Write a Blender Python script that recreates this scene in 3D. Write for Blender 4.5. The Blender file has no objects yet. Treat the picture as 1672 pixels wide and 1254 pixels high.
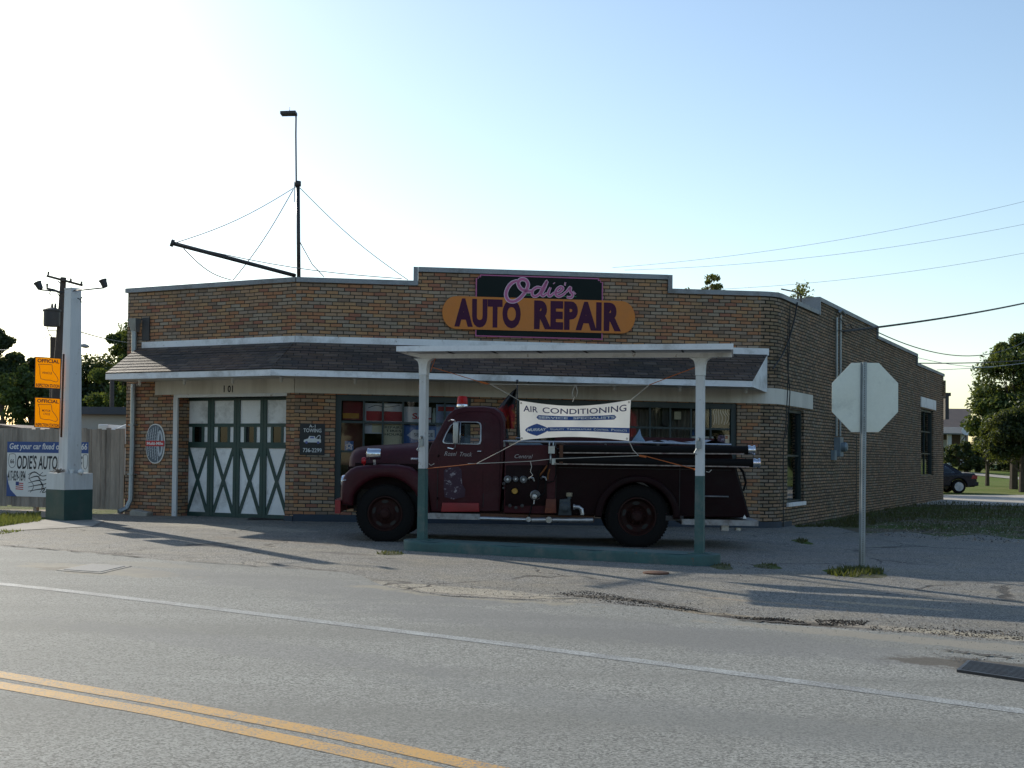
import bpy, bmesh, math, random
import numpy as np
from mathutils import Vector, Matrix
random.seed(7); rng = np.random.default_rng(7)
sc = bpy.context.scene
COL = sc.collection
# ------------------------------------------------------------------ camera
FPX, CX, CY, HPITCH, ROLL, EYE = 2000.0, 836.0, 627.0, 0.024, 0.0095, 1.55
SHIFT = 62.0/1672
cam_d = bpy.data.cameras.new('camera'); cam = bpy.data.objects.new('camera', cam_d); COL.objects.link(cam)
cam_d.sensor_fit = 'HORIZONTAL'; cam_d.sensor_width = 36.0; cam_d.lens = FPX/1672*36
cam_d.shift_y = SHIFT; cam_d.clip_start = .1; cam_d.clip_end = 3000
CR = Matrix.Rotation(math.pi/2+HPITCH, 3, 'X') @ Matrix.Rotation(ROLL, 3, 'Z')
cam.matrix_world = Matrix.Translation((0, 0, EYE)) @ CR.to_4x4()
sc.camera = cam
# ------------------------------------------------------------------ sky, sun, exposure
SUN_EL = math.radians(23.4); SUN_AZ = math.radians(36.8)      # azimuth to the left of +Y
w = bpy.data.worlds.new('World'); sc.world = w; w.use_nodes = True
wn = w.node_tree; wn.nodes.clear()
sky = wn.nodes.new('ShaderNodeTexSky'); sky.sky_type = 'NISHITA'; sky.sun_disc = False
sky.sun_elevation = SUN_EL; sky.sun_rotation = -SUN_AZ
sky.altitude = 300; sky.air_density = 1.15; sky.dust_density = .65; sky.ozone_density = 1.5
bg = wn.nodes.new('ShaderNodeBackground'); bg.inputs[1].default_value = 0.135
wo = wn.nodes.new('ShaderNodeOutputWorld')
wn.links.new(sky.outputs[0], bg.inputs[0]); wn.links.new(bg.outputs[0], wo.inputs[0])
sl = bpy.data.lights.new('sun', 'SUN'); sl.energy = 3.9; sl.angle = math.radians(.5); sl.color = (1, .92, .78)
so = bpy.data.objects.new('sun', sl); COL.objects.link(so)
SDIR = Vector((-math.sin(SUN_AZ)*math.cos(SUN_EL), math.cos(SUN_AZ)*math.cos(SUN_EL), math.sin(SUN_EL)))
so.rotation_euler = SDIR.to_track_quat('Z', 'Y').to_euler()
sc.view_settings.view_transform = 'Standard'; sc.view_settings.look = 'None'
sc.view_settings.exposure = 0.38; sc.view_settings.gamma = 1.0
# ------------------------------------------------------------------ helpers
def ray(px, py):
    d = Vector(((px-CX)/FPX, -(py-CY-SHIFT*1672)/FPX, -1.0))
    return (CR @ d)
EYEP = Vector((0, 0, EYE))
def zg(x): return -.01*min(17.0, max(-4.5, x))
def G(px, py):
    d = ray(px, py); z = 0.0
    for _ in range(8):
        t = (z-EYE)/d.z; p = EYEP+d*t; z = zg(p.x)
    return Vector((p.x, p.y, z))
def at(px, py, Y):
    d = ray(px, py); return EYEP+d*(Y/d.y)
class Fr:
    """a plane frame: O origin, R right, U up, N towards the viewer"""
    def __init__(s, O, R, U=(0, 0, 1)):
        s.O = Vector(O); s.R = Vector(R).normalized(); s.U = Vector(U).normalized()
        s.N = s.R.cross(s.U).normalized()
    def p(s, a, b, d=0.0): return s.O+s.R*a+s.U*b+s.N*d
    def uv(s, px, py, d=0.0):
        r = ray(px, py); o = s.O+s.N*d
        t = (o-EYEP).dot(s.N)/r.dot(s.N); q = EYEP+r*t-o
        rr = s.R.dot(s.R); ru = s.R.dot(s.U); uu = 1.0
        qr, qu = q.dot(s.R), q.dot(s.U); D = rr*uu-ru*ru
        return ((qr*uu-qu*ru)/D, (qu*rr-qr*ru)/D)
class MB:
    def __init__(s): s.v = []; s.f = []; s.m = []; s.uv = {}; s.sm = set()
    def vert(s, p): s.v.append(tuple(p)); return len(s.v)-1
    def face(s, ps, mat=0, uv=None, smooth=False):
        i = [s.vert(p) for p in ps]; s.f.append(i); s.m.append(mat)
        if uv: s.uv[len(s.f)-1] = uv
        if smooth: s.sm.add(len(s.f)-1)
        return s
    def raw(s, V, F, mat=0, smooth=False):
        b = len(s.v); s.v += [tuple(p) for p in V]
        for f in F:
            s.f.append([b+k for k in f]); s.m.append(mat)
            if smooth: s.sm.add(len(s.f)-1)
        return s
    def box8(s, P, mat=0):
        return s.raw(P, [(0,3,2,1),(4,5,6,7),(0,1,5,4),(1,2,6,5),(2,3,7,6),(3,0,4,7)], mat)
    def box(s, x0, x1, y0, y1, z0, z1, mat=0):
        return s.box8([(x0,y0,z0),(x1,y0,z0),(x1,y1,z0),(x0,y1,z0),(x0,y0,z1),(x1,y0,z1),(x1,y1,z1),(x0,y1,z1)], mat)
    def fbox(s, fr, a0, a1, b0, b1, d0, d1, mat=0):
        P = [fr.p(a, b, d) for b in (b0, b1) for a, d in ((a0, d1), (a1, d1), (a1, d0), (a0, d0))]
        return s.box8(P, mat)
    def fbar(s, fr, p, q, wd, d0, d1, mat=0):
        p, q = Vector(p), Vector(q); t = (q-p).normalized(); n = Vector((-t.y, t.x))*wd/2
        c = [p-n, q-n, q+n, p+n]
        return s.box8([fr.p(k.x, k.y, d1) for k in c]+[fr.p(k.x, k.y, d0) for k in c], mat)
    def tube(s, pts, r, n=8, mat=0, cap=True, smooth=True):
        pts = [Vector(p) for p in pts]; R = r if isinstance(r, (list, tuple)) else [r]*len(pts)
        V = []; up = None
        for i, p in enumerate(pts):
            t = (pts[min(i+1, len(pts)-1)]-pts[max(i-1, 0)]).normalized()
            if up is None:
                up = t.orthogonal().normalized()
            up = (up-t*up.dot(t)).normalized(); sd = t.cross(up)
            for k in range(n):
                a = 2*math.pi*k/n; V.append(p+(up*math.cos(a)+sd*math.sin(a))*R[i])
        F = []
        for i in range(len(pts)-1):
            for k in range(n):
                F.append((i*n+k, i*n+(k+1) % n, (i+1)*n+(k+1) % n, (i+1)*n+k))
        s.raw(V, F, mat, smooth)
        if cap:
            b = len(s.v)-len(V)
            s.f.append([b+k for k in range(n)][::-1]); s.m.append(mat)
            s.f.append([b+(len(pts)-1)*n+k for k in range(n)]); s.m.append(mat)
        return s
    def lathe(s, prof, M, n=24, mat=0, smooth=True):
        """prof: (r, h) list turned about local Z, placed by matrix M"""
        V = []; F = []
        for r, h in prof:
            for k in range(n):
                a = 2*math.pi*k/n; V.append(M @ Vector((r*math.cos(a), r*math.sin(a), h)))
        for i in range(len(prof)-1):
            for k in range(n):
                F.append((i*n+k, i*n+(k+1) % n, (i+1)*n+(k+1) % n, (i+1)*n+k))
        s.raw(V, F, mat, smooth)
        return s
    def plate(s, loops, d0, d1, bev, fn, mat=0, res=3, smooth=True):
        """loops: list of 2D outlines (first outer, rest holes) filled and given thickness d0..d1"""
        cu = bpy.data.curves.new('t', 'CURVE'); cu.dimensions = '2D'; cu.fill_mode = 'BOTH'
        for L in loops:
            sp = cu.splines.new('POLY'); sp.points.add(len(L)-1)
            for i, p in enumerate(L): sp.points[i].co = (p[0], p[1], 0, 1)
            sp.use_cyclic_u = True
        cu.extrude = max((d1-d0)/2-bev, 0.0001); cu.bevel_depth = bev; cu.bevel_resolution = res; cu.offset = -bev
        ob = bpy.data.objects.new('t', cu); me = bpy.data.meshes.new_from_object(ob)
        c = (d0+d1)/2
        s.raw([fn(v.co.x, v.co.y, v.co.z+c) for v in me.vertices], [tuple(p.vertices) for p in me.polygons], mat, smooth)
        bpy.data.objects.remove(ob); bpy.data.curves.remove(cu); bpy.data.meshes.remove(me)
        return s
    def text(s, fr, string, a0, a1, b0, b1, d=.004, mat=0, bold=0.0, shear=0.0, thick=.002, warp=None, space=1.0):
        """writes string on frame fr so that it exactly fills the box a0..a1, b0..b1"""
        cu = bpy.data.curves.new('t', 'FONT'); cu.body = string; cu.size = 1; cu.space_character = space; cu.offset = bold; cu.shear = shear
        cu.resolution_u = 4; cu.extrude = .5
        ob = bpy.data.objects.new('t', cu); me = bpy.data.meshes.new_from_object(ob)
        X = [v.co.x for v in me.vertices]; Y = [v.co.y for v in me.vertices]
        x0, x1, y0, y1 = min(X), max(X), min(Y), max(Y)
        V = []
        for v in me.vertices:
            a = a0+(v.co.x-x0)/(x1-x0)*(a1-a0); b = b0+(v.co.y-y0)/(y1-y0)*(b1-b0)
            if warp: b = warp(a, b)
            V.append(fr.p(a, b, d+v.co.z*thick))
        s.raw(V, [tuple(p.vertices) for p in me.polygons], mat)
        bpy.data.objects.remove(ob); bpy.data.curves.remove(cu); bpy.data.meshes.remove(me)
        return s
    def stroke(s, fr, pts, wd, d=.004, mat=0, thick=.003, n=6):
        """brush stroke through 2D points (Catmull-Rom), wd number or list"""
        P = [Vector(p) for p in pts]; W = wd if isinstance(wd, (list, tuple)) else [wd]*len(P)
        Q = []; WW = []
        for i in range(len(P)-1):
            p0, p1, p2, p3 = P[max(i-1, 0)], P[i], P[i+1], P[min(i+2, len(P)-1)]
            for k in range(n):
                t = k/n
                Q.append(.5*((2*p1)+(p2-p0)*t+(2*p0-5*p1+4*p2-p3)*t*t+(3*p1-p0-3*p2+p3)*t**3)); WW.append(W[i]*(1-t)+W[i+1]*t)
        Q.append(P[-1]); WW.append(W[-1])
        V = []
        for i, q in enumerate(Q):
            t = (Q[min(i+1, len(Q)-1)]-Q[max(i-1, 0)])
            t = t.normalized() if t.length > 1e-9 else Vector((1, 0)); nn = Vector((-t.y, t.x))*WW[i]/2
            a, b = q+nn, q-nn
            V += [fr.p(a.x, a.y, d+thick), fr.p(b.x, b.y, d+thick)]
        F = [(2*i, 2*i+1, 2*i+3, 2*i+2) for i in range(len(Q)-1)]
        return s.raw(V, F, mat)
    def build(s, name, mats, parent=None, world=True, auto=35):
        me = bpy.data.meshes.new(name); me.from_pydata(s.v, [], s.f)
        if not isinstance(mats, (list, tuple)): mats = [mats]
        for m in mats: me.materials.append(m)
        me.polygons.foreach_set('material_index', s.m)
        if s.uv:
            l = me.uv_layers.new(name='UVMap').data
            for fi, uv in s.uv.items():
                for k, li in enumerate(me.polygons[fi].loop_indices): l[li].uv = uv[k]
        if s.sm:
            fl = [i in s.sm for i in range(len(s.f))]
            me.polygons.foreach_set('use_smooth', fl)
            bm = bmesh.new(); bm.from_mesh(me); bmesh.ops.remove_doubles(bm, verts=bm.verts, dist=1e-5)
            lim = math.radians(auto)
            for e in bm.edges:
                if len(e.link_faces) == 2 and e.calc_face_angle(0) > lim: e.smooth = False
            bm.to_mesh(me); bm.free()
        me.update()
        o = bpy.data.objects.new(name, me); COL.objects.link(o)
        if parent:
            o.parent = parent
            if world: o.matrix_parent_inverse = ROOTM[parent.name].inverted()
        return o
ROOTM = {}
def tag(o, label=None, cat=None, group=None, kind=None):
    for k, v in (('label', label), ('category', cat), ('group', group), ('kind', kind)):
        if v: o[k] = v
    return o
def thing(name, loc, label, cat, group=None, rot=(0, 0, 0)):
    o = bpy.data.objects.new(name, None); COL.objects.link(o); o.location = loc; o.rotation_euler = rot
    o.empty_display_size = .2
    from mathutils import Euler
    ROOTM[o.name] = Matrix.Translation(loc) @ Euler(rot).to_matrix().to_4x4()
    return tag(o, label, cat, group)
# ------------------------------------------------------------------ materials
class N:
    def __init__(s, name):
        s.m = bpy.data.materials.new(name); s.m.use_nodes = True; s.t = s.m.node_tree
        s.bsdf = s.t.nodes['Principled BSDF']; s.out = s.t.nodes['Material Output']
    def n(s, typ, **kw):
        x = s.t.nodes.new(typ)
        for k, v in kw.items(): setattr(x, k, v)
        return x
    def set(s, sock, v):
        if hasattr(v, 'is_linked') or isinstance(v, bpy.types.NodeSocket): s.t.links.new(v, sock)
        else: sock.default_value = v if not (isinstance(v, (tuple, list)) and len(v) == 3 and len(sock.default_value) == 4) else (*v, 1)
    def math(s, op, a, b=0.0, c=0.0, clamp=False):
        x = s.n('ShaderNodeMath', operation=op, use_clamp=clamp)
        for i, v in enumerate((a, b, c)): s.set(x.inputs[i], v)
        return x.outputs[0]
    def mix(s, f, a, b, blend='MIX'):
        x = s.n('ShaderNodeMix', data_type='RGBA', blend_type=blend)
        s.set(x.inputs[0], f); s.set(x.inputs[6], a); s.set(x.inputs[7], b)
        return x.outputs[2]
    def noise(s, vec, scale, detail=4, rough=.55, dist=0.0):
        x = s.n('ShaderNodeTexNoise'); x.inputs['Scale'].default_value = scale; x.inputs['Detail'].default_value = detail
        x.inputs['Roughness'].default_value = rough; x.inputs['Distortion'].default_value = dist
        if vec is not None: s.set(x.inputs['Vector'], vec)
        return x.outputs[0]
    def ramp(s, f, stops, interp='LINEAR'):
        x = s.n('ShaderNodeValToRGB'); x.color_ramp.interpolation = interp; e = x.color_ramp.elements
        while len(e) < len(stops): e.new(.5)
        for i, (p, c) in enumerate(stops):
            e[i].position = p; e[i].color = (*c, 1) if len(c) == 3 else c
        s.set(x.inputs[0], f); return x.outputs[0]
    def rng(s, f, a, b, c=0.0, d=1.0):
        x = s.n('ShaderNodeMapRange'); s.set(x.inputs[0], f)
        for i, v in enumerate((a, b, c, d)): x.inputs[i+1].default_value = v
        return x.outputs[0]
    def bump(s, h, strength=.3, dist=.01):
        x = s.n('ShaderNodeBump'); x.inputs['Strength'].default_value = strength; x.inputs['Distance'].default_value = dist
        s.set(x.inputs['Height'], h); s.t.links.new(x.outputs[0], s.bsdf.inputs['Normal'])
    def pos(s): return s.n('ShaderNodeNewGeometry').outputs['Position']
    def obj(s): return s.n('ShaderNodeTexCoord').outputs['Object']
    def uvs(s): return s.n('ShaderNodeTexCoord').outputs['UV']
    def sep(s, v):
        x = s.n('ShaderNodeSeparateXYZ'); s.set(x.inputs[0], v); return x.outputs
    def comb(s, a, b, c=0.0):
        x = s.n('ShaderNodeCombineXYZ')
        for i, v in enumerate((a, b, c)): s.set(x.inputs[i], v)
        return x.outputs[0]
    def fin(s, col=None, rough=None, metal=None, spec=None):
        b = s.bsdf.inputs
        if col is not None: s.set(b['Base Color'], col)
        if rough is not None: s.set(b['Roughness'], rough)
        if metal is not None: s.set(b['Metallic'], metal)
        if spec is not None: s.set(b['Specular IOR Level'], spec)
        return s.m
def pm(name, col, rough=.6, metal=0.0, var=.25, scale=3.0, bump=0.0, dirt=None, coat=0.0, spec=None, streak=False):
    k = N(name); o = k.obj()
    if streak:
        mp = k.n('ShaderNodeMapping'); mp.inputs['Scale'].default_value = (1, 1, .12); k.set(mp.inputs[0], o); o = mp.outputs[0]
    a = k.noise(o, scale, 6, .6); b = k.noise(o, scale*11, 3, .6)
    f = k.math('ADD', k.math('MULTIPLY', a, .7), k.math('MULTIPLY', b, .3))
    lo = tuple(c*(1-var) for c in col); hi = tuple(min(1, c*(1+var*.6)) for c in col)
    c = k.ramp(f, [(.32, lo), (.68, hi)])
    if dirt: c = k.mix(k.rng(k.noise(o, scale*.6, 8, .7), .5, .72), c, dirt)
    if name in ('white_paint', 'white_trim', 'worn_green_paint', 'galvanised_metal'): c = k.mix(k.rng(k.noise(k.obj(), 7.0, 7, .75), .63, .69, 0, .75), c, (.17,.085,.045))
    if coat: k.bsdf.inputs['Coat Weight'].default_value = coat; k.bsdf.inputs['Coat Roughness'].default_value = .15
    if bump: k.bump(b, bump, .01)
    return k.fin(c, k.rng(a, .3, .7, max(rough-.1, .02), min(1, rough+.12)), metal, spec)
def course_mat(name, bw, bh, gap, cols, mortar, bump=.6, warp=.006, rough=.85, big=.25, bigcol=None, chip=0.0):
    """bricks or shingles laid in courses over UVs given in metres"""
    k = N(name); u = k.uvs()
    nz = k.n('ShaderNodeTexNoise'); nz.inputs['Scale'].default_value = 2.2; nz.inputs['Detail'].default_value = 5; k.set(nz.inputs['Vector'], u)
    off = k.n('ShaderNodeVectorMath', operation='SUBTRACT'); k.set(off.inputs[0], nz.outputs[1]); off.inputs[1].default_value = (.5, .5, .5)
    sc_ = k.n('ShaderNodeVectorMath', operation='SCALE'); k.set(sc_.inputs[0], off.outputs[0]); sc_.inputs['Scale'].default_value = warp*6
    ad = k.n('ShaderNodeVectorMath', operation='ADD'); k.set(ad.inputs[0], u); k.set(ad.inputs[1], sc_.outputs[0])
    x, y, _ = k.sep(ad.outputs[0])
    v = k.math('DIVIDE', y, bh); row = k.math('FLOOR', v); fv = k.math('FRACT', v)
    wr = k.n('ShaderNodeTexWhiteNoise', noise_dimensions='1D'); k.set(wr.inputs['W'], row)
    sh = k.math('ADD', k.math('MULTIPLY', k.math('MODULO', k.math('ABSOLUTE', row), 2.0), .5), k.math('MULTIPLY', wr.outputs[0], .18))
    q = k.math('ADD', k.math('DIVIDE', x, bw), sh); colm = k.math('FLOOR', q); fu = k.math('FRACT', q)
    wn_ = k.n('ShaderNodeTexWhiteNoise', noise_dimensions='2D'); k.set(wn_.inputs['Vector'], k.comb(colm, row))
    c = k.ramp(wn_.outputs[0], [(i/len(cols), cc) for i, cc in enumerate(cols)], 'CONSTANT')
    mean = tuple(sum(q[i] for q in cols)/len(cols) for i in range(3)); c = k.mix(.10, c, mean)
    fine = k.noise(u, 60, 4, .65); mid = k.noise(u, 9, 5, .6)
    c = k.mix(k.rng(fine, .3, .7, 0, .5), c, (.02, .018, .015), 'MULTIPLY') if False else k.mix(.55, c, k.ramp(fine, [(.3, (.55, .55, .55)), (.7, (1.25, 1.2, 1.15))]), 'MULTIPLY')
    c = k.mix(k.rng(k.noise(u, 1.1, 6, .65), .45, .72, 0, big), c, bigcol or tuple(t*.5 for t in cols[0]))
    mp = k.n('ShaderNodeMapping'); mp.inputs['Scale'].default_value = (2.6, .22, 1); k.set(mp.inputs[0], u)
    c = k.mix(k.rng(k.noise(mp.outputs[0], 1.0, 6, .7), .5, .74, 0, .5), c, k.mix(.72, c, (.05, .042, .035)))
    c = k.mix(k.rng(k.noise(u, .45, 3, .5), .4, .62, 0, .3), c, k.mix(.5, c, (.42, .2, .11)))
    ju = k.math('MULTIPLY', k.math('MINIMUM', fu, k.math('SUBTRACT', 1, fu)), bw)
    jv = k.math('MULTIPLY', k.math('MINIMUM', fv, k.math('SUBTRACT', 1, fv)), bh)
    jd = k.math('ADD', k.math('MINIMUM', ju, jv), k.math('MULTIPLY', k.math('SUBTRACT', mid, .5), gap*.9))
    bk = k.rng(jd, gap*.45, gap*.95)
    c = k.mix(bk, mortar, c)
    k.bump(k.math('ADD', bk, k.math('MULTIPLY', fine, .35)), bump, .012)
    return k.fin(c, rough, 0.0, .25)
OR, TN, GY, RD, OL = (.44,.205,.10), (.40,.265,.165), (.33,.265,.20), (.34,.14,.09), (.30,.22,.145)
M = {}
M['brick'] = course_mat('brick', .25, .0755, .012, [OR, TN, GY, (.46,.28,.14), RD, TN, (.37,.32,.24), OR, OL, (.4,.26,.14), GY, (.48,.27,.13), (.22,.165,.12)], (.045,.038,.03), bigcol=(.13,.10,.075), big=.4)
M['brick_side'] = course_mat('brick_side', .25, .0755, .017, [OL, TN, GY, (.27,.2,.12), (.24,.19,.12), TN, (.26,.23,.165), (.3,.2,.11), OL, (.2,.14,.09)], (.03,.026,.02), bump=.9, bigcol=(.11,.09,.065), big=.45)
M['shingle'] = course_mat('shingle', .30, .135, .012, [(.085,.068,.055), (.06,.052,.046), (.11,.085,.068), (.055,.05,.05), (.095,.078,.066), (.075,.06,.045), (.13,.105,.085), (.05,.045,.042)], (.02,.018,.018), bump=1.0, warp=.004, rough=.6, big=.3, bigcol=(.15,.125,.105))
M['white'] = pm('white_paint', (.66,.66,.65), .55, var=.14, scale=1.6, dirt=(.36,.34,.31), streak=True)
M['trim'] = pm('white_trim', (.80,.80,.80), .5, var=.12, scale=2.5, dirt=(.4,.39,.37))
M['cream'] = pm('cream_paint', (.66,.62,.54), .7, var=.12, scale=1.2, dirt=(.33,.29,.23), streak=True)
M['door_white'] = pm('door_white', (.86,.86,.85), .6, var=.08, scale=2, dirt=(.38,.37,.35))
M['green'] = pm('green_paint', (.022,.062,.052), .5, var=.3, scale=3, dirt=(.05,.075,.065))
M['pale_green'] = pm('worn_green_paint', (.055,.12,.11), .65, var=.3, scale=3, dirt=(.16,.17,.15), bump=.2)
M['navy'] = pm('dark_base_paint', (.025,.04,.06), .6, var=.3, scale=3)
M['metal'] = pm('galvanised_metal', (.33,.36,.37), .45, .75, var=.25, scale=5)
M['coping'] = pm('coping_metal', (.27,.285,.30), .55, .35, var=.3, scale=2.5, dirt=(.13,.12,.11))
M['dark_metal'] = pm('dark_metal', (.05,.048,.05), .5, .4, var=.3, scale=6)
M['rust'] = pm('rusty_metal', (.13,.06,.035), .8, .2, var=.5, scale=8)
M['black'] = pm('black_paint', (.012,.012,.013), .45, var=.3, scale=4)
M['wire'] = pm('black_cable', (.012,.012,.014), .6)
M['dark_frame'] = pm('window_frame_paint', (.018,.035,.035), .45, var=.3)
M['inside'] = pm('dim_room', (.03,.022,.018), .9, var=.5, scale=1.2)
M['concrete'] = pm('concrete', (.36,.33,.28), .9, var=.25, scale=3, bump=.4, dirt=(.2,.18,.15))
M['wood'] = pm('weathered_wood', (.33,.285,.235), .9, var=.4, scale=5, bump=.4, dirt=(.10,.085,.07), streak=True)
M['bark'] = pm('bark', (.09,.07,.055), .95, var=.45, scale=6, bump=.8)
M['pole_wood'] = pm('pole_wood', (.075,.058,.05), .95, var=.3, scale=8, bump=.4)
M['rubber'] = pm('tyre_rubber', (.009,.0085,.0085), .85, var=.4, scale=7, bump=.2, spec=.2)
M['maroon'] = pm('faded_maroon_paint', (.055,.0085,.013), .45, var=.35, scale=2.2, dirt=(.062,.022,.026), spec=.25)
M['maroon_dark'] = pm('dull_maroon_paint', (.013,.003,.004), .55, var=.4, scale=2.5, dirt=(.014,.008,.008), spec=.15)
M['red_paint'] = pm('red_paint', (.26,.018,.02), .45, var=.3)
M['chrome'] = pm('chrome', (.72,.73,.75), .14, 1.0, var=.08, scale=6)
M['dull_chrome'] = pm('dull_chrome', (.48,.49,.5), .35, .9, var=.25, scale=9)
M['brass'] = pm('brass', (.42,.27,.08), .35, .9, var=.3, scale=9)
M['tread'] = pm('worn_tread_plate', (.36,.36,.36), .5, .5, var=.4, scale=8, dirt=(.12,.09,.07))
M['orange'] = pm('orange_sign_paint', (.58,.18,.018), .5, var=.1)
def sheet_mat(name, col, tr):
    k = N(name); d = k.n('ShaderNodeBsdfDiffuse'); t = k.n('ShaderNodeBsdfTranslucent'); a = k.noise(k.obj(), 2.5, 5); c = k.ramp(a, [(.3, tuple(x*.9 for x in col)), (.7, col)])
    k.set(d.inputs[0], c); k.set(t.inputs[0], c); m = k.n('ShaderNodeMixShader'); m.inputs[0].default_value = tr
    for s_, e in ((d, m.inputs[1]), (t, m.inputs[2]), (m, k.out.inputs[0])): k.t.links.new(s_.outputs[0], e)
    return k.m
M['amber'] = sheet_mat('amber_sign_sheet', (.9,.30,.004), .36); M['banner_cloth'] = sheet_mat('thin_vinyl', (.85,.84,.80), .35)
M['sign_black'] = pm('sign_black', (.008,.014,.013), .55, var=.2, spec=.15)
M['sign_dark'] = pm('sign_letter_plum', (.065,.016,.045), .6, var=.2, spec=.15)
M['pink'] = pm('pink_paint', (.50,.12,.27), .5, var=.15)
M['pale_pink'] = pm('pale_pink_paint', (.72,.5,.6), .5, var=.1)
M['maroon_line'] = pm('plum_line', (.18,.03,.075), .5)
M['lime'] = pm('green_line', (.03,.27,.08), .5)
M['text_black'] = pm('lettering_black', (.015,.015,.017), .6, var=.1)
M['text_white'] = pm('lettering_white', (.72,.72,.70), .6, var=.15)
M['text_grey'] = pm('worn_lettering', (.42,.38,.38), .6, var=.5, scale=20)
M['blue'] = pm('banner_blue', (.028,.075,.25), .55, var=.1)
M['deep_blue'] = pm('letter_blue', (.02,.025,.11), .55, var=.1)
M['vinyl'] = pm('white_vinyl', (.74,.73,.69), .45, var=.06, scale=2)
M['red'] = pm('sign_red', (.5,.025,.03), .5)
M['alu'] = pm('bare_sign_back', (.72,.74,.66), .42, .35, var=.1, scale=2.5, dirt=(.4,.42,.38))
M['rope'] = pm('white_rope', (.5,.46,.4), .8)
M['orange_rope'] = pm('orange_rope', (.5,.13,.03), .8)
def glass_mat(name, tint, alpha_mix=.75, rough=.03):
    k = N(name); t = k.n('ShaderNodeBsdfTransparent'); t.inputs[0].default_value = (*tint, 1)
    g = k.n('ShaderNodeBsdfGlossy'); g.inputs['Roughness'].default_value = rough; g.inputs[0].default_value = (.9, .93, .95, 1)
    fr = k.n('ShaderNodeFresnel'); fr.inputs[0].default_value = 1.52
    mx = k.n('ShaderNodeMixShader'); k.set(mx.inputs[0], k.math('MULTIPLY', fr.outputs[0], 1.0, clamp=True))
    k.t.links.new(t.outputs[0], mx.inputs[1]); k.t.links.new(g.outputs[0], mx.inputs[2]); k.t.links.new(mx.outputs[0], k.out.inputs[0])
    return k.m
M['glass'] = glass_mat('window_glass', (.88,.9,.9)); M['clear'] = glass_mat('clear_glass', (.85,.88,.88)); M['dark_glass'] = glass_mat('dark_glass', (.12,.13,.14))
def leaf_mat(name, a, b, c):
    k = N(name); r = k.n('ShaderNodeNewGeometry').outputs['Random Per Island']
    col = k.ramp(r, [(0, a), (.5, b), (1, c)]); col = k.mix(k.rng(k.noise(k.pos(), .5, 4), .4, .65, 0, .5), col, tuple(t*.55 for t in b))
    d = k.n('ShaderNodeBsdfDiffuse'); t = k.n('ShaderNodeBsdfTranslucent'); g = k.n('ShaderNodeBsdfGlossy'); g.inputs['Roughness'].default_value = .5
    k.set(d.inputs[0], col); k.set(t.inputs[0], k.mix(.5, col, (.22,.24,.03))); g.inputs[0].default_value = (.5, .5, .5, 1)
    m1 = k.n('ShaderNodeMixShader'); m1.inputs[0].default_value = .38; m2 = k.n('ShaderNodeMixShader'); m2.inputs[0].default_value = .05
    for s_, e in ((d, m1.inputs[1]), (t, m1.inputs[2]), (m1, m2.inputs[1]), (g, m2.inputs[2]), (m2, k.out.inputs[0])): k.t.links.new(s_.outputs[0], e)
    return k.m
M['leaf'] = leaf_mat('leaves', (.035,.07,.018), (.055,.10,.025), (.095,.14,.035))
M['leaf_dark'] = leaf_mat('dark_leaves', (.018,.035,.014), (.03,.055,.02), (.045,.075,.025))
M['weed_dark'] = leaf_mat('dull_weeds', (.035,.045,.02), (.06,.065,.03), (.12,.10,.05))
M['leaf_yellow'] = leaf_mat('yellow_leaves', (.10,.13,.03), (.16,.18,.045), (.22,.22,.06))
M['weed'] = leaf_mat('weeds', (.035,.055,.015), (.055,.075,.02), (.09,.09,.035))
# ------------------------------------------------------------------ terrain
def sm01(t): t = min(1, max(0, t)); return t*t*(3-2*t)
def zg2(x, y): return zg(x)+.92*sm01((y-57)/47)
def G(px, py):
    d = ray(px, py); z = 0.0
    for _ in range(30):
        t = (z-EYE)/d.z; p = EYEP+d*t; z = .5*z+.5*zg2(p.x, p.y)
    return Vector((p.x, p.y, zg2(p.x, p.y)))
def struct(mb, name, mats): return tag(mb.build(name, mats), kind='structure')
def ground_mat():
    k = N('dirt_and_grass'); p = k.pos()
    a = k.noise(p, .35, 8, .65); b = k.noise(p, 14, 5, .7)
    g = k.ramp(b, [(.3, (.04,.065,.015)), (.5, (.085,.125,.03)), (.7, (.14,.17,.05))])
    d = k.ramp(b, [(.3, (.10,.085,.06)), (.7, (.22,.19,.14))])
    c = k.mix(k.rng(a, .44, .56), g, d); k.bump(b, .9, .05)
    return k.fin(c, .95, 0, .1)
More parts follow.
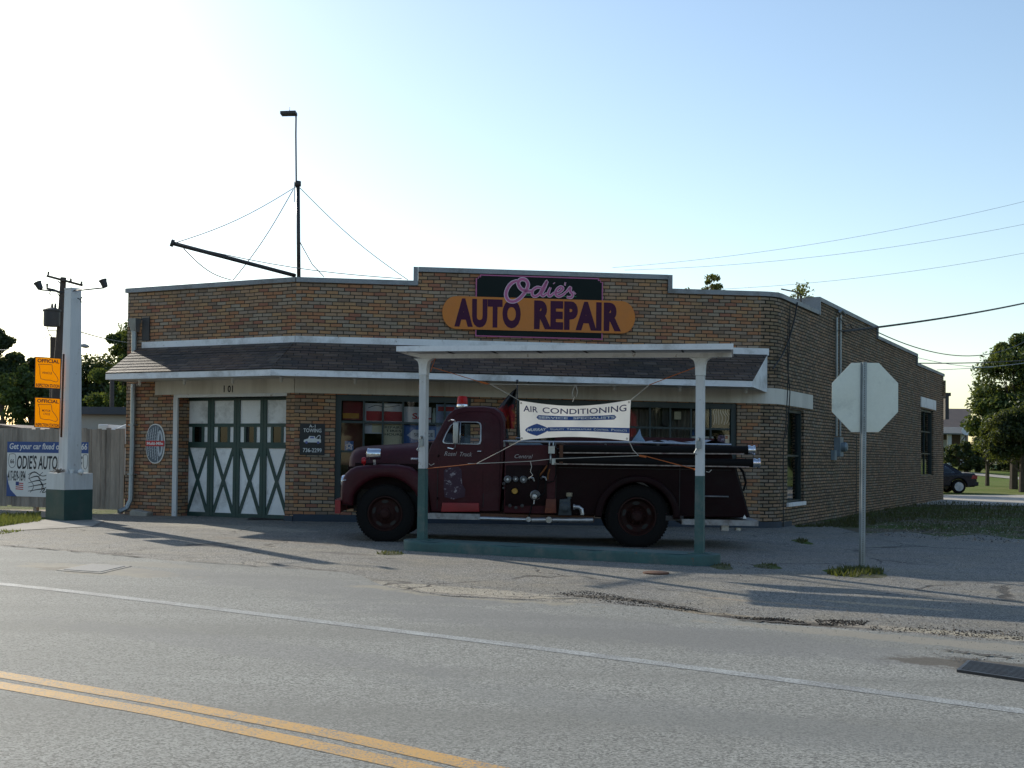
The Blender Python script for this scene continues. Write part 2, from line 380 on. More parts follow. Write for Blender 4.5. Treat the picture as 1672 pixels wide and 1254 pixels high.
def asphalt(name, dark, light, tint, crack=0.0, blobs=(), lanes=True):
    k = N(name); p = k.pos()
    fine = k.noise(p, 85, 3, .8); grit = k.noise(p, 50, 4, .85); mid = k.noise(p, 3.2, 6, .6); big = k.noise(p, .28, 5, .55)
    vo = k.n('ShaderNodeTexVoronoi'); vo.inputs['Scale'].default_value = 88; k.set(vo.inputs['Vector'], p)
    sp = k.sep(vo.outputs['Color'])[0]
    f = k.math('ADD', k.math('MULTIPLY', sp, .65), k.math('MULTIPLY', grit, .35))
    c = k.ramp(f, [(.2, dark), (.48, tuple((x+y)/2 for x, y in zip(dark, light))), (.8, light)])
    c = k.mix(k.rng(mid, .3, .7, 0, .35 if lanes else .75), c, tint)
    if not lanes: c = k.mix(k.rng(k.noise(p, 1.1, 8, .72), .46, .64, 0, .6), c, (.27,.24,.18)); c = k.mix(k.rng(k.noise(p, .8, 8, .75, .6), .55, .70, 0, .6), c, (.07,.065,.06))
    c = k.mix(k.rng(big, .35, .65, .0, .35), c, tuple(x*.62 for x in tint))
    h = k.math('ADD', k.math('MULTIPLY', sp, .6), k.math('MULTIPLY', grit, .8))
    if lanes:
        mp = k.n('ShaderNodeMapping'); mp.inputs['Rotation'].default_value = (0, 0, math.radians(33)); mp.inputs['Scale'].default_value = (.05, 1.1, 1); k.set(mp.inputs[0], p)
        c = k.mix(k.rng(k.noise(mp.outputs[0], 1.0, 4, .5),   .4, .62, 0, .5), c, tuple(x*.66 for x in tint))
    for (px, py, rx, ry, col, amt) in blobs:
        q = G(px, py); mp = k.n('ShaderNodeMapping'); mp.vector_type = 'TEXTURE'
        mp.inputs['Location'].default_value = (q.x, q.y, 0); mp.inputs['Rotation'].default_value = (0, 0, math.radians(-30)); mp.inputs['Scale'].default_value = (rx, ry, 1e3)
        k.set(mp.inputs[0], p)
        ln = k.n('ShaderNodeVectorMath', operation='LENGTH'); k.set(ln.inputs[0], mp.outputs[0])
        e = k.math('ADD', ln.outputs['Value'], k.math('MULTIPLY', k.math('SUBTRACT', k.noise(p, 3.5, 8, .7), .5), 1.9))
        c = k.mix(k.rng(e, .75, 1.0, amt, 0), c, col)
    if crack:
        v2 = k.n('ShaderNodeTexVoronoi'); v2.feature = 'DISTANCE_TO_EDGE'; v2.inputs['Scale'].default_value = .33
        dn = k.n('ShaderNodeTexNoise'); dn.inputs['Scale'].default_value = 1.6; dn.inputs['Detail'].default_value = 7; k.set(dn.inputs['Vector'], p)
        ad = k.n('ShaderNodeVectorMath', operation='MULTIPLY_ADD'); k.set(ad.inputs[0], dn.outputs[1]); ad.inputs[1].default_value = (.9, .9, 0); k.set(ad.inputs[2], p)
        k.set(v2.inputs['Vector'], ad.outputs[0])
        cr = k.math('MULTIPLY', k.rng(v2.outputs['Distance'], .004, .010, 1, 0), k.rng(k.noise(p, .5, 4), .42, .6, 0, crack))
        c = k.mix(cr, c, (.035, .03, .025)); h = k.math('SUBTRACT', h, k.math('MULTIPLY', cr, 2))
    if not lanes: c = k.mix(1.0, c, k.ramp(f, [(.2, (.5, .5, .5)), (.48, (1.0, 1.0, 1.0)), (.8, (1.6, 1.58, 1.55))]), 'MULTIPLY')
    k.bump(h, .55, .012)
    return k.fin(c, .82, 0, .35)
TAN, DRT, PAL = (.30,.26,.20), (.085,.07,.05), (.34,.33,.30)
M['road'] = asphalt('road_asphalt', (.075,.075,.068), (.43,.43,.385), (.25,.25,.222), blobs=[(165,934,1.5,.45,(.29,.26,.2),.85), (120,934,.7,.25,DRT,.5), (250,925,.9,.3,(.27,.25,.2),.6), (520,960,3.2,.7,(.17,.17,.165),.45), (980,1030,3.5,.7,(.17,.17,.165),.5), (760,975,1.5,.3,(.3,.27,.2),.8), (1500,1050,2.0,.25,(.3,.27,.21),.7), (1600,1092,.75,.3,DRT,.8), (400,1060,2.5,.35,(.18,.18,.175),.4), (1150,1180,2.5,.4,(.18,.185,.175),.35)])
M['lot'] = asphalt('old_lot_paving', (.055,.054,.05), (.30,.29,.265), (.19,.178,.15), crack=.9, lanes=False, blobs=[
    (760,967,1.25,.36,(.35,.31,.24),.95), (700,960,.8,.2,(.30,.27,.21),.8), (1010,980,.75,.16,DRT,.85), (1130,1001,.8,.13,(.22,.18,.12),.85), (1250,1015,.75,.16,(.05,.04,.03),.95),
    (1330,1020,.7,.14,DRT,.8), (1480,1030,1.1,.16,TAN,.8), (1600,1040,.9,.16,(.33,.29,.21),.8), (165,934,1.3,.38,(.27,.24,.19),.8), (90,930,.6,.2,DRT,.7),
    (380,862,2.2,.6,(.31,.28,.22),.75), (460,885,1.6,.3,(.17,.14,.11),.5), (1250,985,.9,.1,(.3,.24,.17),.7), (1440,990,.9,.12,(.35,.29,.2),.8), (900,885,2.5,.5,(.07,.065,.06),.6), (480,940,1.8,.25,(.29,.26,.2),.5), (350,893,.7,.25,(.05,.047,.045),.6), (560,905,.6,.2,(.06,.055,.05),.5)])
M['ground'] = ground_mat()
def lawn_mat():
    k = N('mown_lawn'); p = k.pos(); a = k.noise(p, .25, 5); b = k.noise(p, 9, 5, .7)
    c = k.ramp(b, [(.3, (.07,.11,.02)), (.7, (.17,.22,.05))]); c = k.mix(k.rng(a, .4, .6, 0, .6), c, (.19,.19,.07)); k.bump(b, .8, .05)
    return k.fin(c, .95, 0, .1)
M['lawn'] = lawn_mat()
xs = sorted(set([-900, -500, -250, -120, -80, -60, -45, -4.5, 17, 70, 100, 180, 350, 900]+list(range(-36, 62, 2))))
ys = sorted(set([-120, -60, -30, -15]+list(range(-10, 130, 2))+[150, 200, 300, 500, 900, 1500]))
mb = MB(); V = [(x, y, zg2(x, y)) for y in ys for x in xs]; nx = len(xs)
F = [(j*nx+i, j*nx+i+1, (j+1)*nx+i+1, (j+1)*nx+i) for j in range(len(ys)-1) for i in range(nx-1)]
mb.raw(V, F, 0, True); struct(mb, 'ground', M['ground'])
def sheet(name, mat, near, far, h, n=24):
    """sheet between two polylines of the same length, laid h above the ground"""
    mb = MB(); V = []; K = len(near)
    for a, b in zip(near, far):
        for j in range(n+1):
            t = (j/n)**1.4; q = Vector(a).lerp(Vector(b), t); V.append((q.x, q.y, zg2(q.x, q.y)+h))
    F = [(i*(n+1)+j, (i+1)*(n+1)+j, (i+1)*(n+1)+j+1, i*(n+1)+j+1) for i in range(K-1) for j in range(n)]
    mb.raw(V, F, 0, False); return struct(mb, name, mat)
def interp(tab, x):
    if x <= tab[0][0]: return tab[0][1]
    for (x0, y0), (x1, y1) in zip(tab, tab[1:]):
        if x <= x1: return y0+(y1-y0)*(x-x0)/(x1-x0)
    return tab[-1][1]
# lot paving: from beneath the road to the building line
fartab = [(-900, 880), (0, 864), (45, 861), (66, 853), (100, 842), (205, 839), (240, 830), (1270, 830), (1292, 862), (1345, 861), (1400, 868), (1480, 872), (1672, 879), (2600, 900)]
cols = list(range(-900, 2600, 25)); 
near = [Vector((p.x, 1.5, 0)) for p in (G(x, 1190) for x in cols)]
far = [G(x, interp(fartab, x)+3*math.sin(x*.05)*(1 if x > 1300 or x < 60 else 0)) for x in cols]
sheet('parking_lot', M['lot'], near, far, .012, 60)
# the road runs down from the left to the right at 33 degrees
RA = math.radians(33.2); RD_ = Vector((math.cos(RA), -math.sin(RA), 0)); RN = Vector((math.sin(RA), math.cos(RA), 0))
def roadn(px, py): q = G(px, py); return q.dot(RD_), q.dot(RN)
seam = sorted(roadn(x, y) for x, y in [(0, 893), (120, 903), (255, 916), (420, 927), (560, 937), (640, 962), (700, 977), (836, 984), (1010, 991), (1150, 1007), (1300, 1026), (1450, 1037), (1672, 1054)])
wl = sorted(roadn(x, y) for x, y in [(0, 957), (280, 989.5), (560, 1024.2), (836, 1058), (1100, 1092), (1386, 1130), (1672, 1168.5)])
yu = sorted(roadn(x, y) for x, y in [(0, 1102), (280, 1150), (560, 1202.5), (810, 1258)])
yl = sorted(roadn(x, y) for x, y in [(0, 1119.5), (280, 1168), (560, 1226.5), (690, 1255)])
def ext(tab, s):
    m = sum(n for _, n in tab)/len(tab)
    g0 = (tab[1][1]-tab[0][1])/(tab[1][0]-tab[0][0]); g1 = (tab[-1][1]-tab[-2][1])/(tab[-1][0]-tab[-2][0])
    if s < tab[0][0]: return tab[0][1]+max(-1.5, s-tab[0][0])*g0
    if s > tab[-1][0]: return tab[-1][1]+min(1.5, s-tab[-1][0])*g1
    return interp(tab, s)
S = [-160, -120, -90, -70, -50, -40]+[x*.5 for x in range(-64, 60)]+[32, 40, 60, 90]
def strip(name, mat, n0, n1, h, k=4, Sx=S):
    near = [RD_*s+RN*n0(s) for s in Sx]; far_ = [RD_*s+RN*n1(s) for s in Sx]
    return sheet(name, mat, near, far_, h, k)
strip('road', M['road'], lambda s: -12.0, lambda s: ext(seam, s)+.05*math.sin(s*3.1)+.03*math.sin(s*7.7), .024, 60)
def paint(name, col, wear):
    k = N(name); p = k.pos(); a = k.noise(p, 60, 4, .75); b = k.noise(p, 3, 5, .6)
    f = k.math('ADD', k.math('MULTIPLY', a, .75), k.math('MULTIPLY', b, .25))
    c = k.mix(k.rng(f, wear, wear+.09), (.20, .20, .19), col); k.bump(a, .3, .008)
    return k.fin(c, .7, 0, .3)
M['road_white'] = paint('worn_white_paint', (.42,.44,.42), .47); M['road_yellow'] = paint('worn_yellow_paint', (.56,.32,.09), .42)
Sd = [x*.25 for x in range(-240, 80)]
strip('white_edge_line', M['road_white'], lambda s: ext(wl, s)-.08, lambda s: ext(wl, s)+.08, .0265, 1, Sd)
strip('yellow_centre_line', M['road_yellow'], lambda s: ext(yu, s)-.15, lambda s: ext(yu, s)-.0, .0265, 1, Sd)
strip('yellow_centre_line', M['road_yellow'], lambda s: ext(yl, s)-.15, lambda s: ext(yl, s)-.0, .0265, 1, Sd)
# seam crack along the edge of the road and a few more cracks
def crack(mb, pts, wd, h):
    P = []
    for (a, b) in zip(pts, pts[1:]):
        n = 14
        for k in range(n):
            t = k/n; q = G(a[0]+(b[0]-a[0])*t, a[1]+(b[1]-a[1])*t); P.append(q+Vector((0, random.uniform(-.05, .05), 0)))
    V = []
    for i, q in enumerate(P):
        ww = wd*random.uniform(.3, 1.3)*(0.2 if i in (0, len(P)-1) else 1)
        V += [(q.x, q.y-ww, zg2(q.x, q.y)+h), (q.x, q.y+ww, zg2(q.x, q.y)+h)]
    mb.raw(V, [(2*i, 2*i+2, 2*i+3, 2*i+1) for i in range(len(P)-1)], 0)
M['crack'] = pm('crack_dirt', (.05,.042,.035), .95, var=.5, scale=12)
mb = MB()
for pts, wd in [([(0,893),(120,903),(255,915)], .045), ([(250,916),(420,928),(560,936)], .02), ([(640,957),(700,972),(850,980),(1000,976),(1150,1002)], .02), ([(1040,985),(1160,1003)], .05), ([(1200,1016),(1330,1026)], .04),
                ([(700,955),(760,966)], .012), ([(760,966),(800,957)], .012), ([(560,924),(630,929)], .012), ([(300,880),(470,884),(560,892)], .012), ([(690,962),(665,975)], .012), ([(820,960),(790,977)], .012),
                ([(1520,1073),(1570,1088),(1600,1080)], .02), ([(1540,1068),(1660,1080)], .03), ([(1230,900),(1672,915)], .01)]:
    crack(mb, pts, wd, .034)
struct(mb, 'pavement_crack', M['crack'])
# beyond the building on the right: side street and lawn
cols = list(range(1380, 2900, 40))
st_n = [G(x, 825+(x-1540)*.012) for x in cols]; st_f = [G(x, 808.5+(x-1540)*.003) for x in cols]
sheet('side_street', pm('pale_street', (.40,.37,.32), .85, var=.15, scale=2), st_n, st_f, .02, 8)
sheet('lawn', M['lawn'], [p+Vector((0, .15, 0)) for p in st_f], [Vector((p.x*1.95, 112, 0)) for p in st_f], .02, 30)
sheet('concrete_path', M['concrete'], [G(x, 785+(x-1672)*.1) for x in (1560, 1620, 1700, 1800)], [G(x, 781+(x-1672)*.1) for x in (1560, 1620, 1700, 1800)], .05, 3)
# left foreground: concrete apron, gravel and grass in front of the fence
c2 = [-700, -400, -200, -100, 0, 40, 66, 80]
sheet('gravel_strip', pm('gravel', (.34,.29,.22), .95, var=.45, scale=30, bump=.8), [G(x, 846) for x in c2], [G(x, 833) for x in c2], .014, 6)
sheet('concrete_apron', M['concrete'], [G(x, y) for x, y in ((-400, 890), (-100, 880), (0, 869), (60, 866), (150, 861), (170, 852))], [G(x, y) for x, y in ((-400, 868), (-100, 868), (0, 862), (60, 852), (100, 846), (150, 846))], .020, 8)
# ------------------------------------------------------------------ blades of grass and weeds (stuff)
def blades(name, regions, mat, label=None, kind='stuff', cat='grass', mound=None):
    V = []; F = []
    for fn, n, h in regions:
        for _ in range(n):
            q = fn(); z = zg2(q[0], q[1])+.01; a = random.uniform(0, 6.28); hh = h*random.uniform(.4, 1.2); ww = .012+.05*hh
            dx, dy = math.cos(a)*ww, math.sin(a)*ww; lx, ly = random.uniform(-.6, .6)*hh, random.uniform(-.6, .6)*hh
            b = len(V); V += [(q[0]-dx, q[1]-dy, z), (q[0]+dx, q[1]+dy, z), (q[0]+lx, q[1]+ly, z+hh)]; F.append((b, b+1, b+2))
    mb = MB(); mb.raw(V, F)
    if mound:
        c, rx, ry = mound; b = [(c.x+rx*math.cos(i*.524)*random.uniform(.85, 1.1), c.y+ry*math.sin(i*.524)) for i in range(12)]
        R_ = [[(c.x+(x-c.x)*k, c.y+(y-c.y)*k, zg2(x, y)+.01+hh) for x, y in b] for k, hh in ((1, .0), (.6, .022), (.1, .03))]
        mb.raw([q for r in R_ for q in r], [(j*12+i, j*12+(i+1) % 12, (j+1)*12+(i+1) % 12, (j+1)*12+i) for j in range(2) for i in range(12)]+[tuple(range(24, 36))], 1)
    o = mb.build(name, [mat, M['ground']])
    if kind: o['kind'] = kind
    else: o['category'] = cat
    if label: o['label'] = label
    return o
def pxreg(pts):
    xs_ = [p[0] for p in pts]; ys_ = [p[1] for p in pts]
    def inside(x, y):
        c = False
        for i in range(len(pts)):
            x1, y1 = pts[i]; x2, y2 = pts[i-1]
            if (y1 > y) != (y2 > y) and x < (x2-x1)*(y-y1)/(y2-y1)+x1: c = not c
        return c
    def fn():
        while True:
            x, y = random.uniform(min(xs_), max(xs_)), random.uniform(min(ys_), max(ys_))
            if inside(x, y): q = G(x, y); return (q.x, q.y)
    return fn
blades('grass', [(pxreg([(-80, 843), (66, 840), (66, 853), (0, 861), (-80, 866)]), 2600, .09), (pxreg([(-40, 868), (40, 868), (0, 874)]), 120, .05)], M['leaf_yellow'], 'short green grass strip between fence and concrete by the pylon')
blades('rough_grass', [(pxreg([(1345, 858), (1400, 838), (1470, 826), (1541, 820), (1700, 826), (1700, 846), (1480, 850), (1400, 862)]), 3800, .09), (pxreg([(1450, 846), (1700, 845), (1700, 874), (1480, 868)]), 1400, .05),
       (pxreg([(1290, 862), (1345, 856), (1400, 845), (1400, 862)]), 500, .08)], M['weed_dark'], 'rough shaded grass along the side wall of the brick garage')
blades('debris', [(pxreg([(1200, 1010), (1290, 1012), (1330, 1024), (1230, 1026)]), 900, .016), (pxreg([(1330, 1014), (1420, 1016), (1410, 1024), (1340, 1024)]), 500, .014), (pxreg([(900, 970), (960, 966), (1150, 1000), (1080, 1000)]), 900, .012), (pxreg([(1420, 1024), (1672, 1034), (1672, 1048), (1420, 1032)]), 500, .012)], M['bark'], 'dry leaves and dirt gathered in the edge of the road')
for (x0, x1, y0, y1, n, h, lab) in [(1345, 1450, 930, 945, 900, .085, 'weed clump growing round the foot of the stop sign post'), (1232, 1276, 923, 931, 130, .05, 'small weed patch on the paving between island and stop sign'),
                                    (1160, 1196, 922, 932, 110, .05, 'small weed patch at the right end of the pump island'), (612, 662, 903, 908, 110, .05, 'tiny weed tuft left of the pump island kerb'), (1298, 1322, 882, 890, 100, .07, 'small weed tuft in the shaded lot near the building corner'), (1470, 1520, 842, 850, 60, .1, 'weed tuft in the rough grass by the side wall')]:
    cx, cy = (x0+x1)/2, (y0+y1)/2
    def el():
        while True:
            u, v = random.gauss(0, .42), random.gauss(0, .42)
            if u*u+v*v < .8: q = G(cx+u*(x1-x0)/2, cy+v*(y1-y0)/2); return (q.x, q.y)
    blades('weed_clump', [(el, n, h)], M['weed_dark'] if x0 != 1345 else M['weed'], lab, None, 'weeds', (G(cx, cy), (G(x1, cy)-G(x0, cy)).length*.5, (G(cx, y0)-G(cx, y1)).length*.5))
def gravel(name, regs, mats, label):
    mb = MB()
    for pts, n, s0, s1 in regs:
        fn = pxreg(pts)
        for _ in range(n):
            x, y = fn(); r = random.uniform(s0, s1)*random.uniform(.5, 1); z = zg2(x, y)+.024; a = random.uniform(0, 3); q = [(x+r*math.cos(a+k*1.57)*random.uniform(.7, 1.2), y+r*math.sin(a+k*1.57)*random.uniform(.7, 1.2)) for k in range(4)]
            V = [(u, v, z-.004) for u, v in q]+[(x, y, z+r*.7)]; mb.raw(V, [(0, 1, 4), (1, 2, 4), (2, 3, 4), (3, 0, 4)], random.choice(range(len(mats))))
    o = mb.build(name, mats); o['kind'] = 'stuff'; o['label'] = label
GM = [pm('pale_stone', (.34,.31,.26), .9), pm('dark_stone', (.07,.06,.05), .9), pm('tan_stone', (.24,.19,.13), .9)]
gravel('loose_gravel', [([(880, 960), (1150, 985), (1672, 1020), (1672, 1070), (1150, 1022), (880, 998)], 900, .004, .012), ([(0, 880), (560, 925), (640, 960), (560, 945), (0, 905)], 300, .004, .010), ([(1180, 915), (1672, 905), (1672, 1000), (1180, 975)], 260, .005, .014),
       ([(1450, 842), (1672, 845), (1672, 890), (1400, 875)], 1300, .01, .032), ([(230, 850), (560, 862), (560, 920), (150, 880)], 150, .004, .012), ([(660, 950), (860, 955), (880, 985), (640, 970)], 160, .004, .012), ([(1500, 1060), (1672, 1075), (1672, 1090), (1560, 1088)], 130, .005, .014)], GM, 'loose gravel and grit scattered over the old paving')
# ------------------------------------------------------------------ the brick garage
A = Vector((-4.53, 25.5, .045)); B = Vector((5.69, 26.36, -.057)); C_ = Vector((-8.70, 27.6, .045)); D = Vector((16.69, 47.36, -.16)); E = Vector((-6.5, 47.5, .0))
FF = Fr(A, B-A); FL = (B-A).length
FC = Fr(C_, A-C_); CLn = (A-C_).length
FS = Fr(B, D-B); SLn = (D-B).length
FW = Fr(E, C_-E); FB = Fr(D, E-D)
bld = thing('repair_garage', (0, 30, 0), 'single storey tan brick auto repair garage with stepped parapet and shingled awning', 'building')
def wall(fr, L, prof, ops, name, mat, reveal=.25, base=-.15, uoff=0.0, rmat=None):
    """brick wall with stepped top profile and openings (a0, a1, b0, b1)"""
    xs_ = sorted(set([prof[0][0], prof[-1][0]]+[p[0] for p in prof]+[o[i] for o in ops for i in (0, 1)])); mb = MB()
    def top(a0, a1):
        m = (a0+a1)/2
        for (p, q) in zip(prof, prof[1:]):
            if p[0] <= m <= q[0] and q[0] > p[0]:
                f = lambda a: p[1]+(q[1]-p[1])*(a-p[0])/(q[0]-p[0]); return f(a0), f(a1)
    def quad(P, D_=None):
        mb.face([fr.p(a, b, d) for a, b, d in P], 0, [(a+uoff-(d if D_ else 0), b) for a, b, d in P])
    for a0, a1 in zip(xs_, xs_[1:]):
        if a1-a0 < 1e-6: continue
        t0, t1 = top(a0, a1); m = (a0+a1)/2
        cuts = sorted((o[2], o[3]) for o in ops if o[0] <= m <= o[1]); lo = base
        for c0, c1 in cuts:
            if c0 > lo: quad([(a0, lo, 0), (a1, lo, 0), (a1, c0, 0), (a0, c0, 0)])
            lo = c1
        quad([(a0, lo, 0), (a1, lo, 0), (a1, t1, 0), (a0, t0, 0)])
        mb.face([fr.p(a1, 3.9, -reveal), fr.p(a0, 3.9, -reveal), fr.p(a0, t0, -reveal), fr.p(a1, t1, -reveal)], 0, [(a1, 3.9), (a0, 3.9), (a0, t0), (a1, t1)])
    for o in ops:
        a0, a1, b0, b1 = o[:4]
        quad([(a0, b0, -reveal), (a0, b0, 0), (a0, b1, 0), (a0, b1, -reveal)], 1); quad([(a1, b0, 0), (a1, b0, -reveal), (a1, b1, -reveal), (a1, b1, 0)], 1)
        quad([(a0, b0, -reveal), (a1, b0, -reveal), (a1, b0, 0), (a0, b0, 0)]); quad([(a0, b1, 0), (a1, b1, 0), (a1, b1, -reveal), (a0, b1, -reveal)])
    return mb.build(name, [mat], bld)
def cope(mb, fr, prof, d0=-.3, d1=.045, h=.10):
    for (p, q) in zip(prof, prof[1:]):
        if q[0]-p[0] > 1e-3:
            P = [fr.p(a, b, d) for dz in (-.02, h-.02) for (a, b, d) in ((p[0], p[1]+dz, d1), (q[0], q[1]+dz, d1), (q[0], q[1]+dz, d0), (p[0], p[1]+dz, d0))]
            mb.box8(P)
        else:
            lo, hi = min(p[1], q[1])-.12, max(p[1], q[1])+h-.023; s = 1 if q[1] > p[1] else -1
            mb.fbox(fr, p[0]-(.10 if s > 0 else -.004), p[0]+(-.004 if s > 0 else .10), lo+.1, hi, d0-.003, d1+.006)
# window and door positions read in each wall's own plane
w1a0, w1b1 = FF.uv(548, 644); w1a1, _ = FF.uv(769, 650); _, wb0 = FF.uv(548, 820)
w2a0, _ = FF.uv(845, 650); w2a1, w2b1 = FF.uv(1204, 657)
ga0, gb1 = FC.uv(290, 645); ga1 = CLn-.22; gb1 = FC.uv(380, 648)[1]
s1a0, s1b1 = FS.uv(1286, 667); s1a1, s1b0 = FS.uv(1312, 818); s2a0, s2b1 = FS.uv(1504, 667); s2a1, s2b0 = FS.uv(1524, 776)
st0 = FF.uv(683, 440)[0]; st1 = FF.uv(1090, 447)[0]; PH = FF.uv(683, 436)[1]-.08; PL = 5.02
fprof = [(0, PL), (st0, PL), (st0, PH), (st1, PH), (st1, PL), (FL-.35, PL)]
wall(FF, FL-.35, fprof, [(w1a0, w1a1, wb0, w1b1), (w2a0, w2a1, wb0, w1b1)], 'front_wall', M['brick'])
wall(FC, CLn, [(0, PL), (CLn, PL)], [(ga0, ga1, -.15, gb1)], 'garage_door_wall', M['brick'], reveal=.45, uoff=3.3)
sa = [FS.uv(x, 520)[0] for x in (1337, 1431, 1496)]; H2, H3, H4 = 5.36, 5.08, 4.78
sprof = [(.35, PL), (sa[0], PL), (sa[0], H2), (sa[1], H2), (sa[1], H3), (sa[2], H3), (sa[2], H4), (SLn, H4)]
wall(FS, SLn, sprof, [(s1a0, s1a1, s1b0, s1b1), (s2a0, s2a1, s2b0, s2b1)], 'side_wall', M['brick_side'], base=-.5)
wall(FW, (C_-E).length, [(0, PL), ((C_-E).length, PL)], [], 'left_wall', M['brick'])
wall(FB, (E-D).length, [(0, 4.6), ((E-D).length, 4.6)], [], 'rear_wall', M['brick_side'])
# rounded corner between front and side wall
q0, q1 = FF.p(FL-.35, 0), FS.p(.35, 0); NA = 8
def cpt(t, b, d=0.0):
    p = q0*(1-t)**2+B*2*t*(1-t)+q1*t*t
    n = (FF.N*(1-t)+FS.N*t).normalized(); return Vector((p.x+n.x*d, p.y+n.y*d, p.z+b))
def arcband(mb, b0, b1, d0, d1, mat=0, uv=False):
    for i in range(NA):
        t0, t1 = i/NA, (i+1)/NA
        if uv: mb.face([cpt(t0, b0), cpt(t1, b0), cpt(t1, b1), cpt(t0, b1)], mat, [(FL-.35+t*.62, b) for t, b in ((t0, b0), (t1, b0), (t1, b1), (t0, b1))])
        else: mb.box8([cpt(t, b, d) for b in (b0, b1) for t, d in ((t0, d1), (t1, d1), (t1, d0), (t0, d0))], mat)
mb = MB(); arcband(mb, -.2, PL, 0, 0, 0, True); mb.build('corner_wall', M['brick_side'], bld)
mb = MB(); cope(mb, FF, fprof); mb.build('front_coping', M['coping'], bld)
mb = MB(); cope(mb, FC, [(-.05, PL), (CLn, PL)]); mb.build('garage_coping', M['coping'], bld)
mb = MB(); cope(mb, FS, sprof); arcband(mb, PL-.02, PL+.08, -.3, .045); mb.build('side_coping', M['coping'], bld)
mb = MB(); mb.face([C_+Vector((.1, .1, 4.5)), A+Vector((0, .2, 4.5)), B+Vector((-.1, .2, 4.6)), D+Vector((-.1, -.1, 4.2)), E+Vector((0, -.1, 4.2))]); mb.build('roof_deck', pm('roof_felt', (.08,.08,.08), .9), bld)
mb = MB(); mb.fbox(FS, sa[0]-.02, sa[0]+.55, PL, H2+.07, -.9, -.31); mb.build('parapet_flashing', M['coping'], bld)
# inside: floor and a partition behind the shop windows
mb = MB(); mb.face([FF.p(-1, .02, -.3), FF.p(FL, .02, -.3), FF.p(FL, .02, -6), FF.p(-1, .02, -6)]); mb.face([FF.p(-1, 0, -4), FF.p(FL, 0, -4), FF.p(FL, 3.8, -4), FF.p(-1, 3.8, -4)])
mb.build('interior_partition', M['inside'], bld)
# white flashing band above the awning, lintel band, base stripe
ban = [FC.uv(233, 563)[0], FF.uv(1255, 575)[0]]
b0 = FF.uv(486, 560)[1]; b1 = FF.uv(486, 548.5)[1]
mb = MB(); mb.fbox(FF, 0, ban[1], b0, b1, 0.001, .03); mb.fbox(FC, ban[0], CLn, b0, b1, .001, .03); mb.build('flashing_band', M['trim'], bld)
lb0 = FF.uv(600, 644)[1]; lb1 = 3.02
la0 = FC.uv(255, 630)[0]; la1 = FS.uv(1325, 650)[0]
mb = MB(); mb.fbox(FF, .0, FL-.35, lb0, lb1, .002, .035); mb.fbox(FC, la0, CLn, lb0-.0, lb1, .002, .035); arcband(mb, lb0, lb1, -.01, .035); mb.fbox(FS, .35, la1, lb0, lb1, .002, .035)
mb.build('lintel', M['cream'], bld)
for i, (a, g) in enumerate(zip((365, 371.5, 378.5), '101')):
    a0, bb = FC.uv(a, 640, .04)
    mb = MB(); mb.text(FC, g, a0, a0+(.026 if g == '1' else .085), FC.uv(a, 640.5, .04)[1], FC.uv(a, 629.5, .04)[1], .037, bold=.03)
    mb.build('house_number', M['text_black'], bld)
mb = MB(); mb.fbox(FF, .0, FL-.35, -.1, .16, .002, .03); mb.fbox(FC, ga1, CLn, -.1, .12, .002, .03); arcband(mb, -.1, .14, -.01, .03); mb.fbox(FS, .35, 1.2, -.1, .12, .002, .03); mb.build('base_stripe', M['navy'], bld)
mb = MB(); mb.fbox(FS, *[FS.uv(x, 655)[0] for x in (1503, 1527)], FS.uv(1515, 667)[1], FS.uv(1515, 651)[1], .002, .035); mb.build('far_lintel', M['trim'], bld)
# awning (pent roof) round the chamfer and the front
OV = 1.25; EB0, EB1, RT = 2.96, 3.09, b0+.01
def edge(b):
    # corner of the two eave planes
    p1, p2 = FC.p(0, b, OV), FF.p(0, b, OV); d1, d2 = FC.R, FF.R
    den = d1.x*d2.y-d1.y*d2.x; t = ((p2.x-p1.x)*d2.y-(p2.y-p1.y)*d2.x)/den; return p1+d1*t
ka = (edge(0)-FC.p(0, 0, OV)).dot(FC.R); kf = (edge(0)-FF.p(0, 0, OV)).dot(FF.R)
tl = FC.uv(173, 612, OV)[0]; tr = FF.uv(1229, 627, OV)[0]; wl0 = FC.uv(226, 575)[0]; wr = FF.uv(1252, 584)[0]
mb = MB()
def rq(fr, a0, a1, w0, w1, u0):
    sl_ = math.hypot(OV, RT-EB1)
    n = 6
    P = [fr.p(a0, EB1, OV), fr.p(a1, EB1, OV), fr.p(w1, RT, .032), fr.p(w0, RT, .032)]
    mb.face(P, 0, [(a0+u0, 0), (a1+u0, 0), (w1+u0, sl_), (w0+u0, sl_)])
rq(FC, tl, ka, wl0, CLn, 0); rq(FF, kf, tr, 0, wr, 7.3)
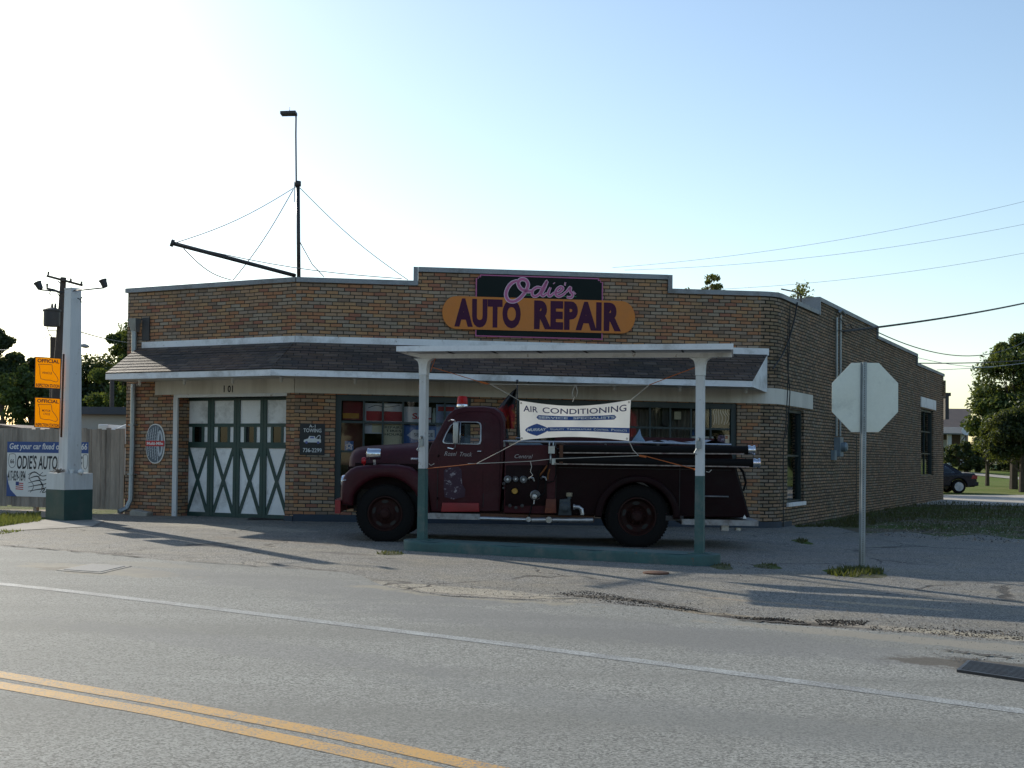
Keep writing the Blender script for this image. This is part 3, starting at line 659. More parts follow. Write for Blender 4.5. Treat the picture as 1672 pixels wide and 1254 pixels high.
# raised courses so that the roof has real steps
sh = MB(); NC = 9
def lerp2(a, b, t): return a+(b-a)*t
for fr, a0, a1, w0, w1, u0 in ((FC, tl, ka, wl0, CLn, 0), (FF, kf, tr, 0, wr, 7.3)):
    sl_ = math.hypot(OV, RT-EB1)
    for i in range(NC):
        t0, t1 = i/NC, (i+1)/NC; up = .014
        L0, R0, L1, R1 = lerp2(a0, w0, t0), lerp2(a1, w1, t0), lerp2(a0, w0, t1), lerp2(a1, w1, t1)
        z0, z1 = lerp2(EB1, RT, t0)+up, lerp2(EB1, RT, t1)+.003; d0, d1 = lerp2(OV+.02, .032, t0), lerp2(OV+.02, .032, t1)
        sh.face([fr.p(L0, z0, d0), fr.p(R0, z0, d0), fr.p(R1, z1, d1), fr.p(L1, z1, d1)], 0, [(L0+u0, t0*sl_), (R0+u0, t0*sl_), (R1+u0, t1*sl_), (L1+u0, t1*sl_)])
        sh.face([fr.p(L0, z0-up-.006, d0), fr.p(R0, z0-up-.006, d0), fr.p(R0, z0, d0), fr.p(L0, z0, d0)], 0, [(L0+u0, t0*sl_), (R0+u0, t0*sl_), (R0+u0, t0*sl_+.01), (L0+u0, t0*sl_+.01)])
M['shingle'].name = 'shingle'
aw = sh.build('awning_roof', M['shingle'], bld)
mb = MB()
for fr, a0, a1 in ((FC, tl, ka), (FF, kf, tr)): mb.box8([fr.p(a, b, d) for b in (EB0, EB1) for a, d in ((a0, OV+.012), (a1, OV+.012), (a1, OV-.02), (a0, OV-.02))])
mb.face([FF.p(tr+.003, EB0, OV+.01), FF.p(wr+.003, EB0-.04, .033), FF.p(wr+.003, RT, .033), FF.p(tr+.003, EB1, OV+.01)])
mb.face([FC.p(tl, EB0, OV), FC.p(tl, EB1, OV), FC.p(wl0, RT, .033), FC.p(wl0, EB0, .033)])
mb.build('eave_fascia', M['trim'], bld)
mb = MB()
mb.face([FC.p(tl+.01, EB0+.02, OV-.01), FC.p(ka, EB0+.02, OV-.01), FC.p(CLn, EB0+.02, .03), FC.p(wl0, EB0+.02, .03)][::-1]); mb.face([FF.p(kf, EB0+.02, OV-.01), FF.p(tr, EB0+.02, OV-.01), FF.p(wr, EB0+.02, .03), FF.p(0, EB0+.02, .03)][::-1])
mb.build('soffit', M['cream'], bld)
# small bulbs under the eave and the flood lamp on the awning
for px, py, fr in ((301, 622, FC), (380, 622, FC), (459, 621, FF), (580, 626, FF), (1003, 632, FF), (1110, 633, FF), (1218, 639, FF), (228, 621, FC)):
    a, b = fr.uv(px, py, .55); mb = MB(); c = fr.p(a, EB0-.01, .55)
    mb.lathe([(.001, -.09), (.028, -.075), (.036, -.045), (.026, -.015), (.035, 0), (.05, .025)], Matrix.Translation(c), 10); mb.build('soffit_bulb', M['vinyl'], bld)
a, b = FF.uv(884, 598, .5); mb = MB(); c = FF.p(a, b-.06, .5)
mb.lathe([(.001, .16), (.07, .15), (.075, .12), (.04, .07), (.035, .0)], Matrix.Translation(c), 12); mb.tube([c+Vector((0, 0, .02)), c+Vector((0, .1, -.08))], .02)
fl = mb.build('roof_lamp', M['metal'], bld)
mb = MB(); mb.tube([FF.p(*FF.uv(880, 604, .45), .45), FF.p(*FF.uv(868, 618, 1.0), 1.0), FF.p(*FF.uv(862, 625, .98), .98)], .009); mb.build('lamp_cable', M['wire'], bld)
# ---- garage door, recessed .38
GD = -.38
mb = MB(); gj = FC.uv(303, 700, GD)[0]
mb.box8([FC.p(a, b, d) for b in (-.05, gb1) for a, d in ((ga0-.1, .02), (ga0+.02, .02), (gj, GD), (gj-.2, GD))])
mb.fbox(FC, ga0-.1, CLn-.2, gb1, gb1+.09, GD, .012); mb.build('door_jamb', M['white'], bld)
gl = thing('door_jamb_dummy', (0, 0, 0), 'x', 'x'); bpy.data.objects.remove(gl)
xsb = [(304, 309, 341, 350.5), (350.5, 351.3, 383.5, 394), (394, 395, 427, 438.5), (438.5, 439, 472, 480)]
def ga(px, py=720): return FC.uv(px, py, GD)[0]
def gb(py, px=380): return FC.uv(px, py, GD)[1]
bt = [gb(y) for y in (651, 654, 691.5, 697, 722, 731.5, 838, 847)]   # top rail .. bottom rail
e0 = ga(303); ew = [ga(303), ga(346), ga(389), ga(432), ga(475)]; lw = (ew[-1]-ew[0])/4
for i in range(4):
    l0, l1 = ew[0]+lw*i, ew[0]+lw*(i+1); sw = .085
    dr = MB(); dr.fbox(FC, l0+.004, l1-.004, bt[7], gb1, GD-.06, GD-.01); leaf = dr.build('garage_door_leaf', M['door_white'], bld)
    g = MB()
    g.fbox(FC, l0+.004, l0+sw, bt[7], gb1, GD-.009, GD+.02); g.fbox(FC, l1-sw, l1-.004, bt[7], gb1, GD-.009, GD+.02)
    for (hi, lo) in ((gb1, bt[1]), (bt[2], bt[3]), (bt[4], bt[5]), (bt[6], bt[7])): g.fbox(FC, l0+sw, l1-sw, lo, hi, GD-.009, GD+.017)
    yT, yB = bt[5]-.0, bt[6]
    g.fbar(FC, (l0+sw, yT-.0), (l1-sw, yB), .075, GD-.009, GD+.012); g.fbar(FC, (l1-sw, yT), (l0+sw, yB), .075, GD-.009, GD+.009)
    m = (l0+l1)/2; g.fbox(FC, m-.165, m-.105, bt[4], bt[3], GD-.009, GD+.012); g.fbox(FC, m+.105, m+.165, bt[4], bt[3], GD-.009, GD+.012)
    tr_ = g.build('green_trim', M['green'], None); tr_.parent = leaf
    p = MB(); p.fbox(FC, m-.105, m+.105, bt[4], bt[3], GD-.009, GD-.002); pn = p.build('pane', M['dark_glass'] if i < 3 else M['dark_glass'], None); pn.parent = leaf
    for ob in (tr_, pn): ob.matrix_parent_inverse = ROOTM[bld.name].inverted() @ Matrix.Identity(4) if False else Matrix.Identity(4)
# leaf itself sits at world coordinates through its parent inverse, so its children need no offset
for nm, fr, L_ in (('x', FC, 0),): pass
# ---- shop windows
def shopwin(a0, a1, b0_, b1_, cols_, rows_, name, fw=.12, fr=FF, d=-.12, mat=None, sub=True):
    f = MB()
    f.fbox(fr, a0, a0+fw, b0_, b1_, d-.06, d+.06); f.fbox(fr, a1-fw, a1, b0_, b1_, d-.06, d+.06)
    f.fbox(fr, a0+fw, a1-fw, b1_-fw, b1_, d-.057, d+.057); f.fbox(fr, a0+fw, a1-fw, b0_, b0_+fw*.6, d-.057, d+.057)
    for c in cols_: f.fbox(fr, c-.02, c+.02, b0_+fw*.6, b1_-fw, d-.03, d+.03)
    for r in rows_: f.fbox(fr, a0+fw, a1-fw, r-.022, r+.022, d-.027, d+.027)
    fo = f.build(name, mat or M['dark_frame'], bld)
    ca, rb = [a0+fw]+cols_+[a1-fw], sorted([b0_+.05, b1_-fw]+rows_); rt = random.Random(11)
    for i in range(len(ca)-1):
        for j in range(len(rb)-1):
            A0, A1, B0, B1 = ca[i], ca[i+1], rb[j], rb[j+1]; tx = (rt.uniform(-.006, .006)+.012)*(A1-A0); ty = rt.uniform(-.005, .005)*(B1-B0)
            g = MB(); g.face([fr.p(A0, B0, d+tx/2+ty/2), fr.p(A1, B0, d-tx/2+ty/2), fr.p(A1, B1, d-tx/2-ty/2), fr.p(A0, B1, d+tx/2-ty/2)])
            go = g.build('pane', M['glass'], None); go.parent = fo
    return fo
r1 = FF.uv(600, 689.5, -.12)[1]; r2 = r1-(w1b1-r1-.0)*.95
shopwin(w1a0, w1a1, wb0, w1b1, [FF.uv(x, 690, -.12)[0] for x in (594, 625, 658, 691, 726)], [r1, r1-.62], 'shop_window')
shopwin(w2a0, w2a1, wb0, w1b1, [FF.uv(x, 690, -.12)[0] for x in (878, 911, 944, 977, 1010, 1061, 1094, 1128, 1160)], [FF.uv(1100, 699, -.12)[1], r1-.62], 'shop_window')
shopwin(s1a0, s1a1, s1b0, s1b1, [], [(s1b0+s1b1)/2], 'side_window', .07, FS)
shopwin(s2a0, s2a1, s2b0, s2b1, [(s2a0+s2a1)/2], [(s2b0*2+s2b1)/3, (s2b0+2*s2b1)/3], 'side_window', .07, FS)
mb = MB(); mb.fbox(FS, s1a0-.06, s1a1+.06, s1b0-.09, s1b0-.002, -.1, .05); mb.build('window_sill', M['trim'], bld)
# curtain in the side window
mb = MB(); n = 14
for i in range(n):
    a = s1a0+(s1a1-s1a0)*i/n; a2 = s1a0+(s1a1-s1a0)*(i+1)/n
    mb.face([FS.p(a, s1b0, -.3-.03*(i % 2)), FS.p(a2, s1b0, -.3-.03*((i+1) % 2)), FS.p(a2, s1b1, -.3-.03*((i+1) % 2)), FS.p(a, s1b1, -.3-.03*(i % 2))])
mb.build('curtain', pm('dull_curtain', (.07,.085,.07), .9), bld)
# downpipe at the left end
mb = MB(); hx = FC.uv(224, 545)[0]; ht = FC.uv(224, 521)[1]
mb.box8([FC.p(hx+dx, ht+b, d) for b, s in ((-.3, .6), (0, 1)) for dx, d in ((-.12*s, .19*s), (.12*s, .19*s), (.12*s, .005), (-.12*s, .005))])
pb = [(hx, ht-.28, .09), (hx, 3.35, .09)]
mb.tube([FC.p(*q) for q in pb], .06, 8); mb.tube([FC.p(hx+.0, 2.93, .09), FC.p(hx+.0, 1.5, .09), FC.p(hx-.02, .35, .09), FC.p(hx-.07, .16, .16), FC.p(hx-.13, .08, .34)], .058, 8)
for b in (2.0, .9): mb.fbox(FC, hx-.075, hx+.075, b, b+.03, .002, .155)
mb.build('downpipe', M['metal'], bld)
mb = MB(); mb.fbox(FC, hx+.17, hx+.38, ht-.5, ht+.02, .002, .03); mb.build('scupper_plate', M['dark_metal'], bld)
# side wall: conduits, boxes, cables
mb = MB()
for px in (1361.5, 1367.5):
    a = FS.uv(px, 600)[0]; mb.tube([FS.p(a, H2-.25 if px < 1365 else H2-.12, .07), FS.p(a, FS.uv(px, 712)[1], .07)], .032, 8)
a = FS.uv(1365, 600)[0]; mb.tube([FS.p(a, H2-.1, .06), FS.p(a+.05, H2-.04, .13), FS.p(a+.15, H2-.12, .18)], .05, 8)
mb.build('conduit', M['metal'], bld)
mb = MB(); a = FS.uv(1364, 720)[0]
mb.fbox(FS, a-.16, a+.2, FS.uv(1364, 745)[1], FS.uv(1364, 714)[1], .002, .16); mb.lathe([(.12, 0), (.12, .1), (.09, .14), (.001, .15)], Matrix.Translation(FS.p(a+.02, FS.uv(1364, 730)[1], .16)) @ FS.N.to_track_quat('Z', 'Y').to_matrix().to_4x4(), 16)
mb.fbox(FS, a-.5, a-.25, FS.uv(1350, 751)[1], FS.uv(1350, 735)[1], .002, .1)
mb.build('meter_box', pm('painted_box', (.22,.27,.30), .5, .3), bld)
mb = MB()
def wc(L, d=.03, fr=FS): return [fr.p(*fr.uv(x, y, d), d) for x, y in L]
mb.tube(wc([(1302, 494), (1297, 522), (1288, 556), (1276, 582), (1262, 602)], .06), .016, 6)
mb.build('wall_cable', M['wire'], bld)
for L in ([(1290, 497), (1289, 560), (1287, 610), (1286, 640), (1283, 700), (1279, 720), (1279, 860)], [(1287, 520), (1286, 600), (1290, 640), (1287, 690), (1282, 716)]): mb = MB(); mb.tube(wc(L, .045), .011, 5); mb.build('wall_cable', M['wire'], bld)
mb = MB(); mb.tube(wc([(1308, 497), (1307, 480), (1296, 476), (1276, 472)], .0), .016, 6)
mb.build('wall_cable', M['wire'], bld)
mb = MB(); mb.tube(wc([(1372, 520), (1380, 532), (1388, 530), (1392, 537), (1381, 541), (1369, 539)], .14), .012, 5);
mb.build('wall_cable', M['wire'], bld)
mb = MB(); mb.tube(wc([(1373, 560), (1374, 600), (1378, 620)], .02), .008, 5)
mb.build('wall_cable', M['wire'], bld)
mb = MB(); a = FS.uv(1398, 780)[0]; mb.fbox(FS, a-.03, a+.03, -.1, FS.uv(1398, 712)[1], .002, .012); mb.build('wall_joint', M['black'], bld)
mb = MB(); c = D+Vector((.12, .1, 0)); mb.box(c.x-.05, c.x+.09, c.y-.1, c.y+.2, 2.95, 3.85); mb.box(c.x-.07, c.x+.16, c.y-.12, c.y+.22, 3.85, 3.98)
mb.build('vent_box', M['dark_metal'], bld)
# ------------------------------------------------------------------ signs on the building
def onfr(fr, x0, y0, x1, y1, d=0.0):
    a0, b1 = fr.uv(x0, y0, d); a1, b0 = fr.uv(x1, y1, d)
    if a0 > a1: a0, a1 = a1, a0
    return a0, a1, b0, b1
def cpoly(fr, pts, d): return [fr.uv(x, y, d) for x, y in pts]
def board(fr, pts, d0, d1, mat, mb=None, bev=.002):
    mb = mb or MB(); return mb.plate([pts], d0, d1, bev, lambda x, y, z: fr.p(x, y, z), mat, 1, False)
# main sign
sg = thing('shop_sign', tuple(FF.p(*FF.uv(880, 495), 0)), 'painted shop sign of black board and orange lozenge reading auto repair above the awning', 'sign')
SD = .05
a0, a1, _, _ = onfr(FF, 777, 450, 984, 546, SD); bT = FF.uv(880, 451, SD)[1]; bB = FF.uv(880, 552, SD)[1]; nt = .085
def notched(e): return [(a0+e, bB+e), (a1-e, bB+e), (a1-e, bT-nt-e*.3), (a1-nt*.55-e*.6, bT-nt-e*.3), (a1-nt*.55-e*.6, bT-nt*.55-e*.5), (a1-nt-e, bT-nt*.55-e*.5), (a1-nt-e, bT-e), (a0+nt+e, bT-e), (a0+nt+e, bT-nt*.55-e*.5), (a0+nt*.55+e*.6, bT-nt*.55-e*.5), (a0+nt*.55+e*.6, bT-nt-e*.3), (a0+e, bT-nt-e*.3)]
mb = MB(); board(FF, notched(0), .01, .046, 0, mb); mb.build('border', M['pink'], sg)
mb = MB(); board(FF, notched(.025), .047, .052, 0, mb); mb.build('board', M['sign_black'], sg)
oa0 = FF.uv(722, 512, SD)[0]; oa1 = FF.uv(1037, 519, SD)[0]; ob1 = FF.uv(880, 487.5, SD)[1]; ob0 = FF.uv(880, 541, SD)[1]; R_ = (ob1-ob0)/2
cap = [(oa1-R_*.85+R_*.85*math.cos(t), (ob0+ob1)/2+R_*math.sin(t)) for t in [(-90+i*15)*math.pi/180 for i in range(13)]]+[(oa0+R_*.85-R_*.85*math.cos(t), (ob0+ob1)/2-R_*math.sin(t)) for t in [(-90+i*15)*math.pi/180 for i in range(13)]]
mb = MB(); board(FF, cap, .03, .062, 0, mb); mb.build('lozenge', M['orange'], sg)
mb = MB()
ta0, ta1 = FF.uv(742, 515, SD)[0], FF.uv(1014, 520, SD)[0]; tw = ta1-ta0
mb.text(FF, 'AUTO', ta0, ta0+tw*.395, ob0+.045, ob1-.04, .064, bold=.062, thick=.003, space=1.12); mb.text(FF, 'REPAIR', ta0+tw*.475, ta1, ob0+.045, ob1-.04, .064, bold=.062, thick=.003, space=1.12)
mb.build('lettering', M['sign_dark'], sg)
# hand-painted script name: strokes in pixel space of the sign plane
def S_(pts): return [FF.uv(x, 490.5-(490-y)*.92, SD) for x, y in pts]
script = [([(845,455),(836,459),(829,468),(826,480),(830,490),(839,492),(849,486),(858,474),(862,462),(858,454),(850,453),(846,460),(851,470),(862,474),(871,473)], 4.6),
          ([(884,468),(877,467),(870,472),(869,480),(874,483),(881,478),(886,468),(893,456),(889,468),(884,479),(887,482),(893,477)], 3.6),
          ([(899,467),(896,474),(895,481),(899,482),(905,476)], 3.4), ([(904,459),(905,460.5)], 3.2),
          ([(907,477),(914,475),(919,469),(915,466),(909,471),(907,479),(912,483),(919,480),(924,475)], 3.4), ([(923,458),(922,464)], 2.6),
          ([(924,476),(931,467),(931,474),(935,480),(932,485),(925,484)], 3.6), ([(935,474),(940,479)], 2.2)]
sc1 = FL/ (1270-485)
mb = MB(); mh = MB()
for i, (pts, wpx) in enumerate(script):
    P = S_(pts); mh.stroke(FF, P, [wpx*1.45*sc1*(0.75 if j in (0, len(P)-1) else 1) for j in range(len(P))], .066, 0, .001+i*.0002)
    mb.stroke(FF, P, [wpx*.9*sc1*(.6 if j in (0, len(P)-1) else 1) for j in range(len(P))], .0705, 0, .001+i*.0002)
sh_ = mh.build('script_highlight', M['pale_pink'], sg); mb.build('script_name', M['pink'], sg)
mb = MB(); mb.stroke(FF, S_([(858, 480.5), (900, 482), (941, 483.5)]), .012, .0535, 0); mb.build('underline', M['lime'], sg)
# tyre sign
t0 = FC.uv(239, 724)[0]; t1 = FC.uv(270, 724)[0]; tt = FC.uv(255, 692)[1]; tb = FC.uv(255, 757)[1]; cx, cy = (t0+t1)/2, (tt+tb)/2; rx, ry = (t1-t0)/2, (tt-tb)/2
ts = thing('tyre_sign', tuple(FC.p(cx, tb, 0)), 'oval cut out sign picturing a tyre with red band beside the downpipe', 'sign')
def ell(c, r, n=32, e=2.3): return [(c[0]+r[0]*math.copysign(abs(math.cos(t))**(2/e), math.cos(t)), c[1]+r[1]*math.copysign(abs(math.sin(t))**(2/e), math.sin(t))) for t in [2*math.pi*i/n for i in range(n)]]
mb = MB(); board(FC, ell((cx, cy), (rx, ry)), .002, .02, 0, mb); mb.build('sheet', M['vinyl'], ts)
mb = MB(); board(FC, ell((cx-rx*.02, cy), (rx*.93, ry*.95)), .0205, .023, 0, mb); mb.build('tyre_picture', pm('printed_grey', (.10,.125,.15), .5), ts)
mb = MB()
for k in range(5):
    u = cx-rx*.78+k*rx*.24; hh = ry*(.62+.07*k)
    mb.stroke(FC, [(u+rx*.12, cy-hh), (u, cy-hh*.3), (u, cy+hh*.3), (u+rx*.12, cy+hh)], .014, .0235, 0, .001)
    for j in range(11):
        b = cy-hh+2*hh*j/10; mb.stroke(FC, [(u+.01, b), (u+rx*.16, b+.02)], .008, .0237, 0, .001, 2)
mb.stroke(FC, [(cx+rx*.45, cy-ry*.62), (cx+rx*.3, cy), (cx+rx*.45, cy+ry*.62), (cx+rx*.68, cy+ry*.4), (cx+rx*.72, cy), (cx+rx*.68, cy-ry*.4), (cx+rx*.45, cy-ry*.62)], .045, .0235, 0, .0015)
mb.build('tread_lines', pm('printed_pale', (.5,.54,.58), .5), ts)
mb = MB(); mb.fbox(FC, cx-rx*.98, cx+rx*.98, cy-ry*.13, cy+ry*.15, .026, .029); mb.build('red_band', M['red'], ts)
mb = MB(); mb.text(FC, 'Multi-Mile', cx-rx*.85, cx+rx*.85, cy-ry*.06, cy+ry*.09, .030, bold=.03, thick=.001); mb.build('lettering', M['text_white'], ts)
# towing sign
a0, a1, b0, b1 = onfr(FF, 490, 691, 530, 743.5); tw_ = thing('towing_sign', tuple(FF.p(a0, b0, 0)), 'black towing sign with white pickup drawing on the brick pier', 'sign')
mb = MB(); mb.fbox(FF, a0, a1, b0, b1, .002, .018); mb.build('board', M['black'], tw_)
w_, h_ = a1-a0, b1-b0; mb = MB()
mb.text(FF, 'A-1', a0+w_*.36, a0+w_*.62, b0+h_*.87, b0+h_*.96, .019, bold=.01, thick=.001); mb.text(FF, 'TOWING', a0+w_*.14, a0+w_*.86, b0+h_*.72, b0+h_*.84, .019, bold=.01, thick=.001)
mb.text(FF, '736-2299', a0+w_*.13, a0+w_*.88, b0+h_*.09, b0+h_*.22, .019, bold=.01, thick=.001)
X = lambda u, v: (a0+w_*u, b0+h_*v)
board(FF, [X(.15,.42), X(.2,.40), X(.85,.40), X(.85,.50), X(.63,.52), X(.6,.60), X(.38,.60), X(.33,.52), X(.17,.48)], .0185, .0205, 0, mb); mb.stroke(FF, [X(.62,.5), X(.75,.62), X(.82,.60), X(.80,.50)], .014, .0195)
mb.build('lettering', M['text_white'], tw_)
mb = MB()
for u in (.27, .74): board(FF, ell(X(u, .40), (.028, .028), 14, 2), .021, .023, 0, mb)
board(FF, [X(.4,.53), X(.42,.58), X(.57,.58), X(.58,.53)], .021, .023, 0, mb); mb.build('drawing_detail', pm('drawing_blue', (.12,.14,.35), .6), tw_)
# goods and posters inside the shop windows
PD = -.22
def poster(px, name, mats, draw, lab, d=PD, cat='poster'):
    a0, a1, b0, b1 = onfr(FF, *px, d); t = thing(name, tuple(FF.p(a0, b0, d)), lab, cat)
    mb = MB(); mb.fbox(FF, a0, a1, b0, b1, d-.012, d); mb.build('sheet', mats[0], t)
    for i, (nm, fn) in enumerate(draw):
        mb = MB(); fn(mb, lambda u, v: (a0+(a1-a0)*u, b0+(b1-b0)*v), d); mb.build(nm, mats[i+1], t)
PW, PR, PC, PBk, PBl = pm('poster_white', (.62,.60,.62), .6, var=.1), pm('poster_red', (.42,.02,.03), .6), pm('poster_cream', (.66,.58,.40), .7), M['text_black'], pm('poster_blue', (.06,.14,.36), .6)
def band(u0, u1, v0, v1): 
    def f(mb, X, d): board(FF, [X(u0, v0), X(u1, v0), X(u1, v1), X(u0, v1)], d+.001, d+.004, 0, mb, .0005)
    return f
def multi(*fs):
    def f(mb, X, d):
        for g in fs: g(mb, X, d)
    return f
def txt(s, u0, u1, v0, v1, dd=.005, bold=.01):
    def f(mb, X, d): p, q = X(u0, v0), X(u1, v1); mb.text(FF, s, p[0], q[0], p[1], q[1], d+dd, bold=bold, thick=.001)
    return f
def strokes(L, wd):
    def f(mb, X, d):
        for P in L: mb.stroke(FF, [X(*p) for p in P], wd, d+.004, 0, .002)
    return f
poster((560, 655, 593, 686), 'window_poster', [pm('poster_dark_red', (.20,.015,.02), .7), pm('poster_amber', (.55,.25,.03), .7)], [('amber_stripe', band(0, .8, .08, .36))], 'dark red poster with amber stripe in left corner of the shop window')
poster((595, 658, 659, 709), 'window_poster', [PW, PR, PC, PBk], [('red_stripe', band(.05, 1, .42, .74)), ('cream_field', multi(band(.3, 1, .44, .54) if False else band(.2, .98, .04, .36))), ('drawing', strokes([[(.1, .84), (.3, .93), (.55, .88), (.9, .95)]], .012))], 'white poster with broad red stripe and cream field in shop window')
poster((625, 692, 658, 727), 'window_notice', [PC, PBk], [('lettering', multi(txt('REPAIRS', .1, .95, .78, .9), txt('TIRES', .15, .9, .62, .73), txt('HOURS', .1, .95, .45, .56)))], 'cream notice with black lettering below the red striped poster', PD+.02)
poster((660, 664, 704, 690), 'window_poster', [PW, PR], [('lettering', txt('SAL', .3, 1.0, .2, .6, bold=.03))], 'white poster with large red lettering behind the left canopy post', PD-.02)
poster((659, 694, 712, 728), 'window_poster', [PBl, PW, PBk], [('arrow_field', lambda mb, X, d: board(FF, [X(.1,.5), X(.3,.78), X(.95,.78), X(.95,.3), X(.3,.3)], d+.001, d+.004, 0, mb, .0005)), ('lettering', txt('SERVICE', .32, .9, .45, .62, .006))], 'blue poster with white arrow shape next to the cream notice', PD+.01)
poster((712, 660, 745, 716), 'window_poster', [pm('poster_pale_blue', (.25,.33,.48), .6), PR], [('stripe', band(.1, .9, .8, .93))], 'pale blue poster just in front of the truck windscreen', PD)
poster((563, 720, 577, 737), 'window_sticker', [PBl, PW], [('star', strokes([[(.2,.2),(.5,.85),(.8,.2),(.1,.6),(.9,.6),(.2,.2)]], .012))], 'small blue sticker low in the left corner pane', -.125, 'sticker')
mb = MB(); c = FF.p(*FF.uv(709, 682, -.3), -.3)
mb.lathe([(.001, -.13), (.05, -.13), (.05, .07), (.03, .12), (.03, .2), (.001, .21)], Matrix.Translation(c), 14); tag(mb.build('bottle', pm('pale_plastic', (.4,.45,.38), .4)), 'pale green plastic bottle on the shelf inside the shop window', 'bottle')
mb = MB(); a0, a1, b0, b1 = onfr(FF, 556, 690, 760, 694, -.35); mb.fbox(FF, a0, FF.uv(592, 700, -.3)[0], FF.uv(590, 760, -.3)[1], b0, -.36, -.33); tag(mb.build('display_panel', pm('red_brown_panel', (.12,.03,.02), .8)), 'red brown panel below the dark red poster inside the window', 'panel')
# right hand window: curtain-like sheets, drawing, odds and ends
CU = pm('dull_drape', (.20,.175,.15), .9, var=.35, scale=1.5, streak=True)
mb = MB()
av0, av1 = FF.uv(1030, 680, -.5)[0], FF.uv(1135, 680, -.5)[0]; n = 44
for i in range(n):
    u0, u1 = av0+(av1-av0)*i/n, av0+(av1-av0)*(i+1)/n; f = lambda k: -.5-.035*math.sin(k*1.7)
    mb.face([FF.p(u0, wb0+.3, f(i)), FF.p(u1, wb0+.3, f(i+1)), FF.p(u1, w1b1-.15, f(i+1)), FF.p(u0, w1b1-.15, f(i))], smooth=True)
tag(mb.build('drape', CU), 'brownish drape hanging behind the right shop window', 'curtain')
poster((1160, 664, 1195, 699), 'window_drawing', [pm('dark_card', (.045,.04,.035), .7), PW], [('wavy_lines', strokes([[(.15+.12*k, .15+.05*(k % 2)), (.2+.12*k-.05*math.sin(k), .5), (.14+.11*k, .75), (.2+.1*k, .95)] for k in range(7)], .016))], 'dark card with white wavy lines at the right end of the shop window')
poster((1183, 710, 1194, 733), 'white_card', [M['vinyl'], PR], [('corner_mark', band(.1, .5, .7, .95))], 'white card standing low at the right end of the shop window', PD+.03, 'card')
for (x0, y0, x1, y1, mt, nm, lab) in ((1080, 662, 1093, 697, M['black'], 'hanging_bag', 'black bag hanging in the middle of the right window'), (1101, 672, 1112, 685, PC, 'price_card', 'small cream card hung in the right window'), (1128, 712, 1165, 717, M['vinyl'], 'shelf_board', 'white shelf board low in the right window'), (1129, 699, 1134, 711, PBl, 'spray_can', 'small blue can standing on the white shelf in the window')):
    a0, a1, b0, b1 = onfr(FF, x0, y0, x1, y1, -.3); mb = MB(); r = (a1-a0)/2; c = FF.p((a0+a1)/2, b0, -.3)
    if nm in ('hanging_bag',): board(FF, [(a0, b0+.1), (a0+r*.4, b0), (a1-r*.4, b0), (a1, b0+.1), (a1-.02, b1), (a0+.02, b1)], -.36, -.3, 0, mb, .02)
    elif nm == 'spray_can': mb.lathe([(.001, 0), (r, 0), (r, (b1-b0)*.8), (r*.4, (b1-b0)*.9), (r*.4, b1-b0), (.001, b1-b0)], Matrix.Translation(c), 12)
    else: board(FF, [(a0, b0), (a1, b0), (a1, b1), (a0, b1)], -.34, -.3, 0, mb, .004)
    tag(mb.build(nm, mt), lab, {'hanging_bag': 'bag', 'price_card': 'card', 'shelf_board': 'shelf', 'spray_can': 'can'}[nm])
# ------------------------------------------------------------------ roof mast with boom and guy wires
def YA(px, back): return None
mbY = 26.3
ms = thing('antenna_mast', tuple(at(487, 455, mbY)), 'thin dark steel mast with slanting boom and guy wires on the garage roof', 'antenna mast')
P3 = lambda x, y, Y=mbY: at(x, y, Y)
mb = MB(); mb.tube([P3(488, 468), P3(486.5, 300)], .042, 8); mb.tube([P3(486.3, 304), P3(486.3, 296)], .07, 8); mb.build('lower_pole', M['dark_metal'], ms)
mb = MB(); mb.tube([P3(483.8, 306), P3(483.0, 220), P3(483.4, 185)], .02, 6); mb.build('upper_pole', M['dark_metal'], ms)
mb = MB(); a = P3(484, 185); b = P3(459, 185.5); mb.box8([p+Vector((0, dy, dz)) for dz in (-.03, .03) for p, dy in ((b+Vector((0, 0, -.005)), -.12), (a, -.12), (a, .12), (b, .12))]); mb.tube([P3(473, 184), P3(473, 175)], .006, 5); mb.build('lamp_head', M['dark_metal'], ms)
mb = MB(); mb.tube([P3(482, 450), P3(281, 397, 24.6)], .045, 8); mb.tube([P3(284, 398, 24.6), P3(278.5, 396, 24.58)], .075, 8); mb.build('boom', M['dark_metal'], ms)
gw = pm('guy_wire', (.16,.15,.15), .5, .5)
for L in ([(483, 305, 26.3), (285, 397, 24.6)], [(479, 309, 26.3), (380, 458, 26.0)], [(488, 305, 26.3), (666, 457, 26.5)], [(285, 397, 24.6), (656, 455, 26.4)], [(300, 406, 24.7), (377, 457, 26.0)]):
    mb = MB(); p, q = at(*L[0]), at(*L[1]); mb.tube([p.lerp(q, t)+Vector((0, 0, -.12*math.sin(math.pi*t))) for t in [i/10 for i in range(11)]], .010, 4, cap=False); mb.build('guy_wire', gw, ms)
mb = MB(); mb.tube([P3(488, 392), P3(496, 407), P3(510, 432), P3(529, 452)], .010, 5); mb.build('loose_cable', M['wire'], ms)
mb = MB(); mb.tube([P3(481, 296), P3(480.5, 330)], .009, 5); mb.build('loose_cable', M['wire'], ms)
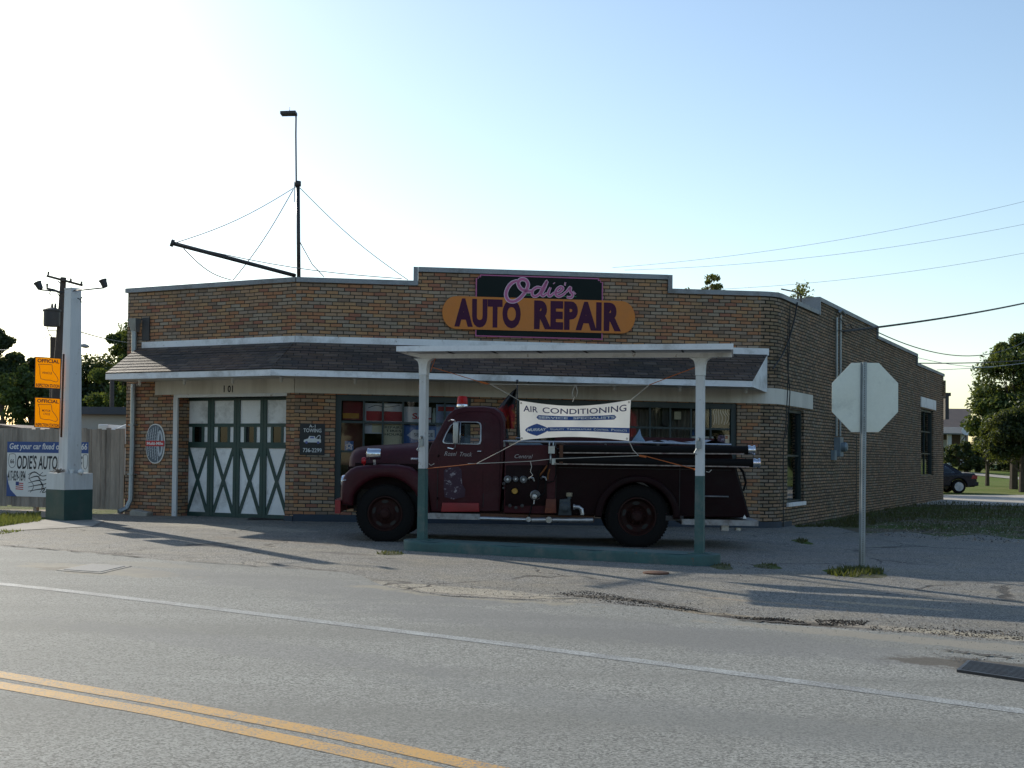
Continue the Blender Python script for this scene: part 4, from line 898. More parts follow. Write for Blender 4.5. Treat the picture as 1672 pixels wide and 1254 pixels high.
# ------------------------------------------------------------------ pump island and canopy
LB, RB = Vector((-1.36, 18.85, .0)), Vector((2.66, 17.3, 0)); 
FP = Fr((-1.36, 18.85, 0), RB-LB, (0, 0, 1)); PL_ = (RB-LB).length
isl = thing('pump_island', (.6, 18.1, 0), 'long worn green painted concrete pump island under the canopy', 'kerb')
def zf(a): p = FP.p(a, 0); return zg2(p.x, p.y)
ia0, ia1 = FP.uv(662, 897)[0], FP.uv(1176, 915)[0]; hw = .30; H_ = .165
mb = MB(); V = []; n = 60
outl = [(ia1-hw+hw*math.cos(t), hw*math.sin(t)) for t in [(-90+i*15)*math.pi/180 for i in range(13)]]+[(ia0+hw-hw*math.cos(t), -hw*math.sin(t)) for t in [(-90+i*15)*math.pi/180 for i in range(13)]]
# dense outline with rounded top edge
pts = []
for p, q in zip(outl, outl[1:]+outl[:1]):
    L_ = math.hypot(q[0]-p[0], q[1]-p[1]); k = max(1, int(L_/.25)); pts += [(p[0]+(q[0]-p[0])*i/k, p[1]+(q[1]-p[1])*i/k) for i in range(k)]
rings = []
for sc_, z in ((1.0, -.05), (1.0, H_-.04), (.985, H_-.015), (.94, H_)):
    r = []
    for (a, d) in pts:
        j = 1+.012*math.sin(a*9)+.008*math.sin(a*23+d*9); zz = z-(.02*max(0, math.sin(a*5.1)-.8)*5 if z > .1 else 0)
        dd = d*(sc_ if sc_ == 1 else (sc_-.0))*j; aa = ia0+hw+(a-ia0-hw)*1.0 if True else a
        p = FP.p(aa, 0, -dd); rings.append((p.x, p.y, zg2(p.x, p.y)+zz))
K = len(pts)
mb.raw(rings, [(j*K+i, j*K+(i+1) % K, (j+1)*K+(i+1) % K, (j+1)*K+i) for j in range(3) for i in range(K)]+[tuple(range(3*K, 4*K))], 0, True)
mb.build('kerb', M['pale_green'], isl)
can = thing('island_canopy', (.6, 18.1, 0), 'flat white canopy on two posts with green painted lower halves', 'canopy')
ZL, ZR = 2.99, 2.925
def ct(a, d, z): 
    t = a/PL_; return FP.p(a+.193*(d-.55), 0, d)+Vector((0, 0, z+ZL+(ZR-ZL)*t))
def cbox(mb, a0, a1, d0, d1, z0, z1, mat=0): mb.box8([ct(a, d, z) for z in (z0, z1) for a, d in ((a0, d1), (a1, d1), (a1, d0), (a0, d0))], mat)
ca0 = FP.uv(647, 570, .55)[0]; ca1 = FP.uv(1197.5, 572, .55)[0]
mb = MB(); cbox(mb, ca0, ca1, -.75, .52, .085, .10); mb.build('roof_sheet', M['white'], can)
mb = MB()
cbox(mb, ca0, ca1, .52, .55, .045, .125); cbox(mb, ca0, ca1, -.78, -.75, .045, .125)
for a in (ca0, ca1-.03): cbox(mb, a, a+.03, -.75, .52, .045, .124)
mb.build('roof_edge', M['trim'], can)
mb = MB(); n = 7
for i in range(1, n): a = ca0+(ca1-ca0)*i/n; cbox(mb, a-.012, a+.012, -.74, .51, .07, .0845)
mb.build('roof_seam', M['dark_metal'], can)
mb = MB(); cbox(mb, ca0+.28, ca1-.02, -.05, .05, -.02, .045); mb.box8([ct(a, d, z) for (a, z, s) in ((ca0+.28, -.02, 1), (ca0+.05, .04, 1)) for a, d, z in ((a, .05, z), (a, -.05, z), (a, -.05, z+.065 if s and z < 0 else z+.04), (a, .05, z+.065 if z < 0 else z+.04))]); mb.build('beam', M['trim'], can)
def post(a, z0, zt, lean=0.0):
    r = .056
    pst = MB(); base = FP.p(a, 0); zb = zg2(base.x, base.y)+H_-.005
    gt = {0: FP.uv(692, 765)[1], 1: FP.uv(1143, 777)[1]}[0 if a < 1 else 1]
    def rect(z, h, k=1.0): return [base+FP.R*dx*h+FP.N*dy*h+Vector((0, 0, z)) for dx, dy in ((-1, 1), (1, 1), (1, -1), (-1, -1))]
    V = []; 
    def seg(z0, z1, h0, h1, mat): pst.box8(rect(z0, h0)+rect(z1, h1), mat)
    seg(zb, gt, r*1.12, r*1.02, 1); seg(gt+.0005, zt-.26, r, r, 0)
    pst.raw([base+FP.R*dx+FP.N*dy+Vector((0, 0, zb+z)) for z in (0, .018) for dx, dy in ((-.15, .12), (.15, .12), (.15, -.12), (-.15, -.12))], [(0,1,5,4),(1,2,6,5),(2,3,7,6),(3,0,4,7),(4,5,6,7)], 1)
    o = pst.build('post', [M['white'], M['pale_green']], can)
    f = MB(); cur = None; prof = [(zt-.255, .064), (zt-.16, .066), (zt-.10, .072), (zt-.05, .088), (zt-.02, .125), (zt-.005, .16)]
    for (za, ha), (zc, hc) in zip(prof, prof[1:]): 
        f.box8([base+FP.R*dx*ha+FP.N*dy*.055+Vector((0, 0, za)) for dx, dy in ((-1, 1), (1, 1), (1, -1), (-1, -1))]+[base+FP.R*dx*hc+FP.N*dy*.055+Vector((0, 0, zc)) for dx, dy in ((-1, 1), (1, 1), (1, -1), (-1, -1))])
    f.build('post_bracket', M['trim'], can)
    s = MB(); z = FP.uv(690, 723)[1] if a < 1 else FP.uv(1145, 727)[1]
    s.fbox(FP, a-.035, a+.03, z-.05, z+.06, .06, .085); s.tube([FP.p(a-.03, z-.05, .08), FP.p(a-.06, z-.11, .1), FP.p(a-.03, z-.13, .08)], .01, 5); s.tube([FP.p(a, z+.06, .07), FP.p(a+.01, z+.1, .09)], .02, 6)
    s.build('socket_box', M['metal'], can)
post(0.0, 0, ZL-.02); post(PL_, 0, ZR-.02)
# ------------------------------------------------------------------ banner between the posts and its ropes
bn = thing('canopy_banner', tuple(FP.p(2.2, 1.8, 0)), 'white and blue vinyl air conditioning banner roped between the canopy posts', 'banner')
q = {k: FP.uv(*v) for k, v in dict(tl=(848, 654), tr=(1030.5, 653), bl=(850.5, 719), br=(1027, 720)).items()}
NU, NV = 40, 12
def bp(u, v):
    top = Vector(q['tl']).lerp(Vector(q['tr']), u)-Vector((0, .082*math.sin(math.pi*u))); bot = Vector(q['bl']).lerp(Vector(q['br']), u)+Vector((0, .055*math.sin(math.pi*u)**1.0))
    r = bot.lerp(top, v); d = .03*math.sin(math.pi*u)*math.sin(2.4*v+u*5)+.012*math.sin(u*17+v*4)+.015*math.sin(6*u+1)*(1-v)
    return r, d
def bpt(u, v, off=0.0): r, d = bp(u, v); return FP.p(r.x, r.y, d+off)
mb = MB(); V = [bpt(i/NU, j/NV) for j in range(NV+1) for i in range(NU+1)]
mb.raw(V, [(j*(NU+1)+i, j*(NU+1)+i+1, (j+1)*(NU+1)+i+1, (j+1)*(NU+1)+i) for j in range(NV) for i in range(NU)], 0, True); mb.build('cloth', M['banner_cloth'], bn)
class BF:     # banner surface as a frame in 0..1 coordinates, height given in the same unit as width
    def p(s, a, b, d=0.0): return bpt(a, b, d)
BFR = BF()
def bband(mb, pts, off=.003, mat=0, sub=24):
    """a flat patch on the banner given by left/right u for rows"""
    V = []; 
    (u0, u1, v0, v1) = pts; n = sub
    for i in range(n+1):
        u = u0+(u1-u0)*i/n; V += [bpt(u, v0, off), bpt(u, v1, off)]
    mb.raw(V, [(2*i, 2*i+2, 2*i+3, 2*i+1) for i in range(n)], mat)
mb = MB()
for i in range(40):      # rounded bar behind SERVICE SPECIALISTS
    e = lambda u: .065*math.sqrt(max(0, 1-max(0, (.02-(u-.155)), (u-.155-.70))/.02)) if True else 0
    ua, ub = .155+.72*i/40, .155+.72*(i+1)/40
    mb.face([bpt(ua, .60-e(ua), .003), bpt(ub, .60-e(ub), .003), bpt(ub, .60+e(ub), .003), bpt(ua, .60+e(ua), .003)])
bband(mb, (.26, 1.0, .185, .315))
dm = [(.05, .25), (.075, .17), (.16, .08), (.245, .17), (.27, .25), (.245, .33), (.16, .43), (.075, .33)]
for i in range(20):
    ua, ub = .05+.22*i/20, .05+.22*(i+1)/20
    hh = lambda u: .175*max(0.0, 1-abs(u-.16)/.11)**.62*.98
    mb.face([bpt(ua, .25-hh(ua), .0042), bpt(ub, .25-hh(ub), .0042), bpt(ub, .25+hh(ub), .0042), bpt(ua, .25+hh(ua), .0042)])
mb.build('blue_bars', M['blue'], bn)
mb = MB(); mb.text(BFR, 'AIR', .035, .17, .735, .895, .003, bold=.01, thick=.001); mb.build('headline', M['deep_blue'], bn); mb = MB(); mb.text(BFR, 'CONDITIONING', .215, .965, .735, .905, .003, bold=.008, thick=.001); mb.build('headline', M['deep_blue'], bn)
mb = MB(); mb.text(BFR, 'SERVICE', .175, .44, .568, .635, .005, bold=.03, thick=.001); mb.text(BFR, 'SPECIALISTS', .485, .86, .568, .635, .005, bold=.03, thick=.001)
mb.text(BFR, 'MURRAY', .067, .25, .215, .29, .006, bold=.03, thick=.001, shear=.25)
u = .285
for big, small, wdt in (('Q', 'UALITY', .13), ('T', 'EMPERATURE', .215), ('C', 'ONTROL', .14), ('P', 'RODUCTS', .14)):
    mb.text(BFR, big, u, u+.022, .222, .285, .005, bold=.02, thick=.001); mb.text(BFR, small, u+.027, u+wdt, .222, .27, .005, bold=.015, thick=.001); u += wdt+.022
mb.build('white_lettering', M['text_white'], bn)
mb = MB()
for u, v in ((.015, .94), (.985, .95), (.015, .05), (.98, .05)): mb.lathe([(.008, 0), (.014, 0), (.014, .004), (.008, .004)], Matrix.Translation(bpt(u, v, .002)) @ FP.N.to_track_quat('Z', 'Y').to_matrix().to_4x4(), 10)
mb.build('grommet', M['dark_metal'], bn)
def rp(pts, d=.02): return [FP.p(*FP.uv(x, y, d), d) for x, y in pts]
mb = MB()
for L in ([(848, 654), (824, 640), (800, 627)], [(800, 627), (930, 629), (1060, 628.5)], [(1060, 628.5), (1045, 641), (1030.5, 653)], [(940, 628), (936, 636), (934, 645), (938, 648), (935, 656)], [(940, 628), (943, 640), (941, 648)],
          [(850.5, 719), (815, 738), (778, 757)], [(764, 757), (778, 757), (868, 753), (905, 749), (1044, 744)], [(866, 753), (868, 762), (866, 770), (870, 776), (863, 781)], [(1027, 720), (1034, 735), (1042, 743)], [(1153, 770), (1158, 771), (1162, 767)], [(700, 757), (704, 760), (709, 757)]):
    mb.tube(rp(L), .0052, 5)
mb.build('white_rope', M['rope'], bn)
mb = MB()
for L in ([(800, 627), (784, 623.5), (707, 600)], [(1060, 628.5), (1100, 613), (1143, 597)], [(778, 757), (740, 761), (697, 765)], [(1044, 744), (1055, 745), (1100, 757), (1146, 769)]): mb.tube(rp(L), .006, 5)
for L in ([(1044, 744), (1050, 745), (1055, 746)], [(784, 623.5), (790, 625), (796, 626.5)], [(1133, 766), (1140, 768), (1146, 769)]): mb.tube(rp(L), .015, 6)
mb.tube(rp([(704, 592), (712, 583), (706, 598), (703, 607)]), .006, 5); mb.tube(rp([(690, 627), (684, 636), (688, 628), (684, 631)]), .005, 5)
mb.build('orange_rope', M['orange_rope'], bn)
# ------------------------------------------------------------------ stop sign seen from behind
g = G(1408, 930); st = thing('stop_sign', tuple(g), 'bare metal back of an octagonal road sign on a perforated steel post', 'road sign')
FT = Fr(g, (1, .02, .0093)); Ys = g.y
a0, b1 = FT.uv(1359, 592, -.03); cx = FT.uv(1412.5, 649, -.03); Rr = (FT.uv(1467, 649, -.03)[0]-a0)/2/math.cos(math.pi/8)
mb = MB(); oc = [(cx[0]+Rr*math.cos(math.pi/8+i*math.pi/4), cx[1]+Rr*math.sin(math.pi/8+i*math.pi/4)*1.04) for i in range(8)]
mb.plate([oc], -.034, -.03, .001, lambda x, y, z: FT.p(x, y, z), 0, 1, False); mb.build('sign_plate', M['alu'], st)
mb = MB(); mb.plate([[(cx[0]+(x-cx[0])*.995, cx[1]+(y-cx[1])*.995) for x, y in oc]], -.038, -.0345, .001, lambda x, y, z: FT.p(x, y, z), 0, 1, False); mb.build('sign_face', M['red'], st)
mb = MB(); ht = cx[1]+Rr*.98
top = FT.uv(1411.5, 592, 0)[0]
def pp(a, b, d): return FT.p(a+(top)*b/ht, b, d)
for (x0, x1, d0, d1) in ((-.045, -.026, -.026, -.022), (-.028, -.024, -.026, .012), (-.028, .028, .012, .016), (.024, .028, -.026, .012), (.026, .045, -.026, -.022)):
    mb.box8([pp(a, b, d) for b in (-.1, ht) for a, d in ((x0, d1), (x1, d1), (x1, d0), (x0, d0))])
mb.build('post', M['metal'], st)
mb = MB(); nh = int(ht/.0254)
for i in range(nh):
    b = .03+i*.0254*1.0; mb.box8([pp(a, b+db, d) for db in (0, .012) for a, d in ((-.006, .0168), (.006, .0168), (.006, .0162), (-.006, .0162))])
mb.build('post_holes', M['black'], st)
mb = MB(); mb.tube([pp(0, cx[1]+.25, .016), pp(0, cx[1]+.25, .026)], .014, 6); mb.tube([pp(0, cx[1]-.25, .016), pp(0, cx[1]-.25, .026)], .014, 6); mb.build('bolt', M['metal'], st)
# ------------------------------------------------------------------ sign pylon on the left
Pc = G(104, 852); PHI = math.radians(52.7); e1 = Vector((math.cos(PHI), math.sin(PHI), 0)); e2 = Vector((-math.sin(PHI), math.cos(PHI), 0))
py_ = thing('sign_pylon', tuple(Pc), 'tall tapering white pylon on a green and white square pedestal', 'pylon')
s = .654; ctr = Pc+(e1+e2)*s/2
def sq(z, h): return [ctr+e1*x*h+e2*y*h+Vector((0, 0, z)) for x, y in ((-1, -1), (1, -1), (1, 1), (-1, 1))]
FQ = Fr(Pc, (1, .0, 0))
zp, zgr = FQ.uv(104, 773)[1], FQ.uv(104, 800)[1]
mb = MB(); mb.box8(sq(-.05, s/2)+sq(zgr, s/2), 1); mb.box8(sq(zgr, s/2-.002)+sq(zp, s/2-.002), 0); mb.build('pedestal', [M['white'], M['green']], py_)
zt = FQ.uv(107, 466)[1]-.03; hb, htp = .165, .118
mb = MB(); mb.box8(sq(zp+.001, hb)+sq(zt, htp)); mb.build('shaft', M['white'], py_)
mb = MB(); mb.box8(sq(zt, htp+.006)+sq(zt+.03, htp+.006)); mb.build('cap', M['trim'], py_)
def PY(px, py, off=0.0): return at(px, py, ctr.y+off)
for (p0, p1, h0, h1, nm) in (((104, 477), (65, 473), (66.5, 472), (61, 461), 'floodlight'), ((120, 475), (170, 470), (172, 469), (167.5, 457), 'floodlight')):
    mb = MB(); mb.tube([PY(*p0, -.15), PY(*p1, -.3)], .014, 6); ar = mb.build('lamp_arm', M['dark_metal'], py_)
    mb = MB(); a, b = PY(*h0, -.3), PY(*h1, -.3); ax = (b-a).normalized(); L_ = (b-a).length
    mb.lathe([(.001, 0), (.05, 0), (.06, .03), (.068, L_*.7), (.085, L_), (.08, L_), (.001, L_-.03)], Matrix.Translation(a) @ ax.to_track_quat('Z', 'Y').to_matrix().to_4x4(), 14); mb.build(nm, M['dark_metal'], py_)
mb = MB(); mb.tube([PY(127, 487, -.1), PY(131, 489, -.2), PY(134, 485, -.2)], .012, 5); mb.tube([PY(131, 489, -.2), PY(133, 494, -.2)], .012, 5); mb.build('wire_hook', M['dark_metal'], py_)
mb = MB(); a = PY(104, 578, -.25); b = PY(100, 714, -.25); mb.tube([a, b], .022, 4); mb.build('sign_batten', M['rust'], py_)
def insp(p, txts, lab):
    (xl, yt, xr, yb, sk) = p; t = thing('inspection_sign', tuple(PY(xl, yb, -.3)), lab, 'sign', 'amber inspection signs on the pylon')
    P = [PY(xl, yb, -.36), PY(xr, yb+sk, -.20)]; tl_ = PY(xl, yt, -.36)
    f = Fr(P[0], P[1]-P[0]); W = (P[1]-P[0]).length; Hh = tl_.z-P[0].z
    mb = MB(); e_ = .014
    for q4 in ((0, W, 0, e_), (0, W, Hh-e_, Hh), (0, e_, e_, Hh-e_), (W-e_, W, e_, Hh-e_)): mb.fbox(f, *q4, -.004, .003)
    mb.build('border', M['text_black'], t)
    mb = MB(); mb.face([f.p(a_, b_, 0) for a_, b_ in ((e_, e_), (W-e_, e_), (W-e_, Hh-e_), (e_, Hh-e_))]); mb.build('sheet', M['amber'], t)
    mb = MB(); X = lambda u, v: (u*W, v*Hh)
    mb.text(f, 'OFFICIAL', W*.10, W*.93, Hh*.82, Hh*.94, .005, bold=.03, thick=.001); mb.text(f, 'INSPECTION STATION', W*.06, W*.95, Hh*.035, Hh*.145, .005, bold=.03, thick=.001)
    mb.stroke(f, [X(.14,.76), X(.2,.62), X(.24,.30), X(.60,.27), X(.82,.22), X(.9,.30), X(.8,.45), X(.68,.58), X(.66,.74), X(.6,.77), X(.14,.76)], .009, .005, 0, .0015, 2)
    for s_, u0, u1, v0, v1 in txts: mb.text(f, s_, W*u0, W*u1, Hh*v0, Hh*v1, .005, bold=.01, thick=.001)
    mb.build('lettering', M['text_black'], t)
insp((56, 582, 99, 633, 2.5), [('VEHICLE', .28, .66, .46, .53)], 'upper amber official inspection sign with outline of a state, vehicle')
insp((55.5, 648, 98, 697.5, 2), [('MOTOR', .3, .62, .53, .60), ('CYCLE', .35, .6, .42, .49)], 'lower amber official inspection sign, the one for motor cycles')
# little things on the pedestal ledge
for (x, y, w_, h_, mt, nm, lab, ct_) in ((96, 772, .26, .10, pm('dry_flowers', (.25,.2,.16), .9, var=.6, scale=20), 'dried_flowers', 'low clump of dried flowers on the pedestal ledge', 'flowers'), (117, 772, .12, .09, M['vinyl'], 'white_cup', 'white cup shaped ornament in the middle of the pedestal ledge', 'ornament'), (131, 772, .12, .10, M['vinyl'], 'white_bird_ornament', 'white ornament at the right end of the pedestal ledge', 'ornament')):
    p = PY(x, y, -.28 if x < 110 else -.20); p.z = Pc.z+zp+.001; mb = MB()
    if nm == 'dried_flowers':
        for i in range(60):
            a = random.uniform(0, 6.28); e = p+Vector((random.gauss(0, .07), random.gauss(0, .02), random.uniform(.02, .1))); mb.tube([p+(e-p)*.1, e], [.003, .009], 4, cap=True)
    elif nm == 'white_cup': mb.lathe([(.001, 0), (.035, 0), (.055, .075), (.05, .075), (.03, .01), (.001, .01)], Matrix.Translation(p), 14)
    else: mb.lathe([(.001, 0), (.05, .0), (.06, .03), (.045, .07), (.02, .09), (.001, .1)], Matrix.Translation(p) @ Matrix.Rotation(.3, 4, 'Y'), 14)
    tag(mb.build(nm, mt), lab, ct_)
# ------------------------------------------------------------------ wooden fence and the banner on it
fa = Vector((C_.x-.05, C_.y+.1, 0)); fb = Vector((-12.5, 29.2, 0)); fdir = (fb-fa).normalized(); fe = fa+fdir*26
FN = Fr(fe, fa-fe); FNL = (fa-fe).length
fe_t = thing('board_fence', tuple(fa+Vector((0, 0, zg2(fa.x, fa.y)))), 'weathered grey board fence running left from the garage', 'fence')
FN.O.z = zg2(-10, 28); mb = MB(); x = 0
while x < FNL:
    wd = random.uniform(.125, .15); h = 1.93+random.uniform(-.02, .02)+.0*x; d = random.uniform(-.006, .006)
    if x+wd > FNL: wd = FNL-x
    mb.fbox(FN, x+.003, x+wd-.003, .1 if random.random() > .1 else .13, h, d-.01, d+.008); x += wd
mb.build('boards', M['wood'], fe_t)
for i in range(11): 
    mb = MB(); mb.fbox(FN, FNL-.1-2.44*i-.09, FNL-.1-2.44*i, -.1, 1.85, -.12, -.025); mb.build('post', M['wood'], fe_t)
mb = MB()
for z in (.4, 1.5): mb.fbox(FN, 0, FNL, z, z+.09, -.06, -.0185)
mb.build('rail', M['wood'], fe_t)
a0, a1, b0, b1 = onfr(FN, 12, 721, 143, 812, .03); b0 = FN.uv(12, 810, .03)[1]; fbn = thing('fence_banner', tuple(FN.p(a0, b0, .03)), 'large blue and white garage banner fixed to the board fence', 'banner')
W, Hh = a1-a0, b1-b0; X = lambda u, v: (a0+u*W, b0+v*Hh)
mb = MB(); mb.fbox(FN, a0, a1, b0, b1, .014, .026); mb.build('cloth', M['vinyl'], fbn)
mb = MB(); bl = lambda P, d=.0265: mb.plate([P], d, d+.002, .0003, lambda x, y, z: FN.p(x, y, z), 0, 1, False)
bl([X(.0, .80), X(1, .80), X(1, 1), X(0, 1)]); bl([X(0, 0), X(.13, 0), X(.05, .12), X(.02, .25), X(0, .42)])
mb.build('blue_field', M['blue'], fbn)
mb = MB(); mb.text(FN, 'Get your car fixed on Route 66', *[X(u, 0)[0] for u in (.03, .985)], X(0, .83)[1], X(0, .975)[1], .0295, bold=.02, thick=.001, shear=.15); mb.build('white_slogan', M['text_white'], fbn)
mb = MB(); mb.text(FN, "ODIE'S AUTOMOTIVE", *[X(u, 0)[0] for u in (.125, .93)], X(0, .50)[1], X(0, .755)[1], .027, bold=.02, thick=.001, shear=.12); mb.text(FN, '417-839-1894', *[X(u, 0)[0] for u in (.01, .235)], X(0, .28)[1], X(0, .47)[1], .027, bold=.02, thick=.001, shear=.1)
sh6 = [X(.03,.77), X(.1,.77), X(.11,.66), X(.1,.56), X(.065,.52), X(.03,.56), X(.02,.66)]; mb.stroke(FN, sh6+[sh6[0]], .012, .027, 0, .001, 3); mb.text(FN, '66', *[X(u, 0)[0] for u in (.04, .09)], X(0, .6)[1], X(0, .68)[1], .027, bold=.02, thick=.001)
sh6 = [X(.94,.77), X(.985,.77), X(.99,.66), X(.985,.56), X(.965,.52), X(.945,.56), X(.94,.66)]; mb.stroke(FN, sh6+[sh6[0]], .012, .027, 0, .001, 3)
for k in range(5):
    y = .40-k*.075; mb.stroke(FN, [X(.27, y), X(.35+.03*k, y+.05), X(.45, y-.02), X(.6, y+.04), X(.8, y)], [.01, .03, .016, .03, .01], .027, 0, .001, 5)
for u in (.3, .42, .55, .7, .85): mb.stroke(FN, [X(u, .08), X(u+.04, .2), X(u-.02, .35), X(u+.03, .45)], .014, .027, 0, .001, 5)
mb.build('black_lettering', M['text_black'], fbn)
mb = MB()
for k in range(4): bl([X(.115, .13+.036*k), X(.21, .12+.036*k), X(.21, .137+.036*k), X(.115, .147+.036*k)], .0268)
mb.build('flag_stripes', M['red'], fbn)
mb = MB(); bl([X(.115, .20), X(.155, .198), X(.155, .268), X(.115, .27)], .0268); mb.build('flag_corner', M['blue'], fbn)
mb = MB(); p = G(231, 843); f = Fr((p.x-.02, p.y-.02, p.z), (1, -.25, 0)); mb.plate([[(-.2, 0), (.22, 0), (.24, .09), (-.14, .15), (-.2, .1)]], -.15, .12, .02, lambda x, y, z: f.p(x, y, z)); tag(mb.build('splash_block', M['concrete']), 'pale concrete splash block at the foot of the downpipe', 'concrete block')
# ------------------------------------------------------------------ covers and grate in the ground
def groundquad(pts, h): return [Vector((G(*p).x, G(*p).y, zg2(G(*p).x, G(*p).y)+h)) for p in pts]
ucv = thing('utility_cover', tuple(G(165, 932)), 'pale rectangular cover set in the paving left of the garage', 'utility cover')
P = groundquad([(92, 935), (150, 924), (215, 928), (165, 940)], .030); c = sum(P, Vector())/4
mb = MB(); mb.box8([p+Vector((0, 0, -.03)) for p in P]+P); mb.build('frame', M['concrete'], ucv)
mb = MB(); mb.box8([c+(p-c)*.82+Vector((0, 0, -.01)) for p in P]+[c+(p-c)*.82+Vector((0, 0, .006)) for p in P]); mb.build('lid', pm('speckled_lid', (.24,.24,.23), .8, var=.5, scale=25), ucv)
mb = MB(); c = G(1071, 938); mb.lathe([(.17, .0), (.17, .03), (.15, .034), (.001, .036)], Matrix.Translation(c), 24); tag(mb.build('valve_cover', M['rust']), 'small round rusty valve cover in front of the pump island', 'manhole cover')
gr = thing('drain_grate', tuple(G(1630, 1104)), 'dark cast iron storm drain grate at the right road edge', 'drain grate')
P = groundquad([(1562, 1103), (1580, 1087), (1735, 1108), (1730, 1128)], .030)
mb = MB(); inn = [sum(P, Vector())/4+(p-sum(P, Vector())/4)*.93 for p in P]
for i in range(4):
    j = (i+1) % 4; mb.box8([P[i]+Vector((0, 0, -.02)), P[j]+Vector((0, 0, -.02)), inn[j]+Vector((0, 0, -.02)), inn[i]+Vector((0, 0, -.02)), P[i]+Vector((0, 0, .014)), P[j]+Vector((0, 0, .014)), inn[j]+Vector((0, 0, .014)), inn[i]+Vector((0, 0, .014))])
mb.build('frame', M['dark_metal'], gr)
mb = MB(); mb.face([p+Vector((0, 0, .0)) for p in inn]); mb.build('pit', M['black'], gr)
mb = MB()
for k in range(9):
    t0, t1 = (k+.15)/9, (k+.6)/9; a, b, c, d = inn[0].lerp(inn[1], t0), inn[3].lerp(inn[2], t0), inn[3].lerp(inn[2], t1), inn[0].lerp(inn[1], t1)
    mb.box8([q_+Vector((0, 0, .002)) for q_ in (a, b, c, d)]+[q_+Vector((0, 0, .014)) for q_ in (a, b, c, d)])
mb.build('bars', M['dark_metal'], gr)
# ------------------------------------------------------------------ the fire truck (local: x to its rear, y to its far side, z up)
Gf, Gr = G(627, 886), G(1040, 895)
dv = Gr-Gf; th = math.atan2(dv.y, dv.x)
TR = thing('fire_truck', tuple(Gf), 'old faded maroon fire truck with beacon and long suction hoses parked before the garage', 'fire truck', rot=(0, .0098, th))
PS = math.hypot(dv.x, dv.y)/(1040-627)
def L2(px, py, k=1.0):      # a pixel of the near side -> (x, z)
    return ((px-627)*PS, (886+.0225*(px-627)-py)*PS*k)
def tl3(px, py, y=0.0): x, z = L2(px, py); return Vector((x, y, z))
def LP(pts): return [L2(*p) for p in pts]
def tb(mb, name, mats, parent=TR, auto=35):
    o = mb.build(name, mats, None, auto=auto); o.parent = parent; return o
Wd = 2.2
idm = lambda x, z, d: (x, d, z)
def arc(cx, cz, r, a0, a1, n=14, rz=None):
    return [(cx+r*math.cos(math.radians(a0+(a1-a0)*i/n)), cz+(rz or r)*math.sin(math.radians(a0+(a1-a0)*i/n))) for i in range(n+1)]
M['rim'] = pm('dirty_rim', (.035,.012,.010), .7, var=.5, scale=6, dirt=(.03,.025,.02), spec=.2)
# wheels
def wheel(x, y, r, dual=False, far=False, w_=.23):
    root = None; sgn = -1 if far else 1
    Mx = Matrix.Translation((x, y, r)) @ Matrix.Rotation(math.pi/2 if not far else -math.pi/2, 4, 'X')   # local z -> -y (outwards)
    t = MB(); k = w_/2
    t.lathe([(r*.60, -k*.8), (r*.66, -k), (r*.86, -k*1.02), (r*.95, -k*.9), (r, -k*.68), (r, k*.68), (r*.95, k*.9), (r*.86, k*1.02), (r*.66, k), (r*.60, k*.8)], Mx, 48)
    for i in range(60):      # tread blocks
        a = 2*math.pi*i/60
        for zz in (-k*.55, k*.55):
            P = [Mx @ Vector(((r+dr)*math.cos(a+da), (r+dr)*math.sin(a+da), zz+dz)) for dr in (-.01, .012) for da, dz in ((-.034, -k*.3), (.034, -k*.3), (.034, k*.3), (-.034, k*.3))]
            t.box8(P)
    o = tb(t, 'tyre', M['rubber']); o.name = 'wheel'
    rm = MB(); d0 = k*.2 if not dual else -k*.35
    rm.lathe([(r*.60, k*.8), (r*.615, k*.92), (r*.58, k*.95), (r*.54, d0+.03), (r*.5, d0), (r*.36, d0-.005), (r*.30, d0+.02 if not dual else d0-.03), (r*.17, d0+.04), (r*.17, d0+.12), (r*.12, d0+.145), (.001, d0+.15)], Mx, 36)
    for i in range(6):
        a = 2*math.pi*i/6; c = Mx @ Vector((r*.24*math.cos(a), r*.24*math.sin(a), d0+.03)); rm.tube([c, c+(Mx.to_3x3() @ Vector((0, 0, .03)))], .014, 6)
    q_ = tb(rm, 'rim', M['rim'], o)
    hl = MB()
    for i in range(5):
        a = 2*math.pi*(i+.3)/5; P = [Mx @ Vector((r*.42*math.cos(a)+u*math.cos(a)-v*math.sin(a), r*.42*math.sin(a)+u*math.sin(a)+v*math.cos(a), d0+.006)) for u, v in ell((0, 0), (r*.06, r*.12), 14, 2)]
        hl.face(P)
    tb(hl, 'hand_holes', M['black'], o)
rf, rr = .475, .515
wheel(0, .15, rf); wheel(0, Wd-.15, rf, far=True)
wx = L2(1040, 845)[0]
wheel(wx, .14, rr, True); wheel(wx, .42, rr, True); wheel(wx, Wd-.14, rr, True, True); wheel(wx, Wd-.42, rr, True, True)
# chassis
mb = MB(); mb.box(-.5, L2(1190, 850)[0], .62, .74, .52, .72); mb.box(-.5, L2(1190, 850)[0], Wd-.74, Wd-.62, .52, .72); mb.tube([(0, .2, rf), (0, Wd-.2, rf)], .05); mb.tube([(wx, .5, rr), (wx, Wd-.5, rr)], .08)
mb.lathe([(.05, -.2), (.17, -.1), (.17, .1), (.05, .2)], Matrix.Translation((wx, Wd/2, rr)), 14); mb.box(.6, 1.5, .75, Wd-.75, .45, .75); mb.box(2.0, 3.0, .8, 1.4, .42, .7)
tb(mb, 'chassis', M['black'])
